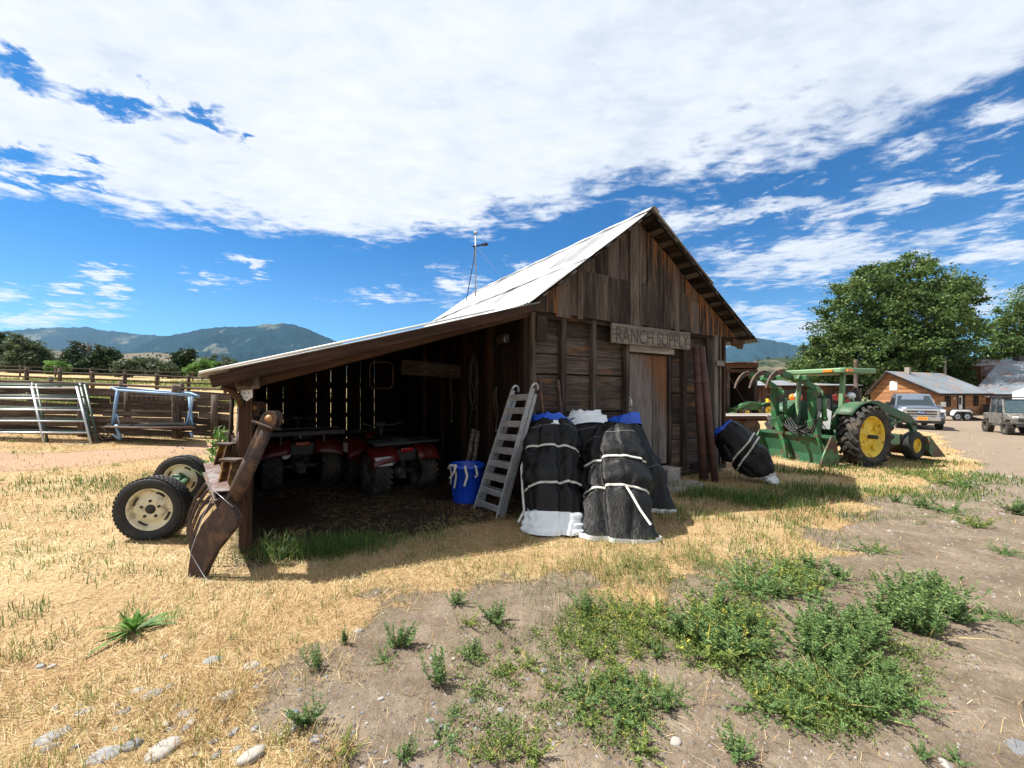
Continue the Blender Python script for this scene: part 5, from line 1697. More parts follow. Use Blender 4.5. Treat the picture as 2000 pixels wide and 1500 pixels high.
treepx(285, 66, [(285, 714, 24, 15, 0), (264, 724, 20, 10, 0), (308, 724, 18, 9, 0)], label='low olive bush with thin bare twigs in the middle of the tree row', mat='leaf_sage', n=8840, size=.17, seed=16, trunk=.15, clump=0.42, dead=6, name='bush', cat='bush', limbs=False)
treepx(358, 60, [(350, 708, 15, 20, 0), (368, 694, 10, 16, 0), (355, 724, 20, 12, 0)], label='narrow upright dark tree nearest to the lean-to roof', mat='leaf_dark', n=10200, size=.17, seed=17, trunk=.2, clump=0.39)
for i, (px, w, h, Y, mt, lab) in enumerate(((250, 22, 15, 55, 'leaf_sage', 'pale sage bush low at the left foot of the olive bush'), (318, 24, 14, 56, 'leaf_sage', 'rounded pale sage bush between olive bush and narrow tree'), (395, 26, 16, 54, 'tall_weed', 'bright green bush beside the lean-to eave in the tree row'), (112, 16, 13, 56, 'tall_weed', 'light green low bush left of the tree with dead branches'), (430, 30, 20, 58, 'leaf_sage', 'grey green bush half hidden behind the lean-to eave'))):
    treepx(px, Y, [(px, 733 - h, w, h, 0), (px + w * .5, 737 - h * .7, w * .6, h * .7, 0), (px - w * .5, 738 - h * .7, w * .6, h * .7, 0)], label=lab, mat=mt, n=4420, size=.16, seed=30 + i, trunk=.08, clump=0.33, name='bush', cat='bush', limbs=False)
# bare poles of the yard
for (px, py, Y, r, lab) in ((1845, 700, 50, .17, 'tall bare grey utility pole behind the orange house roof'), (1752, 722, 54, .12, 'thin bare trunk rising behind the orange house ridge')):
    b = base_at(px, Y); o = thing('bare_pole', b, 0, lab, 'pole'); h = at(px, py, Y).z - b.z
    m = MB(); m.tube([(0, 0, -.2), (.05, 0, h * .5), (0, 0, h)], [r, r * .9, r * .8], 9); m.build('shaft', M['wood_pale'], o)
    m = MB(); m.lathe([(0, .05), (r * .85, 0)], (0, 0, h), (0, 0, 1), 9); m.tube([(r, 0, h * .8), (r + .12, 0, h * .82)], .03, 5); m.build('pole_cap', M['dark'], o)

# ================================================================ houses on the right
M['siding_or'] = wood('orange_log_siding', (.17, .078, .034), (.30, .145, .066), (.40, .215, .105), gr=.5, bump=.3)
M['metal_roof'] = gm('weathered_metal_roof', (.19, .215, .24), .5, .35, .18, .5, (.22, .12, .075), .42, .7, .1, 3)
M['metal_rusty'] = gm('rusty_metal_roof', (.30, .30, .31), .6, .2, .3, .8, (.13, .055, .035), .68, .9, .1, 3)
gz0 = -.64
x0, y0 = 41.8, 40.
gz0 = g1(44, 40)
ho = thing('orange_house', V((x0, y0, gz0)), math.atan2(.4, .92), 'small orange plank house with grey metal roof behind the pickup', 'house')
yr, zr, ze, WD, LN = 3.66, 4.6, 2.24, 5.2, 11.2


def lap_wall(m, a, b, z0, z1, h=.22, th=.05, clip=None):
    """overlapping boards from a to b (plan points)"""
    a, b = V((*a, 0)), V((*b, 0)); n = int(math.ceil((z1 - z0) / h)); d = (b - a).normalized(); nn = V((d.y, -d.x, 0))
    for i in range(n):
        za = z0 + i * h; zb = min(za + h - .006, z1); s, e = 0., (b - a).length
        if clip:
            s, e = clip((za + zb) / 2, s, e)
            if e - s < .05: continue
        m.beam(a + d * s + V((0, 0, (za + zb) / 2)), a + d * e + V((0, 0, (za + zb) / 2)), th, zb - za)


m = MB()
lap_wall(m, (0, 0), (LN, 0), 0, ze)


def clipg(z, s, e):
    # run starts at y=7 (far) to y=0 (near) : roof line from (7, ze+.5) up to yr then down to (0, ze)
    if z <= ze: return 0, WD
    yn = (z - ze) / (zr - ze) * yr
    yf = WD - (z - ze) / (zr - ze) * (WD - yr)
    return WD - yf, WD - yn


lap_wall(m, (0, WD), (0, 0), 0, zr - .1, clip=clipg)
m.box((LN / 2, WD - .1, ze / 2), (LN - .2, .1, ze)); m.box((LN - .05, WD / 2, ze / 2), (.1, WD - .2, ze))
m.build('wall', M['siding_or'], ho)
m = MB()
def ribbed(m, a, b, c, d, n, amp=.02):
    """quad a-b (eave) to d-c (ridge) with standing ribs"""
    rows = [[], []]
    a, b, c, d = V(a), V(b), V(c), V(d); nn = (b - a).cross(d - a).normalized()
    for k in range(n * 4 + 1):
        f = k / (n * 4); o_ = nn * (amp if k % 4 == 0 else 0)
        rows[0].append(a.lerp(b, f) + o_); rows[1].append(d.lerp(c, f) + o_)
    m.grid(rows, False); return m
ribbed(m, (-.45, -.5, ze - .02), (LN + .4, -.5, ze - .02), (LN + .4, yr, zr), (-.45, yr, zr), 38)
ribbed(m, (LN + .4, WD + .35, ze - .1), (-.45, WD + .35, ze - .1), (-.45, yr, zr + .01), (LN + .4, yr, zr + .01), 38)
rf = m.build('roof', M['metal_roof'], ho, solid=.05)
m = MB(); m.beam((-.46, -.5, ze - .08), (-.46, yr, zr - .09), .06, .2); m.beam((-.46, WD + .35, ze - .16), (-.46, yr, zr - .09), .06, .2); m.beam((-.4, -.5, ze - .1), (LN + .3, -.5, ze - .1), .05, .14); m.build('fascia', M['wood_dark'], ho)
m = MB(); m.box((3.2, yr - .3, zr + .15), (.4, .4, .7)); m.build('chimney', M['concrete'], rf)
m = MB(); m.box((-.04, 3.2, 3.05), (.06, .62, .95)); w = m.build('window', M['white'], ho); m = MB(); m.box((-.075, 3.2, 3.05), (.02, .46, .78)); m.build('pane', M['lightpaint'], w)
for cx in (2.5, 8.7):
    m = MB()
    for dx in (-.5, 0, .5): m.box((cx + dx, -.06, 1.45), (.07, .06, 1.0))
    for z in (.95, 1.95): m.box((cx, -.06, z), (1.07, .06, .08))
    w = m.build('window', M['wood_dark'], ho); m = MB(); m.box((cx, -.035, 1.45), (1.0, .02, .96)); m.build('pane', M['glass'], w)
m = MB(); m.box((5.15, -.05, 1.02), (.86, .05, 2.0)); dd = m.build('door', M['white'], ho, bevel=.01)
m = MB(); m.box((5.08, -.08, 1.45), (.5, .02, .75)); m.build('pane', M['glass'], dd)
m = MB(); m.lathe([(0, .06), (.05, .04), (.03, 0)], (5.48, -.075, 1.0), (0, -1, 0), 8); m.build('handle', M['dark'], dd)
m = MB(); m.box((4.66, -.06, 1.05), (.1, .08, 2.1)); m.box((5.86, -.06, 1.05), (.5, .08, 2.1)); m.box((5.35, -.06, 2.13), (1.5, .08, .08)); m.build('door_frame', M['wood_dark'], ho)
m = MB(); m.lathe([(.0, .1), (.14, .05), (.14, 0)], (3.9, -.03, 1.75), (0, -1, 0), 12); m.build('porch_light', M['white'], ho)
m = MB(); m.box((10.6, -.25, 1.9), (.3, .3, .16)); m.build('eave_lamp', M['white'], ho)
# bin by the wall
b = base_at(1920, 39.3); b = V((x0 + .92 * 10. + .4 * .7, y0 + .4 * 10. - .92 * .7, 0)); b.z = g1(b.x, b.y)
o = thing('waste_bin', b, 0, 'grey square waste bin against the orange house wall', 'bin')
m = MB(); m.box((0, 0, .5), (.95, .6, 1.0)); m.build('body', gm('grey_plastic', (.06, .065, .07), .6), o, bevel=.05); m = MB(); m.box((0, 0, 1.03), (1.0, .66, .08)); m.build('lid', M['black'], o, bevel=.02)

# large house with the rusty roof, its wing standing behind the corner of the small house
hb = at(1902, 770, 47); hb.z = g1(hb.x, hb.y)
h2 = thing('large_house', hb, 0, 'large house with patchy rusty metal roof at the right edge', 'house')
q_ = lambda px, py, Y_: at(px, py, Y_) - hb
A_, B_, C_, D_ = q_(1917, 736, 52), q_(1957, 736, 50), q_(1955, 703, 55), q_(1902, 702, 57)
E_, F_, G_ = q_(1897, 770, 47), q_(2090, 770, 41), q_(2090, 697, 53)
m = MB(); ribbed(m, E_, F_, G_, C_, 46, .03); m.quad(E_, C_, B_, B_ + V((0, 0, -.02))); m.build('roof', M['metal_roof'], h2, solid=.06)
m = MB(); ribbed(m, A_ + (A_ - B_) * .05, B_, C_, D_, 22, .04); m.quad(D_, C_, C_ + V((-1.5, 5, -3)), D_ + V((-1.5, 5, -3))); m.build('wing_roof', M['metal_rusty'], h2, solid=.06)
gnd = V((0, 0, -.3))
dn = lambda p, k=0.: V((p.x, p.y, k))
m = MB(); lap_wall(m, (A_.x, A_.y), (B_.x + 1, B_.y - .3), 0, A_.z - .05); m.build('wing_wall', M['siding_or'], h2)
S0 = V((D_.x - 4.5, D_.y + 1.5, 0))
m = MB(); lap_wall(m, (S0.x, S0.y), (A_.x - .05, A_.y), 0, A_.z + 1.4); m.build('side_wall', gm('tree_shaded_siding', (.12, .055, .028), .8, 0, .2, 2), h2)  # tree shade on this wall is put into a darker siding colour
m = MB(); lap_wall(m, (E_.x + .4, E_.y + .5), (F_.x, F_.y + .5), 0, E_.z - .06); m.build('front_wall', gm('red_brown_siding', (.15, .065, .03), .8, 0, .2, 2), h2)
m = MB(); m.beam(E_ + V((0, .05, -.1)), F_ + V((0, .05, -.1)), .06, .2); m.beam(A_ + V((0, -.05, -.1)), B_ + V((0, -.05, -.1)), .05, .14); m.build('fascia', M['wood_dark'], h2)
wc = S0.lerp(dn(A_), .62); wn = (dn(A_) - S0).normalized()
m = MB(); m.box((wc.x, wc.y - .1, 3.6), (1.0, .12, 1.7), Matrix.Rotation(math.atan2(wn.y, wn.x), 3, 'Z')); w = m.build('window', M['wood_pale'], h2); m = MB(); m.box((wc.x - .02, wc.y - .17, 3.6), (.82, .06, 1.5), Matrix.Rotation(math.atan2(wn.y, wn.x), 3, 'Z')); m.build('pane', M['glass'], w)
m = MB(); p_ = q_(1991, 701, 54); m.box(p_, (.9, .7, .8)); m.build('roof_vent', M['dark'], h2)
# front end of a white camper in front of the large house
b = base_at(2046, 34)
o = thing('camper', b, 0, 'white camper with a red stripe at the right edge behind the utility vehicle', 'camper')
m = MB(); m.prism([(-1.2, .6), (2.8, .6), (2.8, 3.0), (.1, 3.0), (-.5, 2.6), (-1.3, 2.4), (-1.35, 1.6)], (.9, 1, 0), (1, 0, 0), (0, 0, 1), 2.2); m.build('body', M['white'], o, bevel=.08)
m = MB(); m.box((1.7, -.125, 2.0), (3.9, .02, .07)); m.build('stripe', M['redlens'], o)
m = MB(); m.box((1.6, -.13, 2.45), (.8, .03, .5)); m.build('window', M['glass'], o)
for x in (1.2, 2.0): tyre(o, 'tyre', (x, .1, .35), (0, -1, 0), .35, .22, .2, M['rubber'], n=20)

# ================================================================ sheds behind the barn
b = base_at(1480, 37); b = V((22.2, 37.0, g1(22.2, 37)))
sh_ = thing('open_shed', b, 0, 'tall dark open-fronted shed behind the barn with a small tractor inside', 'shed')
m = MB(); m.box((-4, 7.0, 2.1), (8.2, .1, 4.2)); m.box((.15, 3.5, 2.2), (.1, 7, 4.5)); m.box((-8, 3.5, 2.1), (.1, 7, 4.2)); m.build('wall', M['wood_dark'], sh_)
m = MB(); ribbed(m, (-8.4, -.5, 4.75), (.5, -.5, 4.75), (.5, 7.4, 4.2), (-8.4, 7.4, 4.2), 30); m.build('roof', M['metal_rusty'], sh_, solid=.06)
m = MB(); m.beam((-8.2, 0, 4.45), (.3, 0, 4.45), .2, .35); m.beam((-8.2, -.1, 4.0), (.2, -.1, 4.0), .08, .3); m.build('header', M['wood_brown'], sh_)
for x in (-7.9, -5.2, -2.45, 0.05): m = MB(); m.box((x, 0, 2.2), (.24, .24, 4.4)); m.build('post', M['wood_grey'], sh_)
m = MB(); m.beam((-2.3, .0, 3.4), (-.9, .1, 1.2), .05, .05); m.build('brace', M['wood_grey'], sh_)
b = V((33.5, 52, g1(33, 52)))
b2 = thing('far_barn', b, 0, 'low brown board barn with bright metal roof beyond the green tractor', 'barn')
m = MB()
for k in range(60):
    m.box((-2.5 + .22 * k, 0, 1.45), (.205, .05, 2.9))
m.box((-2.6, 4, 1.45), (.1, 8, 2.9)); m.box((4, 8, 1.45), (13, .1, 2.9)); m.build('wall', M['wood_brown'], b2)
m = MB(); ribbed(m, (-3, -.5, 2.9), (3.0, -.5, 2.9), (1.4, 4, 4.4), (-3, 4, 4.4), 20); ribbed(m, (3., -.5, 2.9), (11.2, -.5, 2.9), (11.2, 4, 3.3), (3., 4, 3.3), 26); m.build('roof', M['metal_roof'], b2, solid=.06)
m = MB(); m.box((1.9, -.05, 1.6), (2.2, .06, 1.6)); m.build('doorway_shade', M['black'], b2)  # black panel on the closed wall, painted-in shade of a doorway
# flatbed wagon
b = base_at(1490, 19.0)
wg = thing('flatbed_wagon', b, R(4), 'old wooden flatbed wagon with brown tyres standing behind the barn', 'wagon')
m = MB()
for k in range(9): m.box((-.4, -.95 + .24 * k, .84), (4.4, .225, .05))
m.build('deck', M['wood_pale'], wg)
m = MB(); m.box((-.4, -1.06, .79), (4.4, .06, .14)); m.box((-.4, -.5, .68), (4.2, .1, .16)); m.box((-.4, .5, .68), (4.2, .1, .16)); m.build('frame', M['wood_brown'], wg)
for x in (-1.15, 1.2):
    m = MB(); m.beam((x, -.9, .40), (x, .9, .40), .09, .09); m.box((x, 0, .52), (.14, .9, .18)); m.build('axle', M['rust'], wg)
    for y in (-.85, .85):
        ty = tyre(wg, 'tyre', (x, y, .36), (0, -1 if y < 0 else 1, 0), .36, .22, .2, gm('brown_dusty_rubber', (.06, .04, .03), .9), n=24); rim(ty, 'rim', (x, y, .36), (0, -1 if y < 0 else 1, 0), .2, .22, M['rust'], .03, .05, 5)
m = MB(); m.beam((.85, -1.0, .0), (.85, -1.0, .8), .05, .05); m.build('stake', M['rust'], wg)

# ================================================================ tractors
def small_tractor(p, rz):
    t_ = thing('compact_tractor', p, rz, 'small bright green tractor with yellow wheels under the dark shed', 'tractor')
    for y in (-.6, .6):
        ty = tyre(t_, 'tyre', (0, y, .55), (0, math.copysign(1, y), 0), .55, .32, .31, M['rubber'], 'tractor', 16, .03, 26); rim(ty, 'rim', (0, y, .55), (0, math.copysign(1, y), 0), .31, .32, M['jd_yellow'], .06, .07, 5)
        ty = tyre(t_, 'tyre', (1.7, y * .85, .34), (0, math.copysign(1, y), 0), .34, .22, .19, M['rubber'], 'tractor', 14, .02, 22); rim(ty, 'rim', (1.7, y * .85, .34), (0, math.copysign(1, y), 0), .19, .22, M['jd_yellow'], .04, .05, 4)
    m = MB(); m.prism([(.4, .55), (2.1, .55), (2.15, .95), (1.9, 1.12), (.7, 1.22), (.4, 1.1)], (0, 0, 0), th=.5); m.build('hood', M['jd_green'], t_, bevel=.05)
    m = MB()
    for y in (-.6, .6): m.prism([(-.5, .85), (-.3, 1.15), (.1, 1.24), (.5, 1.1), (.55, 1.0), (.1, 1.14), (-.3, 1.02)], (0, y, 0), th=.34)
    m.build('fender', M['jd_green'], t_, bevel=.02)
    m = MB(); m.box((0, 0, 1.05), (.4, .45, .1)); m.box((-.2, 0, 1.3), (.08, .45, .45)); m.build('seat', M['jd_yellow'], t_, bevel=.03)
    m = MB(); m.box((-.25, -.45, 1.30), (.06, .12, .5)); m.box((-.25, .45, 1.3), (.06, .12, .5)); m.beam((-.25, -.45, 1.9), (-.25, .45, 1.9), .06, .06); m.beam((-.25, -.45, 1.5), (-.25, -.45, 1.9), .06, .06); m.beam((-.25, .45, 1.5), (-.25, .45, 1.9), .06, .06); m.build('roll_bar', M['black'], t_)
    m = MB(); m.box((-.5, -.3, 1.25), (.04, .3, .28)); m.build('slow_sign', M['orange'], t_)
    m = MB()
    for y in (-.45, .45): m.prism([(.7, 1.0), (.8, 1.25), (1.4, 1.3), (2.6, .62), (2.7, .4), (2.55, .42), (1.35, 1.12)], (0, y, 0), th=.09)
    m.build('loader_arms', M['jd_green'], t_, bevel=.02)
    m = MB(); m.prism([(2.6, .15), (3.2, .1), (3.1, .2), (2.75, .3), (2.7, .6), (3.0, .75), (2.62, .7)], (0, 0, 0), th=1.5); m.build('bucket', M['jd_dark'], t_)
    m = MB(); m.tube([(.55, 0, 1.15), (.42, 0, 1.4)], .03, 8); m.tube([(.4 + .05 * math.sin(a), .18 * math.cos(a), 1.42 + .12 * math.sin(a)) for a in np.linspace(0, 6.28, 17)[:-1]], .018, 5, closed=True); m.build('steering_wheel', M['black'], t_)
    return t_


b = base_at(1494, 35.5); small_tractor(V((b.x, b.y, b.z)), PI - .12)

TB = V((8.40, 10.89, 0)); TB.z = g1(9.0, 10.4)
TH = R(20)
tr_ = thing('farm_tractor', TB, TH, 'big green farm tractor with yellow wheels, canopy, loader and rear grapple bucket', 'tractor')
Rr = .725
for y in (-.95, .95):
    ty = tyre(tr_, 'tyre', (0, y, Rr), (0, math.copysign(1, y), 0), Rr - .03, .44, .50, M['rubber_dusty'], 'tractor', 21, .05, 48)
    ro_ = rim(ty, 'rim', (0, y, Rr), (0, math.copysign(1, y), 0), .505, .44, M['jd_yellow'], .12, .10, 6, boltmat=M['jd_yellow'])
    m = MB(); s_ = math.copysign(1, y); m.lathe([(0, .26), (.05, .26), (.05, .0)], (0, y, Rr), (0, s_, 0), 12); m.build('axle_end', M['dark'], ro_)
    m = MB()
    for k in range(4):
        a = k * PI / 2 + .6; m.box((math.cos(a) * .33, y + s_ * .08, Rr + math.sin(a) * .33), (.09, .05, .09), Matrix.Rotation(-a, 3, 'Y'))
    m.build('rim_clamps', M['jd_yellow'], ro_, bevel=.008)
for y in (-.74, .74):
    s_ = math.copysign(1, y)
    ty = tyre(tr_, 'tyre', (2.42, y, .375), (0, s_, 0), .36, .26, .19, M['rubber'], 'rib', n=40); rim(ty, 'rim', (2.42, y, .375), (0, s_, 0), .19, .26, M['jd_yellow'], .06, .05, 5, boltmat=M['jd_yellow'])
m = MB(); m.beam((0, -.8, Rr), (0, .8, Rr), .22, .22); m.box((.3, 0, .75), (1.2, .5, .5)); m.box((1.5, 0, .72), (1.6, .38, .36)); m.build('transmission', M['jd_dark'], tr_, bevel=.04)
m = MB(); m.beam((2.42, -.62, .42), (2.42, .62, .42), .13, .11); m.box((2.42, 0, .55), (.2, .25, .3)); m.build('front_axle', M['jd_dark'], tr_, bevel=.02)
m = MB(); m.prism([(.75, .78), (2.55, .78), (2.6, 1.2), (2.5, 1.36), (.8, 1.44)], (0, 0, 0), th=.56); m.build('hood', M['jd_dark'], tr_, bevel=.05)
m = MB()
for y in (-.82, .82):
    rows = []
    for i in range(9):
        a = PI * (.16 + .62 * i / 8)
        rows.append([(.05 + .86 * math.cos(a), y + yy, .72 + .86 * math.sin(a) + (0 if abs(yy) < .2 else -.02)) for yy in (-.2, -.1, 0, .1, .2)])
    m.grid(rows)
    m.prism([(.05 + .85 * math.cos(a), .72 + .85 * math.sin(a)) for a in np.linspace(PI * .1, PI * .85, 12)] + [(-.5, .8), (.6, .8)], (0, y * .78, 0), th=.03)
m.build('fender', M['jd_dark'], tr_, solid=.03)
m = MB(); m.prism([(-.5, -.70), (-.42, -.78), (.78, -.78), (.86, -.70), (.86, .70), (.78, .78), (-.42, .78), (-.5, .70)], (.0, 0, 2.36), (1, 0, 0), (0, 1, 0), .13); m.build('canopy', M['jd_pale'], tr_, bevel=.03)
m = MB(); m.box((-.515, -.42, 2.36), (.04, .22, .06)); m.box((-.30, -.79, 2.36), (.22, .04, .06)); m.build('marker_lights', M['orange'], tr_)
for y in (-.55, .55): m = MB(); m.beam((-.25, y, .95), (-.15, y, 2.31), .10, .09); m.build('canopy_post', M['jd_pale'], tr_, bevel=.01)
m = MB(); m.box((.2, 0, 1.2), (.5, .5, .12)); m.box((-.08, 0, 1.5), (.1, .5, .55)); m.build('seat', M['black'], tr_, bevel=.04)
m = MB(); m.tube([(.85, 0, 1.4), (.66, 0, 1.72)], .03, 8); m.tube([(.64 + .1 * math.sin(a), .22 * math.cos(a), 1.74 + .18 * math.sin(a)) for a in np.linspace(0, 6.28, 19)[:-1]], .02, 6, closed=True); m.build('steering_wheel', M['black'], tr_)
m = MB(); m.tube([(1.15, -.1, 1.38), (1.15, -.1, 1.5)], .05, 10); m.lathe([(.0, 1.48), (.11, 1.5), (.12, 1.55), (.12, 1.86), (.05, 1.9), (.045, 2.62), (.05, 2.72), (.03, 2.72)], (1.15, -.1, 0), (0, 0, 1), 14); m.build('exhaust_stack', M['rust'], tr_)
for y in (-.56, .56):
    m = MB(); m.lathe([(0, .0), (.09, .01), (.10, .06), (.06, .12), (0, .14)], (.0, y * 1.2, 1.72), (-1, 0, 0), 14); m.tube([(.05, y * 1.2, 1.5), (.05, y * 1.2, 1.7)], .015, 6); m.build('work_light', M['lightpaint'], tr_)
# loader
for y in (-.66, .66):
    m = MB(); m.prism([(.70, 1.42), (.78, 1.58), (1.0, 1.60), (2.35, 1.20), (2.55, 1.08), (2.68, .82), (2.72, .58), (2.56, .56), (2.48, .80), (2.36, .96), (1.0, 1.36)], (0, y, 0), th=.10); m.build('loader_arm', M['jd_dark'], tr_, bevel=.012)
    m = MB(); m.prism([(.72, .55), (.95, .55), (1.02, 1.45), (.78, 1.5)], (0, y * .95, 0), th=.10); m.build('loader_mast', M['jd_dark'], tr_, bevel=.012)
    m = MB(); m.tube([(.9, y * 1.02, .75), (1.45, y * 1.02, .90)], .055, 10); m.tube([(1.45, y * 1.02, .9), (2.1, y * 1.02, 1.1)], .028, 8); m.build('lift_cylinder', M['jd_green'], tr_)
    m = MB(); m.lathe([(0, .08), (.04, .07), (.05, 0)], (2.52, y - .05 if y < 0 else y + .05, .95), (0, math.copysign(1, y), 0), 10); m.build('pivot_pin', M['rust'], tr_)
m = MB(); prof = [(2.72, .62), (2.68, .25), (2.85, .06), (3.45, .03), (3.45, .07), (2.92, .12), (2.78, .28), (2.78, .62)]
m.prism(prof, (0, 0, 0), th=1.9)
for y in (-.95, .95): m.prism([(2.7, .64), (2.68, .2), (2.85, .05), (3.45, .04)], (0, y, 0), th=.03)
m.build('front_bucket', gm('worn_green_steel', (.035, .10, .04), .55, 0, .25, 3, (.10, .055, .03), .6, 3), tr_)
m = MB(); m.beam((1.1, -.6, .55), (1.9, -.58, .55), .3, .3); m.build('side_tank', M['jd_pale'], tr_, bevel=.05)
# three-point hitch area
m = MB()
for y in (-.3, .3): m.beam((-.1, y, .55), (-.95, y * 1.3, .45), .06, .08)
m.beam((-.1, 0, 1.0), (-.95, 0, .9), .06, .06); m.box((-.35, 0, .8), (.3, .4, .4)); m.tube([(-.3, .1, 1.0), (-.7, .2, 1.15), (-1.0, .3, .8)], .02, 6); m.build('hitch', M['dark'], tr_, bevel=.01)
m = MB(); random.seed(9)
for k in range(6):
    y = -.35 + .13 * k
    m.tube([(-.35, y * .6, .95), (-.65, y, 1.05 + .08 * (k % 3)), (-.95, y * 1.2 - .1, .85 - .1 * (k % 2)), (-1.1, -.3 + .05 * k, .65)], .016, 6)
m.build('hydraulic_hoses', M['black'], tr_)
m = MB()
for k in range(5):
    y = -.5 + .1 * k
    m.tube([(-1.0, .45 - .06 * k, 1.15), (-1.16, .30 - .1 * k, 1.0 - .03 * k), (-1.24, .02 - .12 * k, .80 - .05 * (k % 3)), (-1.20, -.26 - .06 * k, .84), (-1.12, -.50 - .03 * k, 1.1 + .05 * k), (-1.02, -.62, 1.45)], .014, 6)
m.build('looped_hose', M['black'], tr_)
# rear bucket
bkm = gm('scuffed_green_steel', (.022, .095, .045), .5, 0, .25, 3, (.085, .04, .025), .40, 3.5)
m = MB()
prof = [(-1.16, .76), (-1.10, .76), (-.98, .25), (-1.0, .02), (-1.30, .0), (-1.30, .03), (-1.06, .06), (-1.05, .27)]
m.prism(prof, (0, 0, 0), th=1.84)
m.beam((-1.15, -.94, .74), (-1.15, .94, .74), .09, .07)
m.build('rear_bucket', bkm, tr_)
for y in (-.93, .93):
    m = MB(); m.prism([(-1.08, .78), (-1.22, .76), (-1.50, .34), (-1.64, .0), (-1.0, .0), (-.95, .22)], (0, y, 0), th=.035); m.build('bucket_side', gm('worn_bucket_side', (.035, .14, .05), .5, 0, .2, 3, (.07, .03, .02), .60, 2.6), tr_, bevel=.004)
for y in (-.48, .50):
    # lower strut, knee plate, upright, cylinder, clamp arm, clamp plate
    m = MB(); m.beam((-1.10, y, .98), (-1.18, y - .42, .10), .10, .13, up=(-1, 0, 0)); m.build('lower_strut', M['jd_green'], tr_, bevel=.012)
    m = MB(); m.prism([(-.14, -.12), (.02, -.22), (.14, -.12), (.16, .12), (.06, .22), (-.02, .12), (-.16, .08)], (-1.09, y, 1.02), (.6, -.8, 0), (0, 0, 1), .12); m.build('knee_plate', M['jd_green'], tr_, bevel=.012)
    m = MB(); m.beam((-1.08, y + .05, 1.02), (-1.12, y + .06, 1.82), .15, .14, up=(1, 0, 0)); m.build('upright', M['jd_green'], tr_, bevel=.012)
    m = MB(); m.tube([(-1.0, y - .16, 1.18), (-1.02, y - .16, 1.66)], .055, 10); m.tube([(-1.02, y - .16, 1.66), (-1.06, y - .14, 1.86)], .026, 8); m.lathe([(.0, -.05), (.06, -.05), (.06, .05), (0, .05)], (-1.0, y - .16, 1.16), (1, 0, 0), 10); m.build('clamp_cylinder', M['jd_green'], tr_)
    m = MB(); m.prism([(-.16, .0), (.10, .10), (.17, .02), (.05, -.22)], (-1.10, y + .02, 1.86), (.55, -.83, 0), (0, 0, 1), .14); m.build('clamp_plate', M['jd_pale'] if False else M['jd_green'], tr_, bevel=.01)
    m = MB(); m.beam((-1.08, y + .0, 1.90), (-1.52, y + .14, 2.20), .11, .13); m.build('clamp_arm', M['jd_green'], tr_, bevel=.012)
m = MB(); m.beam((-1.40, -.52, 2.17), (-1.46, .80, 2.20), .13, .12); m.build('clamp_beam', M['jd_green'], tr_, bevel=.012)
for i, y in enumerate((.74, .30, -.15)):
    m = MB()
    m.prism([(.05, .07), (-.26, .15), (-.40, .11), (-.34, -.01), (-.05, -.08)], (-1.45, y, 2.20), (1, 0, 0), (0, 0, 1), .07); m.build('tine_socket', M['jd_green'], tr_, bevel=.008)
    m = MB()
    path = [(-1.70, 2.30), (-1.86, 2.325), (-2.02, 2.29), (-2.16, 2.20), (-2.28, 2.07), (-2.36, 1.92)]
    wd_ = [.065, .065, .058, .045, .028, .004]
    up_e, lo_e = [], []
    for k, (px_, pz_) in enumerate(path):
        q0_, q1_ = path[max(k - 1, 0)], path[min(k + 1, 5)]
        dx_, dz_ = q1_[0] - q0_[0], q1_[1] - q0_[1]; l_ = math.hypot(dx_, dz_)
        up_e.append((px_ + dz_ / l_ * -wd_[k], pz_ + dx_ / l_ * wd_[k])); lo_e.append((px_ - dz_ / l_ * -wd_[k], pz_ - dx_ / l_ * wd_[k]))
    m.prism(up_e + lo_e[::-1], (0, y, -.0), th=.055); m.build('tine', M['rust'], tr_, bevel=.006)
m = MB()
for y0_, l_ in ((-.1, .62), (.28, .0)):
    if not l_: continue
    for k in range(11):
        m.tube([(-1.15 + .02 * math.cos(a) * (k % 2), y0_ + .02 * math.cos(a) * (1 - k % 2), 2.02 - .06 * k + .035 * math.sin(a)) for a in np.linspace(0, 6.28, 9)[:-1]], .008, 4, closed=True)
m.build('chain', M['rust'], tr_)
m = MB(); m.prism([(-.22, -.26), (.2, -.26), (.24, .2), (.12, .28), (-.02, .2)], (-.42, -.18, 1.12), (.3, -.95, 0), (0, 0, 1), .01); m.build('back_shield', gm('dull_white_panel', (.42, .43, .43), .5, 0, .1, 9), tr_)
m = MB(); m.beam((-.62, .72, 1.02), (-.85, .62, .45), .07, .05); m.build('fender_bar', M['jd_pale'], tr_, bevel=.006)

# red implement and orange lamps beyond the tractor
b = base_at(1640, 30)
o = thing('farm_implement', b, 0, 'red farm implement partly hidden behind the big green tractor', 'implement')
m = MB(); m.box((-.3, 0, 1.75), (2.2, 1.2, .5)); m.box((.7, 0, 1.55), (.3, 1.2, .9)); m.build('body', gm('faded_red_paint', (.32, .03, .02), .5, 0, .2, 3), o, bevel=.06)
m = MB(); m.box((-.3, -.1, .9), (2., .2, .15)); m.tube([(-.8, -.62, 2.05), (-.2, -.62, 1.7), (.4, -.62, 2.05)], .04, 6); m.build('frame', M['dark'], o)
for x in (-1, .7): tyre(o, 'tyre', (x, -.4, .5), (0, -1, 0), .5, .3, .28, M['rubber'], n=22)
b = base_at(1552, 30)
o = thing('beacon_stand', b, 0, 'pair of round orange warning lamps seen behind the grapple uprights', 'lamp')
m = MB(); m.beam((0, 0, 0), (0, 0, 1.55), .12, .12); m.box((.2, 0, 1.5), (.9, .1, .1)); m.build('stand', M['dark'], o)
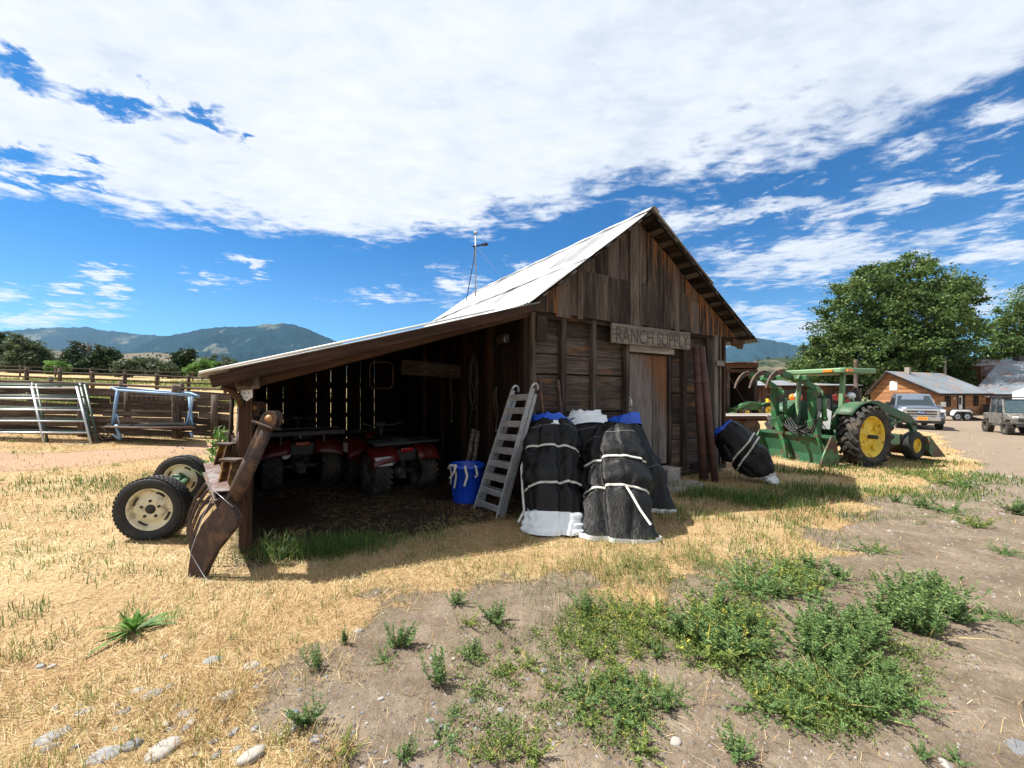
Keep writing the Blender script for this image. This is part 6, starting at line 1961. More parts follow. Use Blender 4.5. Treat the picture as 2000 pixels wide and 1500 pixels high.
for x in (-.18, .28): m = MB(); m.lathe([(0, .14), (.2, .1), (.27, 0), (.24, -.08), (0, -.1)], (x, -.05, 1.75), (0, -1, 0), 14); m.build('lens', M['orange'] if x < 0 else gm('red_orange_lens', (.7, .1, .02), .3), o)

# ================================================================ pickup truck (local x = forward)
def pickup(p, rz):
    t_ = thing('pickup_truck', p, rz, 'silver blue crew-cab pickup truck facing the camera', 'truck')
    W = 1.0
    # body lower
    sec = [(-3.1, .62, .92), (-3.0, .55, 1.18), (-1.2, .52, 1.22), (1.1, .5, 1.24), (2.1, .5, 1.26), (2.85, .52, 1.22), (3.02, .58, 1.05)]
    m = MB(); rows = []
    for x, zb, zt in sec:
        w = W if -3 < x < 2.8 else W * .95
        rows.append([(x, -w * .96, zb), (x, -w * 1.0, zb + .12), (x, -w, zt - .1), (x, -w * .93, zt), (x, w * .93, zt), (x, w, zt - .1), (x, w, zb + .12), (x, w * .96, zb)])
    m.grid(rows, True); m.face([k for k in range(8)][::-1]); k0 = (len(rows) - 1) * 8; m.face([k0 + k for k in range(8)])
    m.build('body', M['truck'], t_, bevel=.03)
    m = MB(); m.grid([[(x, y, z - .05 * (abs(y) / .9) ** 2) for y in (-.9, -.5, -.25, 0, .25, .5, .9)] for x, z in ((1.0, 1.34), (1.6, 1.36), (2.4, 1.33), (2.85, 1.24))]); m.build('hood', M['truck'], t_, solid=.04)
    # cab
    m = MB(); rows = []
    for x, z, w in ((1.25, 1.25, .93), (.45, 1.98, .76), (.2, 2.05, .74), (-1.0, 2.06, .74), (-1.35, 1.95, .76), (-1.6, 1.25, .93)):
        rows.append([(x, y * w, z + (.03 if abs(y) < .9 and z > 1.5 else 0)) for y in (-1, -.5, 0, .5, 1)])
    m.grid(rows, True)
    for s_ in (-1, 1):
        k = len(m.v); pts = [(1.25, s_ * .93, 1.25), (.45, s_ * .76, 1.98), (.2, s_ * .74, 2.05), (-1.0, s_ * .74, 2.06), (-1.35, s_ * .76, 1.95), (-1.6, s_ * .93, 1.25)]
        m.v += pts; m.face([k + i for i in range(6)])
    m.build('cab', M['truck'], t_)
    n_ = V((.73, 0, .8)).normalized()
    m = MB(); o_ = n_ * .012; m.quad(V((1.18, -.84, 1.31)) + o_, V((1.18, .84, 1.31)) + o_, V((.50, .70, 1.94)) + o_, V((.50, -.70, 1.94)) + o_); m.build('windscreen', M['glass'], t_)
    m = MB()
    for s_ in (-1, 1):
        sl_ = .19 / .76
        P_ = lambda x, z: V((x, s_ * (.93 - (z - 1.25) * .24 + .012), z))
        for q in (((1.0, 1.32), (.42, 1.86), (-.1, 1.93), (-.1, 1.32)), ((-.2, 1.32), (-.2, 1.93), (-1.0, 1.93), (-1.32, 1.32))):
            m.quad(*[P_(*a) for a in q])
    m.build('side_window', M['glass'], t_)
    # bed
    m = MB(); m.box((-2.3, 0, 1.235), (1.4, 1.6, .02)); m.build('bed_floor', M['black'], t_)
    # grille
    m = MB(); m.box((2.99, 0, .98), (.1, 1.46, .42)); gr_ = m.build('grille', M['chrome'], t_, bevel=.03)
    m = MB(); m.box((3.045, 0, 1.05), (.02, 1.22, .09)); m.box((3.045, 0, .90), (.02, 1.22, .09)); m.build('grille_slot', M['black'], gr_)
    m = MB(); m.lathe([(.0, .025), (1, .02), (1.05, 0)], (0, 0, 0), (1, 0, 0), 26)
    m.v = [(3.05 + v_[0], v_[1] * .17, .98 + v_[2] * .072) for v_ in m.v]; m.build('badge', gm('badge_blue', (.03, .07, .22), .25, .2, .05, 3), gr_)
    text_mesh('badge_script', 'Ford', .105, M['white'], gr_, Matrix.Translation((3.078, 0, .98)) @ Matrix.Rotation(R(90), 4, 'Z') @ Matrix.Rotation(R(90), 4, 'X'), .002, 1.2)
    for s_ in (-1, 1):
        m = MB(); m.box((2.95, s_ * .86, 1.0), (.14, .24, .34)); hl = m.build('headlight', M['lightpaint'], t_, bevel=.03)
        m = MB(); m.box((3.02, s_ * .86, 1.0), (.02, .2, .04)); m.box((3.02, s_ * .80, .92), (.02, .05, .12)); m.build('lamp_bezel', M['black'], hl)
        m = MB(); m.box((3.07, s_ * .78, .60), (.04, .26, .12)); m.build('fog_light', M['black'], t_, bevel=.02)
        m = MB(); m.beam((.95, s_ * .95, 1.36), (.95, s_ * 1.12, 1.36), .05, .05); m.box((.97, s_ * 1.22, 1.42), (.12, .24, .3)); m.build('mirror', M['chrome'] if s_ > 0 else M['black'], t_, bevel=.03)
    m = MB(); m.prism([(2.9, -.98), (3.12, -.75), (3.16, 0), (3.12, .75), (2.9, .98), (2.75, .98), (2.75, -.98)], (0, 0, .64), (1, 0, 0), (0, 1, 0), .24); m.build('bumper', M['chrome'], t_, bevel=.03)
    m = MB(); m.prism([(2.9, -.95), (3.1, -.75), (3.13, 0), (3.1, .75), (2.9, .95), (2.7, .95), (2.7, -.95)], (0, 0, .44), (1, 0, 0), (0, 1, 0), .14); m.box((3.12, 0, .76), (.03, 1.1, .06)); m.build('air_dam', M['black'], t_, bevel=.02)
    m = MB(); m.box((3.17, .02, .66), (.02, .42, .20)); pl_ = m.build('number_plate', gm('orange_plate', (.70, .32, .05), .5, 0, .12, 20), t_)
    m = MB()
    for k in range(3): m.box((3.183, -.10 + .11 * k, .66), (.004, .05, .08))
    m.build('plate_marks', gm('plate_marks', (.3, .08, .03), .6), pl_)
    for x in (2.05, -1.95):
        for s_ in (-1, 1):
            ty = tyre(t_, 'tyre', (x, s_ * .86, .41), (0, s_, 0), .41, .28, .25, M['rubber'], n=30); rim(ty, 'rim', (x, s_ * .86, .41), (0, s_, 0), .25, .28, M['chrome'], .04, .07, 6)
            m = MB(); m.tube([(x + .48 * math.cos(a), s_ * 1.0, .42 + .48 * math.sin(a)) for a in np.linspace(0, PI, 12)], .03, 6); m.build('wheel_arch', M['black'], t_)
    m = MB(); m.box((.2, 0, .52), (5., 1.6, .2)); m.build('chassis', M['black'], t_)
    for s_ in (-1, 1):
        for x in (.3, -.75):
            m = MB(); m.box((x, s_ * 1.012, 1.12), (.2, .02, .04)); m.build('door_handle', M['chrome'], t_)
    return t_


pc = base_at(1800, 23.3); hd = math.atan2(-.80, -.60)
pt_ = pickup(V((pc.x, pc.y, g1(pc.x, pc.y))) + V((.6, .8, 0)) * 3.0, hd)

# two-axle trailer behind the pickup
b = base_at(1868, 33)
o = thing('utility_trailer', b, R(-4), 'low trailer with white fender, two wheels and dark ramp behind the pickup', 'trailer')
m = MB(); m.box((-1.2, .6, .62), (3.2, 1.7, .12)); m.box((-1.2, -.26, .66), (3.2, .06, .2)); m.build('deck', M['dark'], o)
m = MB(); m.prism([(-.75, .45), (-.72, .72), (-.55, .86), (.5, .86), (.68, .72), (.7, .6), (.55, .74), (-.5, .74), (-.62, .62)], (0, -.42, 0), th=.3); m.build('fender', M['white'], o, bevel=.01)
for x in (-.36, .36):
    ty = tyre(o, 'tyre', (x, -.42, .34), (0, -1, 0), .34, .2, .2, M['rubber'], n=26); rim(ty, 'rim', (x, -.42, .34), (0, -1, 0), .2, .2, M['galv'], .03, .05, 5)
m = MB(); m.prism([(.72, .85), (.95, .9), (.95, .35), (2.2, .02), (2.1, .0), (.72, .25)], (0, .5, 0), th=1.6); m.build('ramp', M['black'], o)

# utility vehicle at the right edge
b = base_at(1985, 21.3)
uv_ = thing('utility_vehicle', b, math.atan2(-.86, -.52), 'camouflage grey side-by-side utility vehicle cut by the right edge', 'utility vehicle')


def camo():
    m, t, b = newmat('camo_paint')
    co = t.n('ShaderNodeTexCoord').outputs['Object']
    n1 = t.noise(co, 5, 4, .6, 1.2); n2 = t.noise(co, 9, 4, .6, 1.5)
    c = t.mix(t.sstep(n1, .5, .54), (.15, .145, .13), (.085, .08, .07)); c = t.mix(t.sstep(n2, .58, .61), c, (.035, .032, .03))
    t.put(b.inputs['Base Color'], c); b.inputs['Roughness'].default_value = .5
    return m


M['camo'] = camo()
for x in (1.05, -1.0):
    for s_ in (-1, 1):
        ty = tyre(uv_, 'tyre', (x, s_ * .68, .35), (0, s_, 0), .35, .28, .19, M['rubber_dusty'], 'knob', 18, .03, 24); rim(ty, 'rim', (x, s_ * .68, .35), (0, s_, 0), .19, .28, M['dark'], .05, .05, 5)
m = MB(); m.prism([(-1.5, .55), (-1.5, 1.05), (-.7, 1.1), (-.7, .6), (.55, .5), (.62, 1.12), (1.1, 1.08), (1.5, .85), (1.52, .6), (1.45, .55), (1.3, .78), (.9, .78), (.7, .4), (-.6, .4), (-.75, .75), (-1.25, .75)], (0, 0, 0), th=1.42); m.build('body', M['camo'], uv_, bevel=.03)
m = MB()
for s_ in (-1, 1): m.prism([(-.75, .5), (.55, .5), (.62, 1.1), (-.75, 1.1)], (0, s_ * .72, 0), th=.04)
m.build('door', M['camo'], uv_, bevel=.02)
m = MB()
for s_ in (-1, 1):
    m.beam((.68, s_ * .68, 1.1), (.30, s_ * .6, 1.88), .07, .06); m.beam((-.72, s_ * .68, 1.1), (-.74, s_ * .6, 1.88), .07, .06); m.beam((.30, s_ * .6, 1.88), (-.74, s_ * .6, 1.88), .06, .06); m.beam((-.12, s_ * .70, 1.1), (-.14, s_ * .6, 1.88), .06, .05)
m.build('cab_frame', M['camo'], uv_)
m = MB(); m.box((-.2, 0, 1.93), (1.2, 1.36, .07)); m.build('cab_roof', M['black'], uv_, bevel=.03)
m = MB(); m.quad((.66, -.62, 1.14), (.66, .62, 1.14), (.32, .56, 1.84), (.32, -.56, 1.84)); m.build('windscreen', gm('bluish_glass', (.04, .07, .08), .06), uv_)
m = MB()
for s_ in (-1, 1): m.quad((-.7, s_ * .68, 1.12), (.6, s_ * .68, 1.12), (.28, s_ * .6, 1.84), (-.7, s_ * .6, 1.84))
m.build('side_window', M['glass'], uv_)
m = MB(); m.box((1.5, 0, .80), (.06, 1.0, .16)); m.box((1.5, 0, .5), (.1, 1.1, .14)); m.build('grille', M['black'], uv_, bevel=.02)
for s_ in (-1, 1): m = MB(); m.box((1.42, s_ * .54, .92), (.12, .22, .1)); m.build('headlight', M['lightpaint'], uv_, bevel=.02)
m = MB()
for s_ in (-1, 1): m.tube([(1.05, s_ * .6, .35), (1.0, s_ * .2, .45)], .04, 6); m.tube([(-1.0, s_ * .6, .35), (-1.0, s_ * .2, .45)], .04, 6)
m.build('suspension', M['dark'], uv_)
# ================================================================ grass
def strips(x, y, z, h, lean, ang, w, bend, tone, name, mat, label):
    """curved blades: base, middle, tip"""
    n = len(x)
    dx, dy = np.cos(ang), np.sin(ang)
    sx, sy = -dy * w * .5, dx * w * .5
    sl, cl_ = np.sin(lean), np.cos(lean)
    mx, my, mz = x + dx * sl * h * .55, y + dy * sl * h * .55, z + cl_ * h * .55
    l2 = np.minimum(lean + bend, 1.9)
    tx, ty, tz = mx + dx * np.sin(l2) * h * .5, my + dy * np.sin(l2) * h * .5, mz + np.cos(l2) * h * .5
    tz = np.maximum(tz, z + .004)
    P = np.stack([x - sx, y - sy, z, x + sx, y + sy, z, mx - sx * .75, my - sy * .75, mz, mx + sx * .75, my + sy * .75, mz, tx, ty, tz], 1).reshape(-1, 3)
    b = np.arange(n)[:, None] * 5
    f = np.concatenate([b + np.array([[0, 1, 2]]), b + np.array([[1, 3, 2]]), b + np.array([[2, 3, 4]])], 1).reshape(-1, 3)
    o = np_mesh(name, P, f, np.repeat(tone, 3), M[mat])
    return tag(o, label, 'grass', kind='stuff')


def sample(n, dmin, dmax, a0=-58, a1=56, seed=0):
    r_ = np.random.default_rng(seed)
    d = np.exp(r_.uniform(math.log(dmin), math.log(dmax), n))
    a = np.radians(r_.uniform(a0, a1, n))
    return d * np.sin(a), d * np.cos(a), d, r_


def gzn(x, y):
    nw = np.exp(-((x) ** 2 + (y - 4) ** 2) / 60.)
    return gz(x, y) + nw * bumps(x, y)


def in_barn(x, y):
    tt, dd = barn_td(x, y)
    return ((tt > -2.6) & (tt < 2.6) & (dd > .05) & (dd < 6.1)) | ((tt > -6.2) & (tt <= -2.6) & (dd > .35) & (dd < 6.1))


x, y, d, r_ = sample(470000, 1.5, 34, seed=2)
s = straw_mask(x, y)
pn = vnoise(x, y, .9, 7); pf = vnoise(x, y, 3.3, 9)
keep = (r_.uniform(size=len(x)) < (.03 + .97 * s) * np.clip(.62 + .5 * pf + .3 * pn, .08, 1)) & ~in_barn(x, y)
x, y, d = x[keep], y[keep], d[keep]; n = len(x); pn = pn[keep]; pf = pf[keep]; s = s[keep]
z = gzn(x, y) - .004
# cut hay lying flat around the wheels, short upright stubble elsewhere
hay = np.clip(1.25 - np.hypot((x + 4.2) / 3.4, (y - 4.3) / 2.2), 0, 1) + .18
lying = r_.uniform(size=n) < np.clip(hay, .12, .85)
h = np.where(lying, r_.uniform(.06, .19, n), r_.uniform(.022, .080, n) * (1 + .6 * np.clip(pf, 0, 1)))
lean = np.where(lying, r_.uniform(1.25, 1.55, n), r_.uniform(.1, 1.0, n))
ang = np.where(lying, r_.normal(2.6, .9, n) + 1.5 * pn, r_.uniform(0, 6.283, n))
w = np.where(lying, .0027, .0029) * np.maximum(1, d / 3.2)
tone = np.clip(np.where(lying, r_.normal(.66, .17, n), r_.normal(.42, .20, n)) + .16 * pn, 0, .93)
yg = (r_.uniform(size=n) < .16 + .22 * np.clip(pn, 0, 1))
tone = np.where(yg & ~lying, 1., tone)
strips(x, y, z, h, lean, ang, w, np.where(lying, .1, r_.uniform(0, .8, n)), tone, 'dry_grass', 'straw', 'short dry straw-coloured grass and cut hay covering the ground')

# green grass in patches: px, py, half width m, half depth m, density, height
GP = [(505, 985, .28, .75, 1.6, .20), (520, 1040, .25, .3, 1.2, .20), (590, 1085, .45, .26, 2.4, .20), (640, 1080, .3, .22, 2.4, .18), (700, 1072, .40, .26, 2.4, .16), (800, 1056, .35, .22, 1.2, .13), (880, 1040, .3, .2, .4, .1), (470, 1090, .3, .2, .7, .14), (400, 1055, .3, .15, .5, .13),
      (1340, 960, .65, .40, 1.5, .17), (1420, 975, .7, .45, 1.7, .19), (1500, 985, .7, .4, 1.7, .17), (1560, 965, .7, .5, 1.4, .15), (1620, 960, .7, .55, 1.2, .13), (1350, 1010, .6, .3, .9, .12), (1500, 1020, .8, .3, .8, .10), (1620, 1005, .8, .35, .8, .10),
      (1560, 925, .9, .35, 1.0, .2), (1640, 915, .6, .3, .7, .16), (1760, 905, 1.2, .6, .5, .1), (1860, 930, 1.3, .9, 1.1, .12), (1800, 965, .9, .5, .9, .10), (1740, 960, .6, .4, .8, .1), (1900, 960, .7, .5, .8, .1), (1700, 930, 1., .5, .4, .09),
      (250, 945, 1.6, .5, .55, .10), (120, 955, 1.6, .5, .45, .10), (330, 930, 1.0, .5, .4, .1), (60, 1090, 1., .4, .25, .08), (265, 1200, .1, .1, .3, .1), (1100, 1165, .5, .25, .5, .08), (1200, 1140, .7, .3, .6, .08), (1300, 1125, .7, .3, .7, .09), (1240, 1220, .6, .3, .6, .09), (1420, 1130, .7, .35, .7, .09),
      (1050, 1130, .7, .25, .7, .08), (1150, 1110, .7, .25, .6, .08), (1250, 1095, .7, .2, .6, .09), (1350, 1090, .7, .25, .8, .10), (1460, 1080, .7, .25, .8, .10), (1780, 925, 1.0, .5, .9, .12), (1680, 965, .6, .4, .8, .1), (1840, 905, 1., .4, .8, .1), (180, 1000, 1., .3, .35, .08), (440, 1130, .5, .2, .35, .09), (800, 1140, .6, .2, .45, .07), (960, 1110, .7, .25, .35, .06), (560, 1160, .5, .2, .3, .07), (700, 1165, .4, .15, .5, .07), (1180, 1070, .7, .15, .5, .12), (1400, 1060, 1., .3, .5, .08), (1550, 1050, .9, .3, .5, .08), (300, 1130, .7, .2, .25, .08), (60, 1210, .4, .2, .35, .1), (20, 1270, .3, .2, .4, .09), (1330, 880, .4, .3, .7, .25), (1030, 1010, .2, .1, .6, .12), (640, 860, .1, .1, .0, .1)]
X_, Y_, H_, T_ = [], [], [], []
r_ = np.random.default_rng(31)
for (px, py, rx, ry, de, hh) in GP:
    c = ghit(px, py)
    n = int(5200 * rx * ry * de / max(.25, (c.y / 4.5) ** 1.2)) + 40
    a = r_.uniform(0, 6.283, n); q = np.sqrt(r_.uniform(0, 1, n))
    xx = c.x + rx * q * np.cos(a) * 1.15; yy = c.y + ry * q * np.sin(a) * 1.15
    kk = r_.uniform(size=n) < np.clip(1.25 - q, 0, 1) * np.clip(.65 + .7 * vnoise(xx, yy, 3.2, 21), .05, 1)
    xx, yy = xx[kk], yy[kk]
    X_.append(xx); Y_.append(yy); H_.append(hh * r_.uniform(.45, 1.35, len(xx))); T_.append(np.clip(r_.normal(.40, .2, len(xx)) + .12 * vnoise(xx, yy, 1.1, 3), 0, 1))
# sparse tufts scattered over all the straw
cx, cy, cd, _ = sample(900, 1.9, 22, seed=44)
ck = straw_mask(cx, cy) > .25
for a, b_, dd in zip(cx[ck], cy[ck], cd[ck]):
    m_ = int(r_.integers(5, 16)); X_.append(a + r_.normal(0, .028, m_)); Y_.append(b_ + r_.normal(0, .028, m_)); H_.append(r_.uniform(.05, .13, m_)); T_.append(np.clip(r_.normal(.72, .18, m_), 0, 1))
x, y, h, tone = map(np.concatenate, (X_, Y_, H_, T_))
k = ~in_barn(x, y); x, y, h, tone = x[k], y[k], h[k], tone[k]; n = len(x)
strips(x, y, gzn(x, y) - .004, h, r_.uniform(.02, .6, n), r_.uniform(0, 6.283, n), np.maximum(.0036, .0011 * np.hypot(x, y)), r_.uniform(.1, 1.1, n), tone, 'green_grass', 'grass', 'green grass growing along the barn and in patches of the yard')

# chaff on the shed floor
r_ = np.random.default_rng(77); n = 9000
tt = r_.uniform(-6.1, -2.7, n); dd = r_.uniform(-.9, 4.0, n)
x = BARN.x + cB * tt - sB * dd; y = BARN.y + sB * tt + cB * dd
k = vnoise(x, y, 1.3, 5) > -.35; x, y = x[k], y[k]; n = len(x)
strips(x, y, gzn(x, y) + .002, r_.uniform(.03, .14, n), r_.uniform(1.35, 1.56, n), r_.uniform(0, 6.28, n), np.full(n, .004), np.zeros(n), np.clip(r_.normal(.35, .2, n), 0, .8), 'loose_chaff', 'straw', 'thin loose straw lying on the dark dirt floor of the shed')

# distant field grass: long greenish band beyond the corral
r_ = np.random.default_rng(5); n = 26000
a = np.radians(r_.uniform(-56, -20, n)); d = r_.uniform(24, 62, n)
x, y = d * np.sin(a), d * np.cos(a); k = vnoise(x, y, .12, 3) > -.2 + .6 * (d < 40); x, y, d = x[k], y[k], d[k]; n = len(x)
strips(x, y, gz(x, y), r_.uniform(.15, .45, n), r_.uniform(0, .5, n), r_.uniform(0, 6.28, n), np.full(n, .05), r_.uniform(0, .5, n), np.clip(r_.normal(.6, .2, n), 0, 1), 'field_grass', 'grass', 'yellowish green field grass beyond the corral fences')

# ================================================================ weeds
def weed_mesh(kind, seed):
    r_ = np.random.default_rng(seed)
    C, A, S, T, W = [], [], [], [], []
    stems = MB()
    if kind == 'rosette':
        v, f, t_ = [], [], []
        for k in range(48):
            a = r_.uniform(0, 6.283); L = r_.uniform(.4, 1.05); e = r_.uniform(.25, 1.35); k0 = len(v)
            for i in range(6):
                q = i / 5; w = .034 * math.sin(PI * (q * .86 + .08)) * (1 + .35 * (i % 2)); r0 = L * q; z = L * math.sin(e) * q - .55 * L * q * q * math.cos(e)
                c = np.array([math.cos(a) * r0 * math.cos(e), math.sin(a) * r0 * math.cos(e), max(z, .01)])
                sd = np.array([-math.sin(a), math.cos(a), .25])
                v += [c - sd * w, c + sd * w]
            for i in range(5): f.append((k0 + 2 * i, k0 + 2 * i + 1, k0 + 2 * i + 3, k0 + 2 * i + 2)); t_.append(np.clip(r_.normal(.4, .2), 0, .9))
        return np.array(v), np.array(f), np.array(t_)
    ns, nl, up, sz = {'bushy': (16, 70, .90, .062), 'low': (18, 52, .32, .055), 'tall': (8, 84, 1.30, .060), 'yellow': (15, 52, .55, .055)}[kind]
    for k in range(ns):
        a = r_.uniform(0, 6.283); e = np.clip(r_.normal(up, .25), .12, 1.5); L = r_.uniform(.55, 1.08)
        p = np.array([r_.normal(0, .05), r_.normal(0, .05), 0.]); pts = [p]
        for i in range(1, 9):
            e2 = e + .45 * (i / 8) * (1 if kind != 'low' else .55)
            a += r_.normal(0, .14)
            p = p + np.array([math.cos(a) * math.cos(e2), math.sin(a) * math.cos(e2), math.sin(e2)]) * L / 8; pts.append(p)
        for j in range(nl):
            q = r_.uniform(.08, 1) ** .8; i = min(int(q * 8), 7); c = pts[i] + (pts[i + 1] - pts[i]) * (q * 8 - i)
            dirv = r_.normal(size=3); dirv[2] = abs(dirv[2]) * .7 + .15; dirv /= np.linalg.norm(dirv)
            s_ = sz * r_.uniform(.55, 1.25) * (1.15 - .55 * q)
            C.append(c + dirv * s_); A.append(dirv); S.append(s_)
            fl = 1. if (kind in ('yellow',) and q > .88 and r_.uniform() < .25) else np.clip(r_.normal(.42 + .18 * q, .15), 0, .88)
            T.append(fl); W.append(.34 if kind != 'tall' else .26)
        for i in range(8):
            c = (pts[i] + pts[i + 1]) / 2; dv = pts[i + 1] - pts[i]; l_ = np.linalg.norm(dv)
            C.append(c); A.append(dv / l_); S.append(l_ * .55); T.append(.6); W.append(.11)
        if r_.uniform() < .3:
            a2, e3 = r_.uniform(0, 6.283), r_.uniform(.4, 1.3); dv = np.array([math.cos(a2) * math.cos(e3), math.sin(a2) * math.cos(e3), math.sin(e3)]); C.append(dv * .45); A.append(dv); S.append(.45); T.append(1.); W.append(.018)
    C, A, S, T, W = map(np.array, (C, A, S, T, W))
    b = r_.normal(size=C.shape); b -= A * (A * b).sum(1)[:, None]; b /= np.linalg.norm(b, axis=1)[:, None]
    s_ = S[:, None]; w_ = (S * W)[:, None]
    v = np.stack([C + A * s_, C + b * w_, C - A * s_, C - b * w_], 1).reshape(-1, 3)
    v[:, 2] = np.maximum(v[:, 2], .004)
    return v, np.arange(len(v)).reshape(-1, 4), T


WM = {}
for kind, mt in (('bushy', 'weed'), ('low', 'weed'), ('tall', 'weed'), ('yellow', 'weed_y'), ('rosette', 'tall_weed')):
    for j in range(3 if kind != 'rosette' else 1):
        v, f, t_ = weed_mesh(kind, 100 + 7 * j + len(kind))
        o = np_mesh('weed', v, f, t_, M[mt]); WM[kind, j] = o.data
        bpy.data.objects.remove(o)
random.seed(12)


def weed(px, py, hpx, kind, label, group=None, flat=1.):
    c = ghit(px, py)
    s = hpx / F * c.y * {'low': 1.4, 'bushy': .92, 'tall': .88, 'yellow': 1.15, 'rosette': 1.4}[kind] * random.uniform(.8, 1.25)
    o = bpy.data.objects.new('weed', WM[kind, random.randrange(3) if kind != 'rosette' else 0]); col.objects.link(o)
    o.location = (c.x, c.y, float(gzn(np.array([c.x]), np.array([c.y]))[0]) - .005)
    o.rotation_euler = (random.uniform(-.08, .08), random.uniform(-.08, .08), random.uniform(0, 6.28))
    o.scale = (s * 1.12, s * 1.12, s * flat * .78)
    return tag(o, label, 'weed', group)


for w_ in [(262, 1232, 62, 'rosette', 'broad-leaved green weed tuft alone in the dry grass below the grapple'),
           (622, 1310, 92, 'tall', 'upright grey-green weed at the edge of dry grass and dirt'),
           (600, 1415, 60, 'bushy', 'small leafy weed among dark pebbles at the dirt edge'),
           (778, 1258, 70, 'bushy', 'double-topped grey-green weed alone in the bare dirt'),
           (752, 1292, 34, 'low', 'tiny weed just below the double-topped weed'),
           (672, 1262, 42, 'tall', 'thin single-stemmed weed left of the double-topped weed'),
           (858, 1340, 118, 'tall', 'tallest weed with dangling leaves in the middle of the dirt'),
           (893, 1180, 50, 'bushy', 'cone-shaped weed nearest the shed shadow'),
           (968, 1215, 52, 'bushy', 'round bright weed right of the cone-shaped weed'),
           (912, 1222, 34, 'yellow', 'small yellowish weed left of the round bright weed'),
           (920, 1285, 46, 'bushy', 'grey-green weed leaning right of the tallest weed'),
           (985, 1318, 44, 'yellow', 'spiky yellow-green tussock below the tallest weed'),
           (1035, 1302, 52, 'yellow', 'yellow-green weed right of the spiky tussock'),
           (1075, 1350, 38, 'yellow', 'bright lime weed beside the dark pointed stone'),
           (940, 1348, 34, 'low', 'small dark green weed below the spiky tussock'),
           (885, 1398, 30, 'low', 'low flat weed in bare dirt near the lower middle'),
           (870, 1445, 46, 'low', 'spreading weed near the bottom of the dirt left of centre'),
           (790, 1485, 52, 'bushy', 'bushy weed cut by the bottom edge of the dirt'),
           (672, 1468, 42, 'yellow', 'yellowish weed right of the oval blue-grey stone'),
           (1000, 1430, 40, 'low', 'flat pale weed in the lower middle of the dirt'),
           (1040, 1480, 62, 'yellow', 'yellow-flowered weed at the bottom middle'),
           (955, 1480, 52, 'yellow', 'straw-coloured tussock at the bottom left of the yellow-flowered weed'),
           (1908, 1030, 56, 'yellow', 'wide yellow-green weed mound in the yard near the right edge'),
           (1985, 1005, 58, 'bushy', 'dark bushy weed cut by the right edge of the yard'),
           (1962, 1082, 26, 'low', 'small round weed alone below the wide weed mound'),
           (1702, 1078, 28, 'low', 'small low weed in dirt below the shaded grass'),
           (1715, 1075, 24, 'yellow', 'little yellowish weed touching the small low weed'),
           (1748, 980, 34, 'bushy', 'weed beside the right end of the shaded grass'),
           (1800, 990, 44, 'bushy', 'bright green weed midway between shade and wide mound'),
           (1850, 1000, 34, 'low', 'flat green weed left of the wide mound'),
           (1835, 945, 30, 'yellow', 'yellow-green weed on the yard edge below the front loader'),
           (1880, 950, 34, 'low', 'spreading weed on the yard edge right of the front loader'),
           (1925, 1205, 30, 'low', 'trailing weed alone in the dirt right of the thick patch'),
           (1975, 1215, 26, 'low', 'smaller trailing weed near the right edge beside the other trailing weed'),
           (1800, 1480, 48, 'bushy', 'dark green weed near the bottom right corner'),
           (1870, 1490, 34, 'low', 'small weed right of the dark bottom right weed'),
           (1440, 1480, 80, 'bushy', 'large bushy weed at the bottom of the thick patch'),
           (1255, 1470, 56, 'yellow', 'yellow-green weed cut off near the bottom middle right'),
           (1780, 1372, 26, 'low', 'single weed on bare dirt under the thick patch, right side')]:
    weed(*w_)
# the thick patch on the right and the looser one left of it
for (cx, cy, rx, ry, n, hs, kinds, grp, lab) in (
        (1790, 1205, 85, 42, 9, (64, 104), ('bushy', 'bushy', 'tall'), 'weeds in the far right clump', 'tall leafy weed in the dense far right clump of the weed patch'),
        (1640, 1265, 80, 50, 10, (60, 104), ('bushy', 'bushy', 'tall'), 'weeds in the middle clump', 'leafy weed in the dense middle clump of the weed patch'),
        (1690, 1360, 85, 40, 9, (54, 92), ('bushy', 'tall', 'low'), 'weeds in the lower clump', 'leafy weed in the lower clump at the front of the weed patch'),
        (1420, 1240, 95, 55, 13, (46, 84), ('bushy', 'yellow', 'bushy'), 'weeds in the left clump', 'green weed in the left clump of the weed patch'),
        (1540, 1140, 110, 34, 12, (32, 56), ('bushy', 'yellow', 'low'), 'weeds along the back of the patch', 'small weed along the far edge of the weed patch'),
        (1540, 1370, 80, 46, 10, (44, 76), ('bushy', 'yellow', 'low'), 'yellowish weeds in front', 'yellowish weed in the front left of the weed patch'),
        (1210, 1240, 110, 60, 15, (30, 60), ('yellow', 'bushy', 'yellow'), 'yellow-green weeds before the rolls', 'yellow-green weed in the loose patch in front of the tarp rolls'),
        (1220, 1370, 110, 50, 12, (34, 66), ('yellow', 'low', 'bushy'), 'weeds in the lower middle', 'low spreading weed in the lower middle of the dirt')):
    n = int(n * 1.4)
    for k in range(n):
        a = 6.283 * k * .381966; q = math.sqrt((k + .5) / n)
        weed(cx + rx * q * math.cos(a) + random.uniform(-8, 8), cy + ry * q * math.sin(a) + random.uniform(-5, 5), random.uniform(*hs), random.choice(kinds), lab, grp)

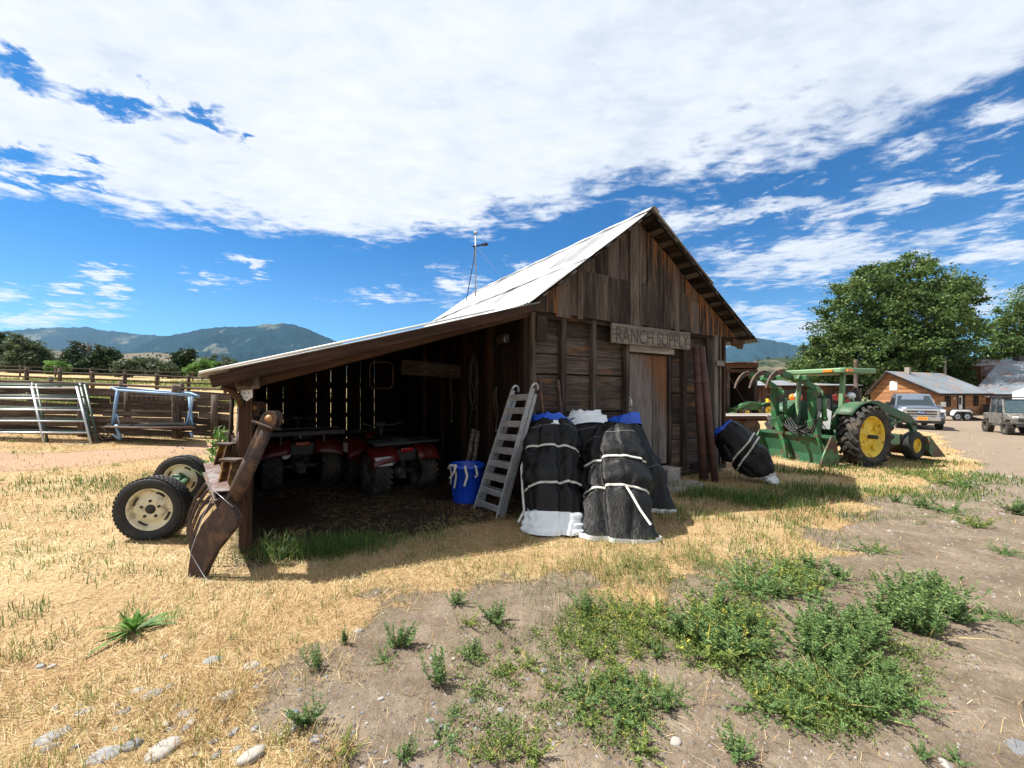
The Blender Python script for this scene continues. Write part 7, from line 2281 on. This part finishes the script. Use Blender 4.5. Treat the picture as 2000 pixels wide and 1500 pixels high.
# tiny seedlings and creeping leaves knitting the weed patches together
r_ = np.random.default_rng(91); C, Hh = [], []
for (cx, cy, rx, ry, n) in ((1640, 1270, 260, 110, 900), (1420, 1250, 150, 90, 420), (1200, 1240, 150, 90, 380), (1220, 1390, 180, 80, 320), (1540, 1140, 190, 50, 320), (1000, 1300, 180, 120, 150), (1560, 1400, 170, 70, 300), (1850, 980, 130, 45, 240), (900, 1440, 150, 50, 90), (1350, 1120, 160, 40, 200)):
    for k in range(n):
        a = r_.uniform(0, 6.283); q = math.sqrt(r_.uniform()) * r_.uniform(.6, 1.1)
        px, py = cx + rx * q * math.cos(a), cy + ry * q * math.sin(a)
        if py > 1510 or px > 2030: continue
        yy = 1264 / (py - 768); xx = (px - 1000) / 790 * yy
        if vnoise(np.array([xx]), np.array([yy]), 2.3, 40)[0] + .6 * vnoise(np.array([xx]), np.array([yy]), 5.9, 41)[0] < r_.uniform(-.35, .75): continue
        m_ = int(r_.integers(10, 30)); sp_ = r_.uniform(.012, .045)
        z0_ = g1(xx, yy)
        C.append(np.stack([xx + r_.normal(0, sp_, m_), yy + r_.normal(0, sp_, m_), z0_ + .012 + np.abs(r_.normal(0, sp_ * .7, m_))], 1)); Hh.append(np.full(m_, np.clip(r_.normal(.5, .18), 0, .9)))
C = np.concatenate(C); Hh = np.concatenate(Hh)
v, f = leaves(C, None, .0095, 6, .36)
o = np_mesh('seedlings', v, f, np.clip(Hh * .75 + r_.normal(0, .12, len(Hh)), 0, .80), M['weed_y']); tag(o, 'mat of tiny green and yellowish seedlings between the larger weeds', 'weeds', kind='stuff')

# tall leafy weed behind the shed post
b = V((-3.95, 5.35, 0)); b.z = g1(b.x, b.y)
b = base_at(425, 5.9)
tw = thing('tall_weed', b, 0, 'tall bright green leafy weed growing behind the shed post and leaning poles', 'weed')
r_ = np.random.default_rng(3); C = []
m = MB()
for k in range(5):
    x0_, y0_ = r_.normal(0, .05, 2); ht = r_.uniform(.75, 1.12); lx = r_.uniform(-.06, .10)
    pts = [(x0_ + lx * i / 6, y0_ + .04 * math.sin(i), ht * i / 6) for i in range(7)]; m.tube(pts, .007, 5)
    for j in range(60):
        q = r_.uniform(.1, 1); C.append((x0_ + lx * q + r_.normal(0, .05), y0_ + r_.normal(0, .05), ht * q + r_.normal(0, .02)))
m.build('stems', gm('green_stem', (.08, .16, .04), .7), tw)
v, f = leaves(np.array(C), None, .055, 5, .45); np_mesh('foliage', v, f, np.clip(r_.normal(.55, .2, len(f)), 0, 1), M['tall_weed'], tw)
n = 46; a = r_.uniform(0, 6.28, n); q = r_.uniform(.3, .6, n)
gx_ = []
m = MB()
for k in range(16):
    a_ = r_.uniform(2.2, 4.2) if k < 11 else r_.uniform(-1, 1); l_ = r_.uniform(.5, .9)
    m.tube([(-.02, 0, 0), (.12 * math.cos(a_), .1 * math.sin(a_), l_ * .6), (.30 * math.cos(a_), .2 * math.sin(a_), l_ * .85), (.48 * math.cos(a_), .25 * math.sin(a_), l_ * .8)], [.006, .006, .004, .001], 4)
m.build('grass_blades', gm('pale_green_blade', (.16, .26, .08), .7), tw)
# thistle-like clump at the foot of the blue frame, twig heap left of it
b = base_at(205, 10.3)
o = thing('twig_heap', b, 0, 'dark heap of dry twigs at the left foot of the blue frame', 'twigs')
m = MB(); r_ = np.random.default_rng(8)
for k in range(60):
    a_ = r_.uniform(0, 6.28); e = r_.uniform(.1, 1.2); l_ = r_.uniform(.2, .55)
    m.tube([(r_.normal(0, .12), r_.normal(0, .1), .02), (math.cos(a_) * l_ * .5, math.sin(a_) * .2, l_ * .5 * math.sin(e) + .05), (math.cos(a_) * l_, math.sin(a_) * .3, l_ * math.sin(e) * .8 + .03)], [.008, .006, .002], 4)
m.build('twigs', gm('dark_twigs', (.06, .04, .03), .9), o)

# ================================================================ stones
def stone_mesh(seed, flat):
    m_ = bmesh.new(); bmesh.ops.create_icosphere(m_, subdivisions=3, radius=1)
    for v_ in m_.verts:
        p = v_.co.copy()
        k = 1 + .22 * mnoise.noise(p * .9 + V((seed * 3.7, 0, 0))) + .10 * mnoise.noise(p * 2.3 + V((0, seed, 0))) + .03 * mnoise.noise(p * 6)
        v_.co = V((p.x * k, p.y * k * .72, p.z * k * flat))
        if v_.co.z > flat * .62: v_.co.z = flat * .62 + (v_.co.z - flat * .62) * .35
    me = bpy.data.meshes.new('stone'); m_.to_mesh(me); m_.free()
    for p in me.polygons: p.use_smooth = True
    return me


SM = {}
for mt in ('rock', 'rock_dark', 'rock_tan'):
    for j in range(4):
        me = stone_mesh(j * 1.7 + len(mt), (.62, .5, .38, .7)[j]); me.materials.append(M[mt]); SM[mt, j] = me


def stone(px, py, wpx, mt, j, label, group=None, rot=None, sink=.25):
    c = ghit(px, py); s = wpx / 2 / F * c.y
    o = bpy.data.objects.new('stone', SM[mt, j]); col.objects.link(o)
    z = float(gzn(np.array([c.x]), np.array([c.y]))[0])
    o.location = (c.x, c.y, z + s * .22 * (.62, .5, .38, .7)[j] - s * sink * .6); s *= .86; o.scale = (s, s, s * .9)
    o.rotation_euler = (random.uniform(-.15, .15), random.uniform(-.15, .15), rot if rot is not None else random.uniform(0, 3.1))
    return tag(o, label, 'stone', group)


random.seed(4)
for s_ in [(437, 1362, 50, 'rock_tan', 3, 'pale rounded cobble sitting highest in the dry grass', .3), (318, 1462, 74, 'rock_tan', 1, 'large flat whitish stone with a crack near the bottom left', .9), (492, 1478, 62, 'rock_tan', 0, 'pinkish grey boulder at the bottom edge of dirt and grass', .8),
           (208, 1472, 66, 'rock', 2, 'long dark-edged slab of stone nearest the bottom left', .6), (256, 1455, 44, 'rock_dark', 0, 'dark speckled stone right of the long slab', .5), (618, 1444, 32, 'rock', 1, 'smooth oval blue-grey stone on the dirt', .2), (570, 1392, 30, 'rock_dark', 0, 'dark rounded stone at the dirt edge above the pale flake', .1),
           (582, 1418, 26, 'rock', 2, 'flat grey flake of stone under the dark rounded stone', .6), (418, 1292, 40, 'rock', 2, 'flat bluish stone half sunk in dry grass', .3), (488, 1302, 42, 'rock_tan', 2, 'flat pale stone beside the dark split stone', .2), (511, 1310, 26, 'rock_dark', 2, 'dark split stone in the dry grass', .5),
           (366, 1392, 38, 'rock', 1, 'grey oval stone left below the pale cobble', .6), (296, 1358, 44, 'rock', 2, 'wide flat grey stone in the middle left dry grass', .5), (269, 1350, 32, 'rock_tan', 2, 'small pale stone touching the wide flat grey stone', .4), (436, 1405, 24, 'rock_tan', 0, 'little pale stone directly below the pale cobble', .4),
           (102, 1440, 66, 'rock', 2, 'low grey stone buried in straw at the left', .6), (100, 1462, 36, 'rock_dark', 1, 'dark wedge stone under the low grey stone', .4), (165, 1390, 36, 'rock', 1, 'rounded grey stone above the low grey stone', .6), (240, 1392, 30, 'rock_dark', 2, 'thin dark stone between two pale ones on the left', .4), (925, 1366, 22, 'rock_dark', 3, 'dark blue-grey stone in the middle of the dirt', .2),
           (1063, 1316, 20, 'rock_dark', 3, 'dark pointed stone standing beside the lime weed', .9), (744, 1370, 16, 'rock_tan', 3, 'little whitish upright stone on bare dirt', .3), (840, 1408, 20, 'rock', 2, 'flat light stone in the lower middle dirt', .1), (978, 1384, 18, 'rock', 2, 'small flat light stone right of the dark blue-grey one', .3),
           (1570, 1338, 24, 'rock_dark', 0, 'dark stone inside the front of the weed patch', .4), (1568, 1198, 18, 'rock_dark', 3, 'dark stone at the back of the weed patch', .4), (1992, 1462, 60, 'rock_dark', 2, 'dark stone cut by the bottom right edge', .4), (1320, 1452, 30, 'rock_tan', 0, 'brownish round stone under the lower middle weeds', .4), (417, 1445, 20, 'rock_dark', 0, 'small black stone between the whitish slab and pinkish boulder', .2), (700, 1232, 24, 'rock', 2, 'flat pale stone beside the thin single-stemmed weed', .3)]:
    stone(*s_[:6], rot=s_[6])
for k in range(46):
    px, py = random.gauss(300, 190), random.gauss(1420, 70)
    if not (0 < px < 640 and 1270 < py < 1500): continue
    stone(px, py, random.uniform(10, 24), random.choice(('rock', 'rock_tan', 'rock_dark', 'rock')), random.randrange(4), 'small river pebble lying in dry grass at lower left', 'pebbles in the lower left grass', sink=.2)
for k in range(36):
    px, py = random.uniform(560, 1120), random.uniform(1250, 1495)
    stone(px, py, random.uniform(6, 14), random.choice(('rock', 'rock_tan', 'rock_dark', 'rock')), random.randrange(4), 'small pebble scattered on bare brown dirt in the foreground', 'pebbles on the foreground dirt', sink=.1)
# gravel nobody could count
r_ = np.random.default_rng(15)
x, y, d, r_ = sample(26000, 1.5, 16, -40, 56, seed=15)
tq, dq = barn_td(x, y)
k = (straw_mask(x, y) < .45) & ~((tq > -6.6) & (tq < -2.4) & (dq > -1.2)) & ~in_barn(x, y); x, y, d = x[k], y[k], d[k]; n = len(x)
s = np.exp(r_.normal(math.log(.0042), .5, n)) * np.maximum(1, d / 3.5); z = gzn(x, y)
oc = np.array([(1, 0, 0), (0, 1, 0), (-1, 0, 0), (0, -1, 0), (0, 0, .8), (0, 0, -.5)], float)
P = (oc[None] * r_.uniform(.6, 1.3, (n, 6, 1)) * s[:, None, None]); aa = r_.uniform(0, 6.28, n)
P = np.stack([P[..., 0] * np.cos(aa)[:, None] - P[..., 1] * np.sin(aa)[:, None], P[..., 0] * np.sin(aa)[:, None] + P[..., 1] * np.cos(aa)[:, None], P[..., 2]], -1) + np.stack([x, y, z], 1)[:, None]
fo = np.array([(0, 1, 4), (1, 2, 4), (2, 3, 4), (3, 0, 4), (1, 0, 5), (2, 1, 5), (3, 2, 5), (0, 3, 5)])
ff = (np.arange(n)[:, None, None] * 6 + fo[None]).reshape(-1, 3)
gmr, t, b = newmat('gravel')
t.put(b.inputs['Base Color'], t.ramp(t.attr('tone'), [(0, (.08, .07, .065)), (.5, (.16, .138, .12)), (1, (.27, .25, .235))])); b.inputs['Roughness'].default_value = .9
o = np_mesh('gravel', P.reshape(-1, 3), ff, np.repeat(r_.uniform(size=n), 8), gmr); tag(o, 'fine grey and brown gravel scattered over the bare dirt', 'gravel', kind='stuff')
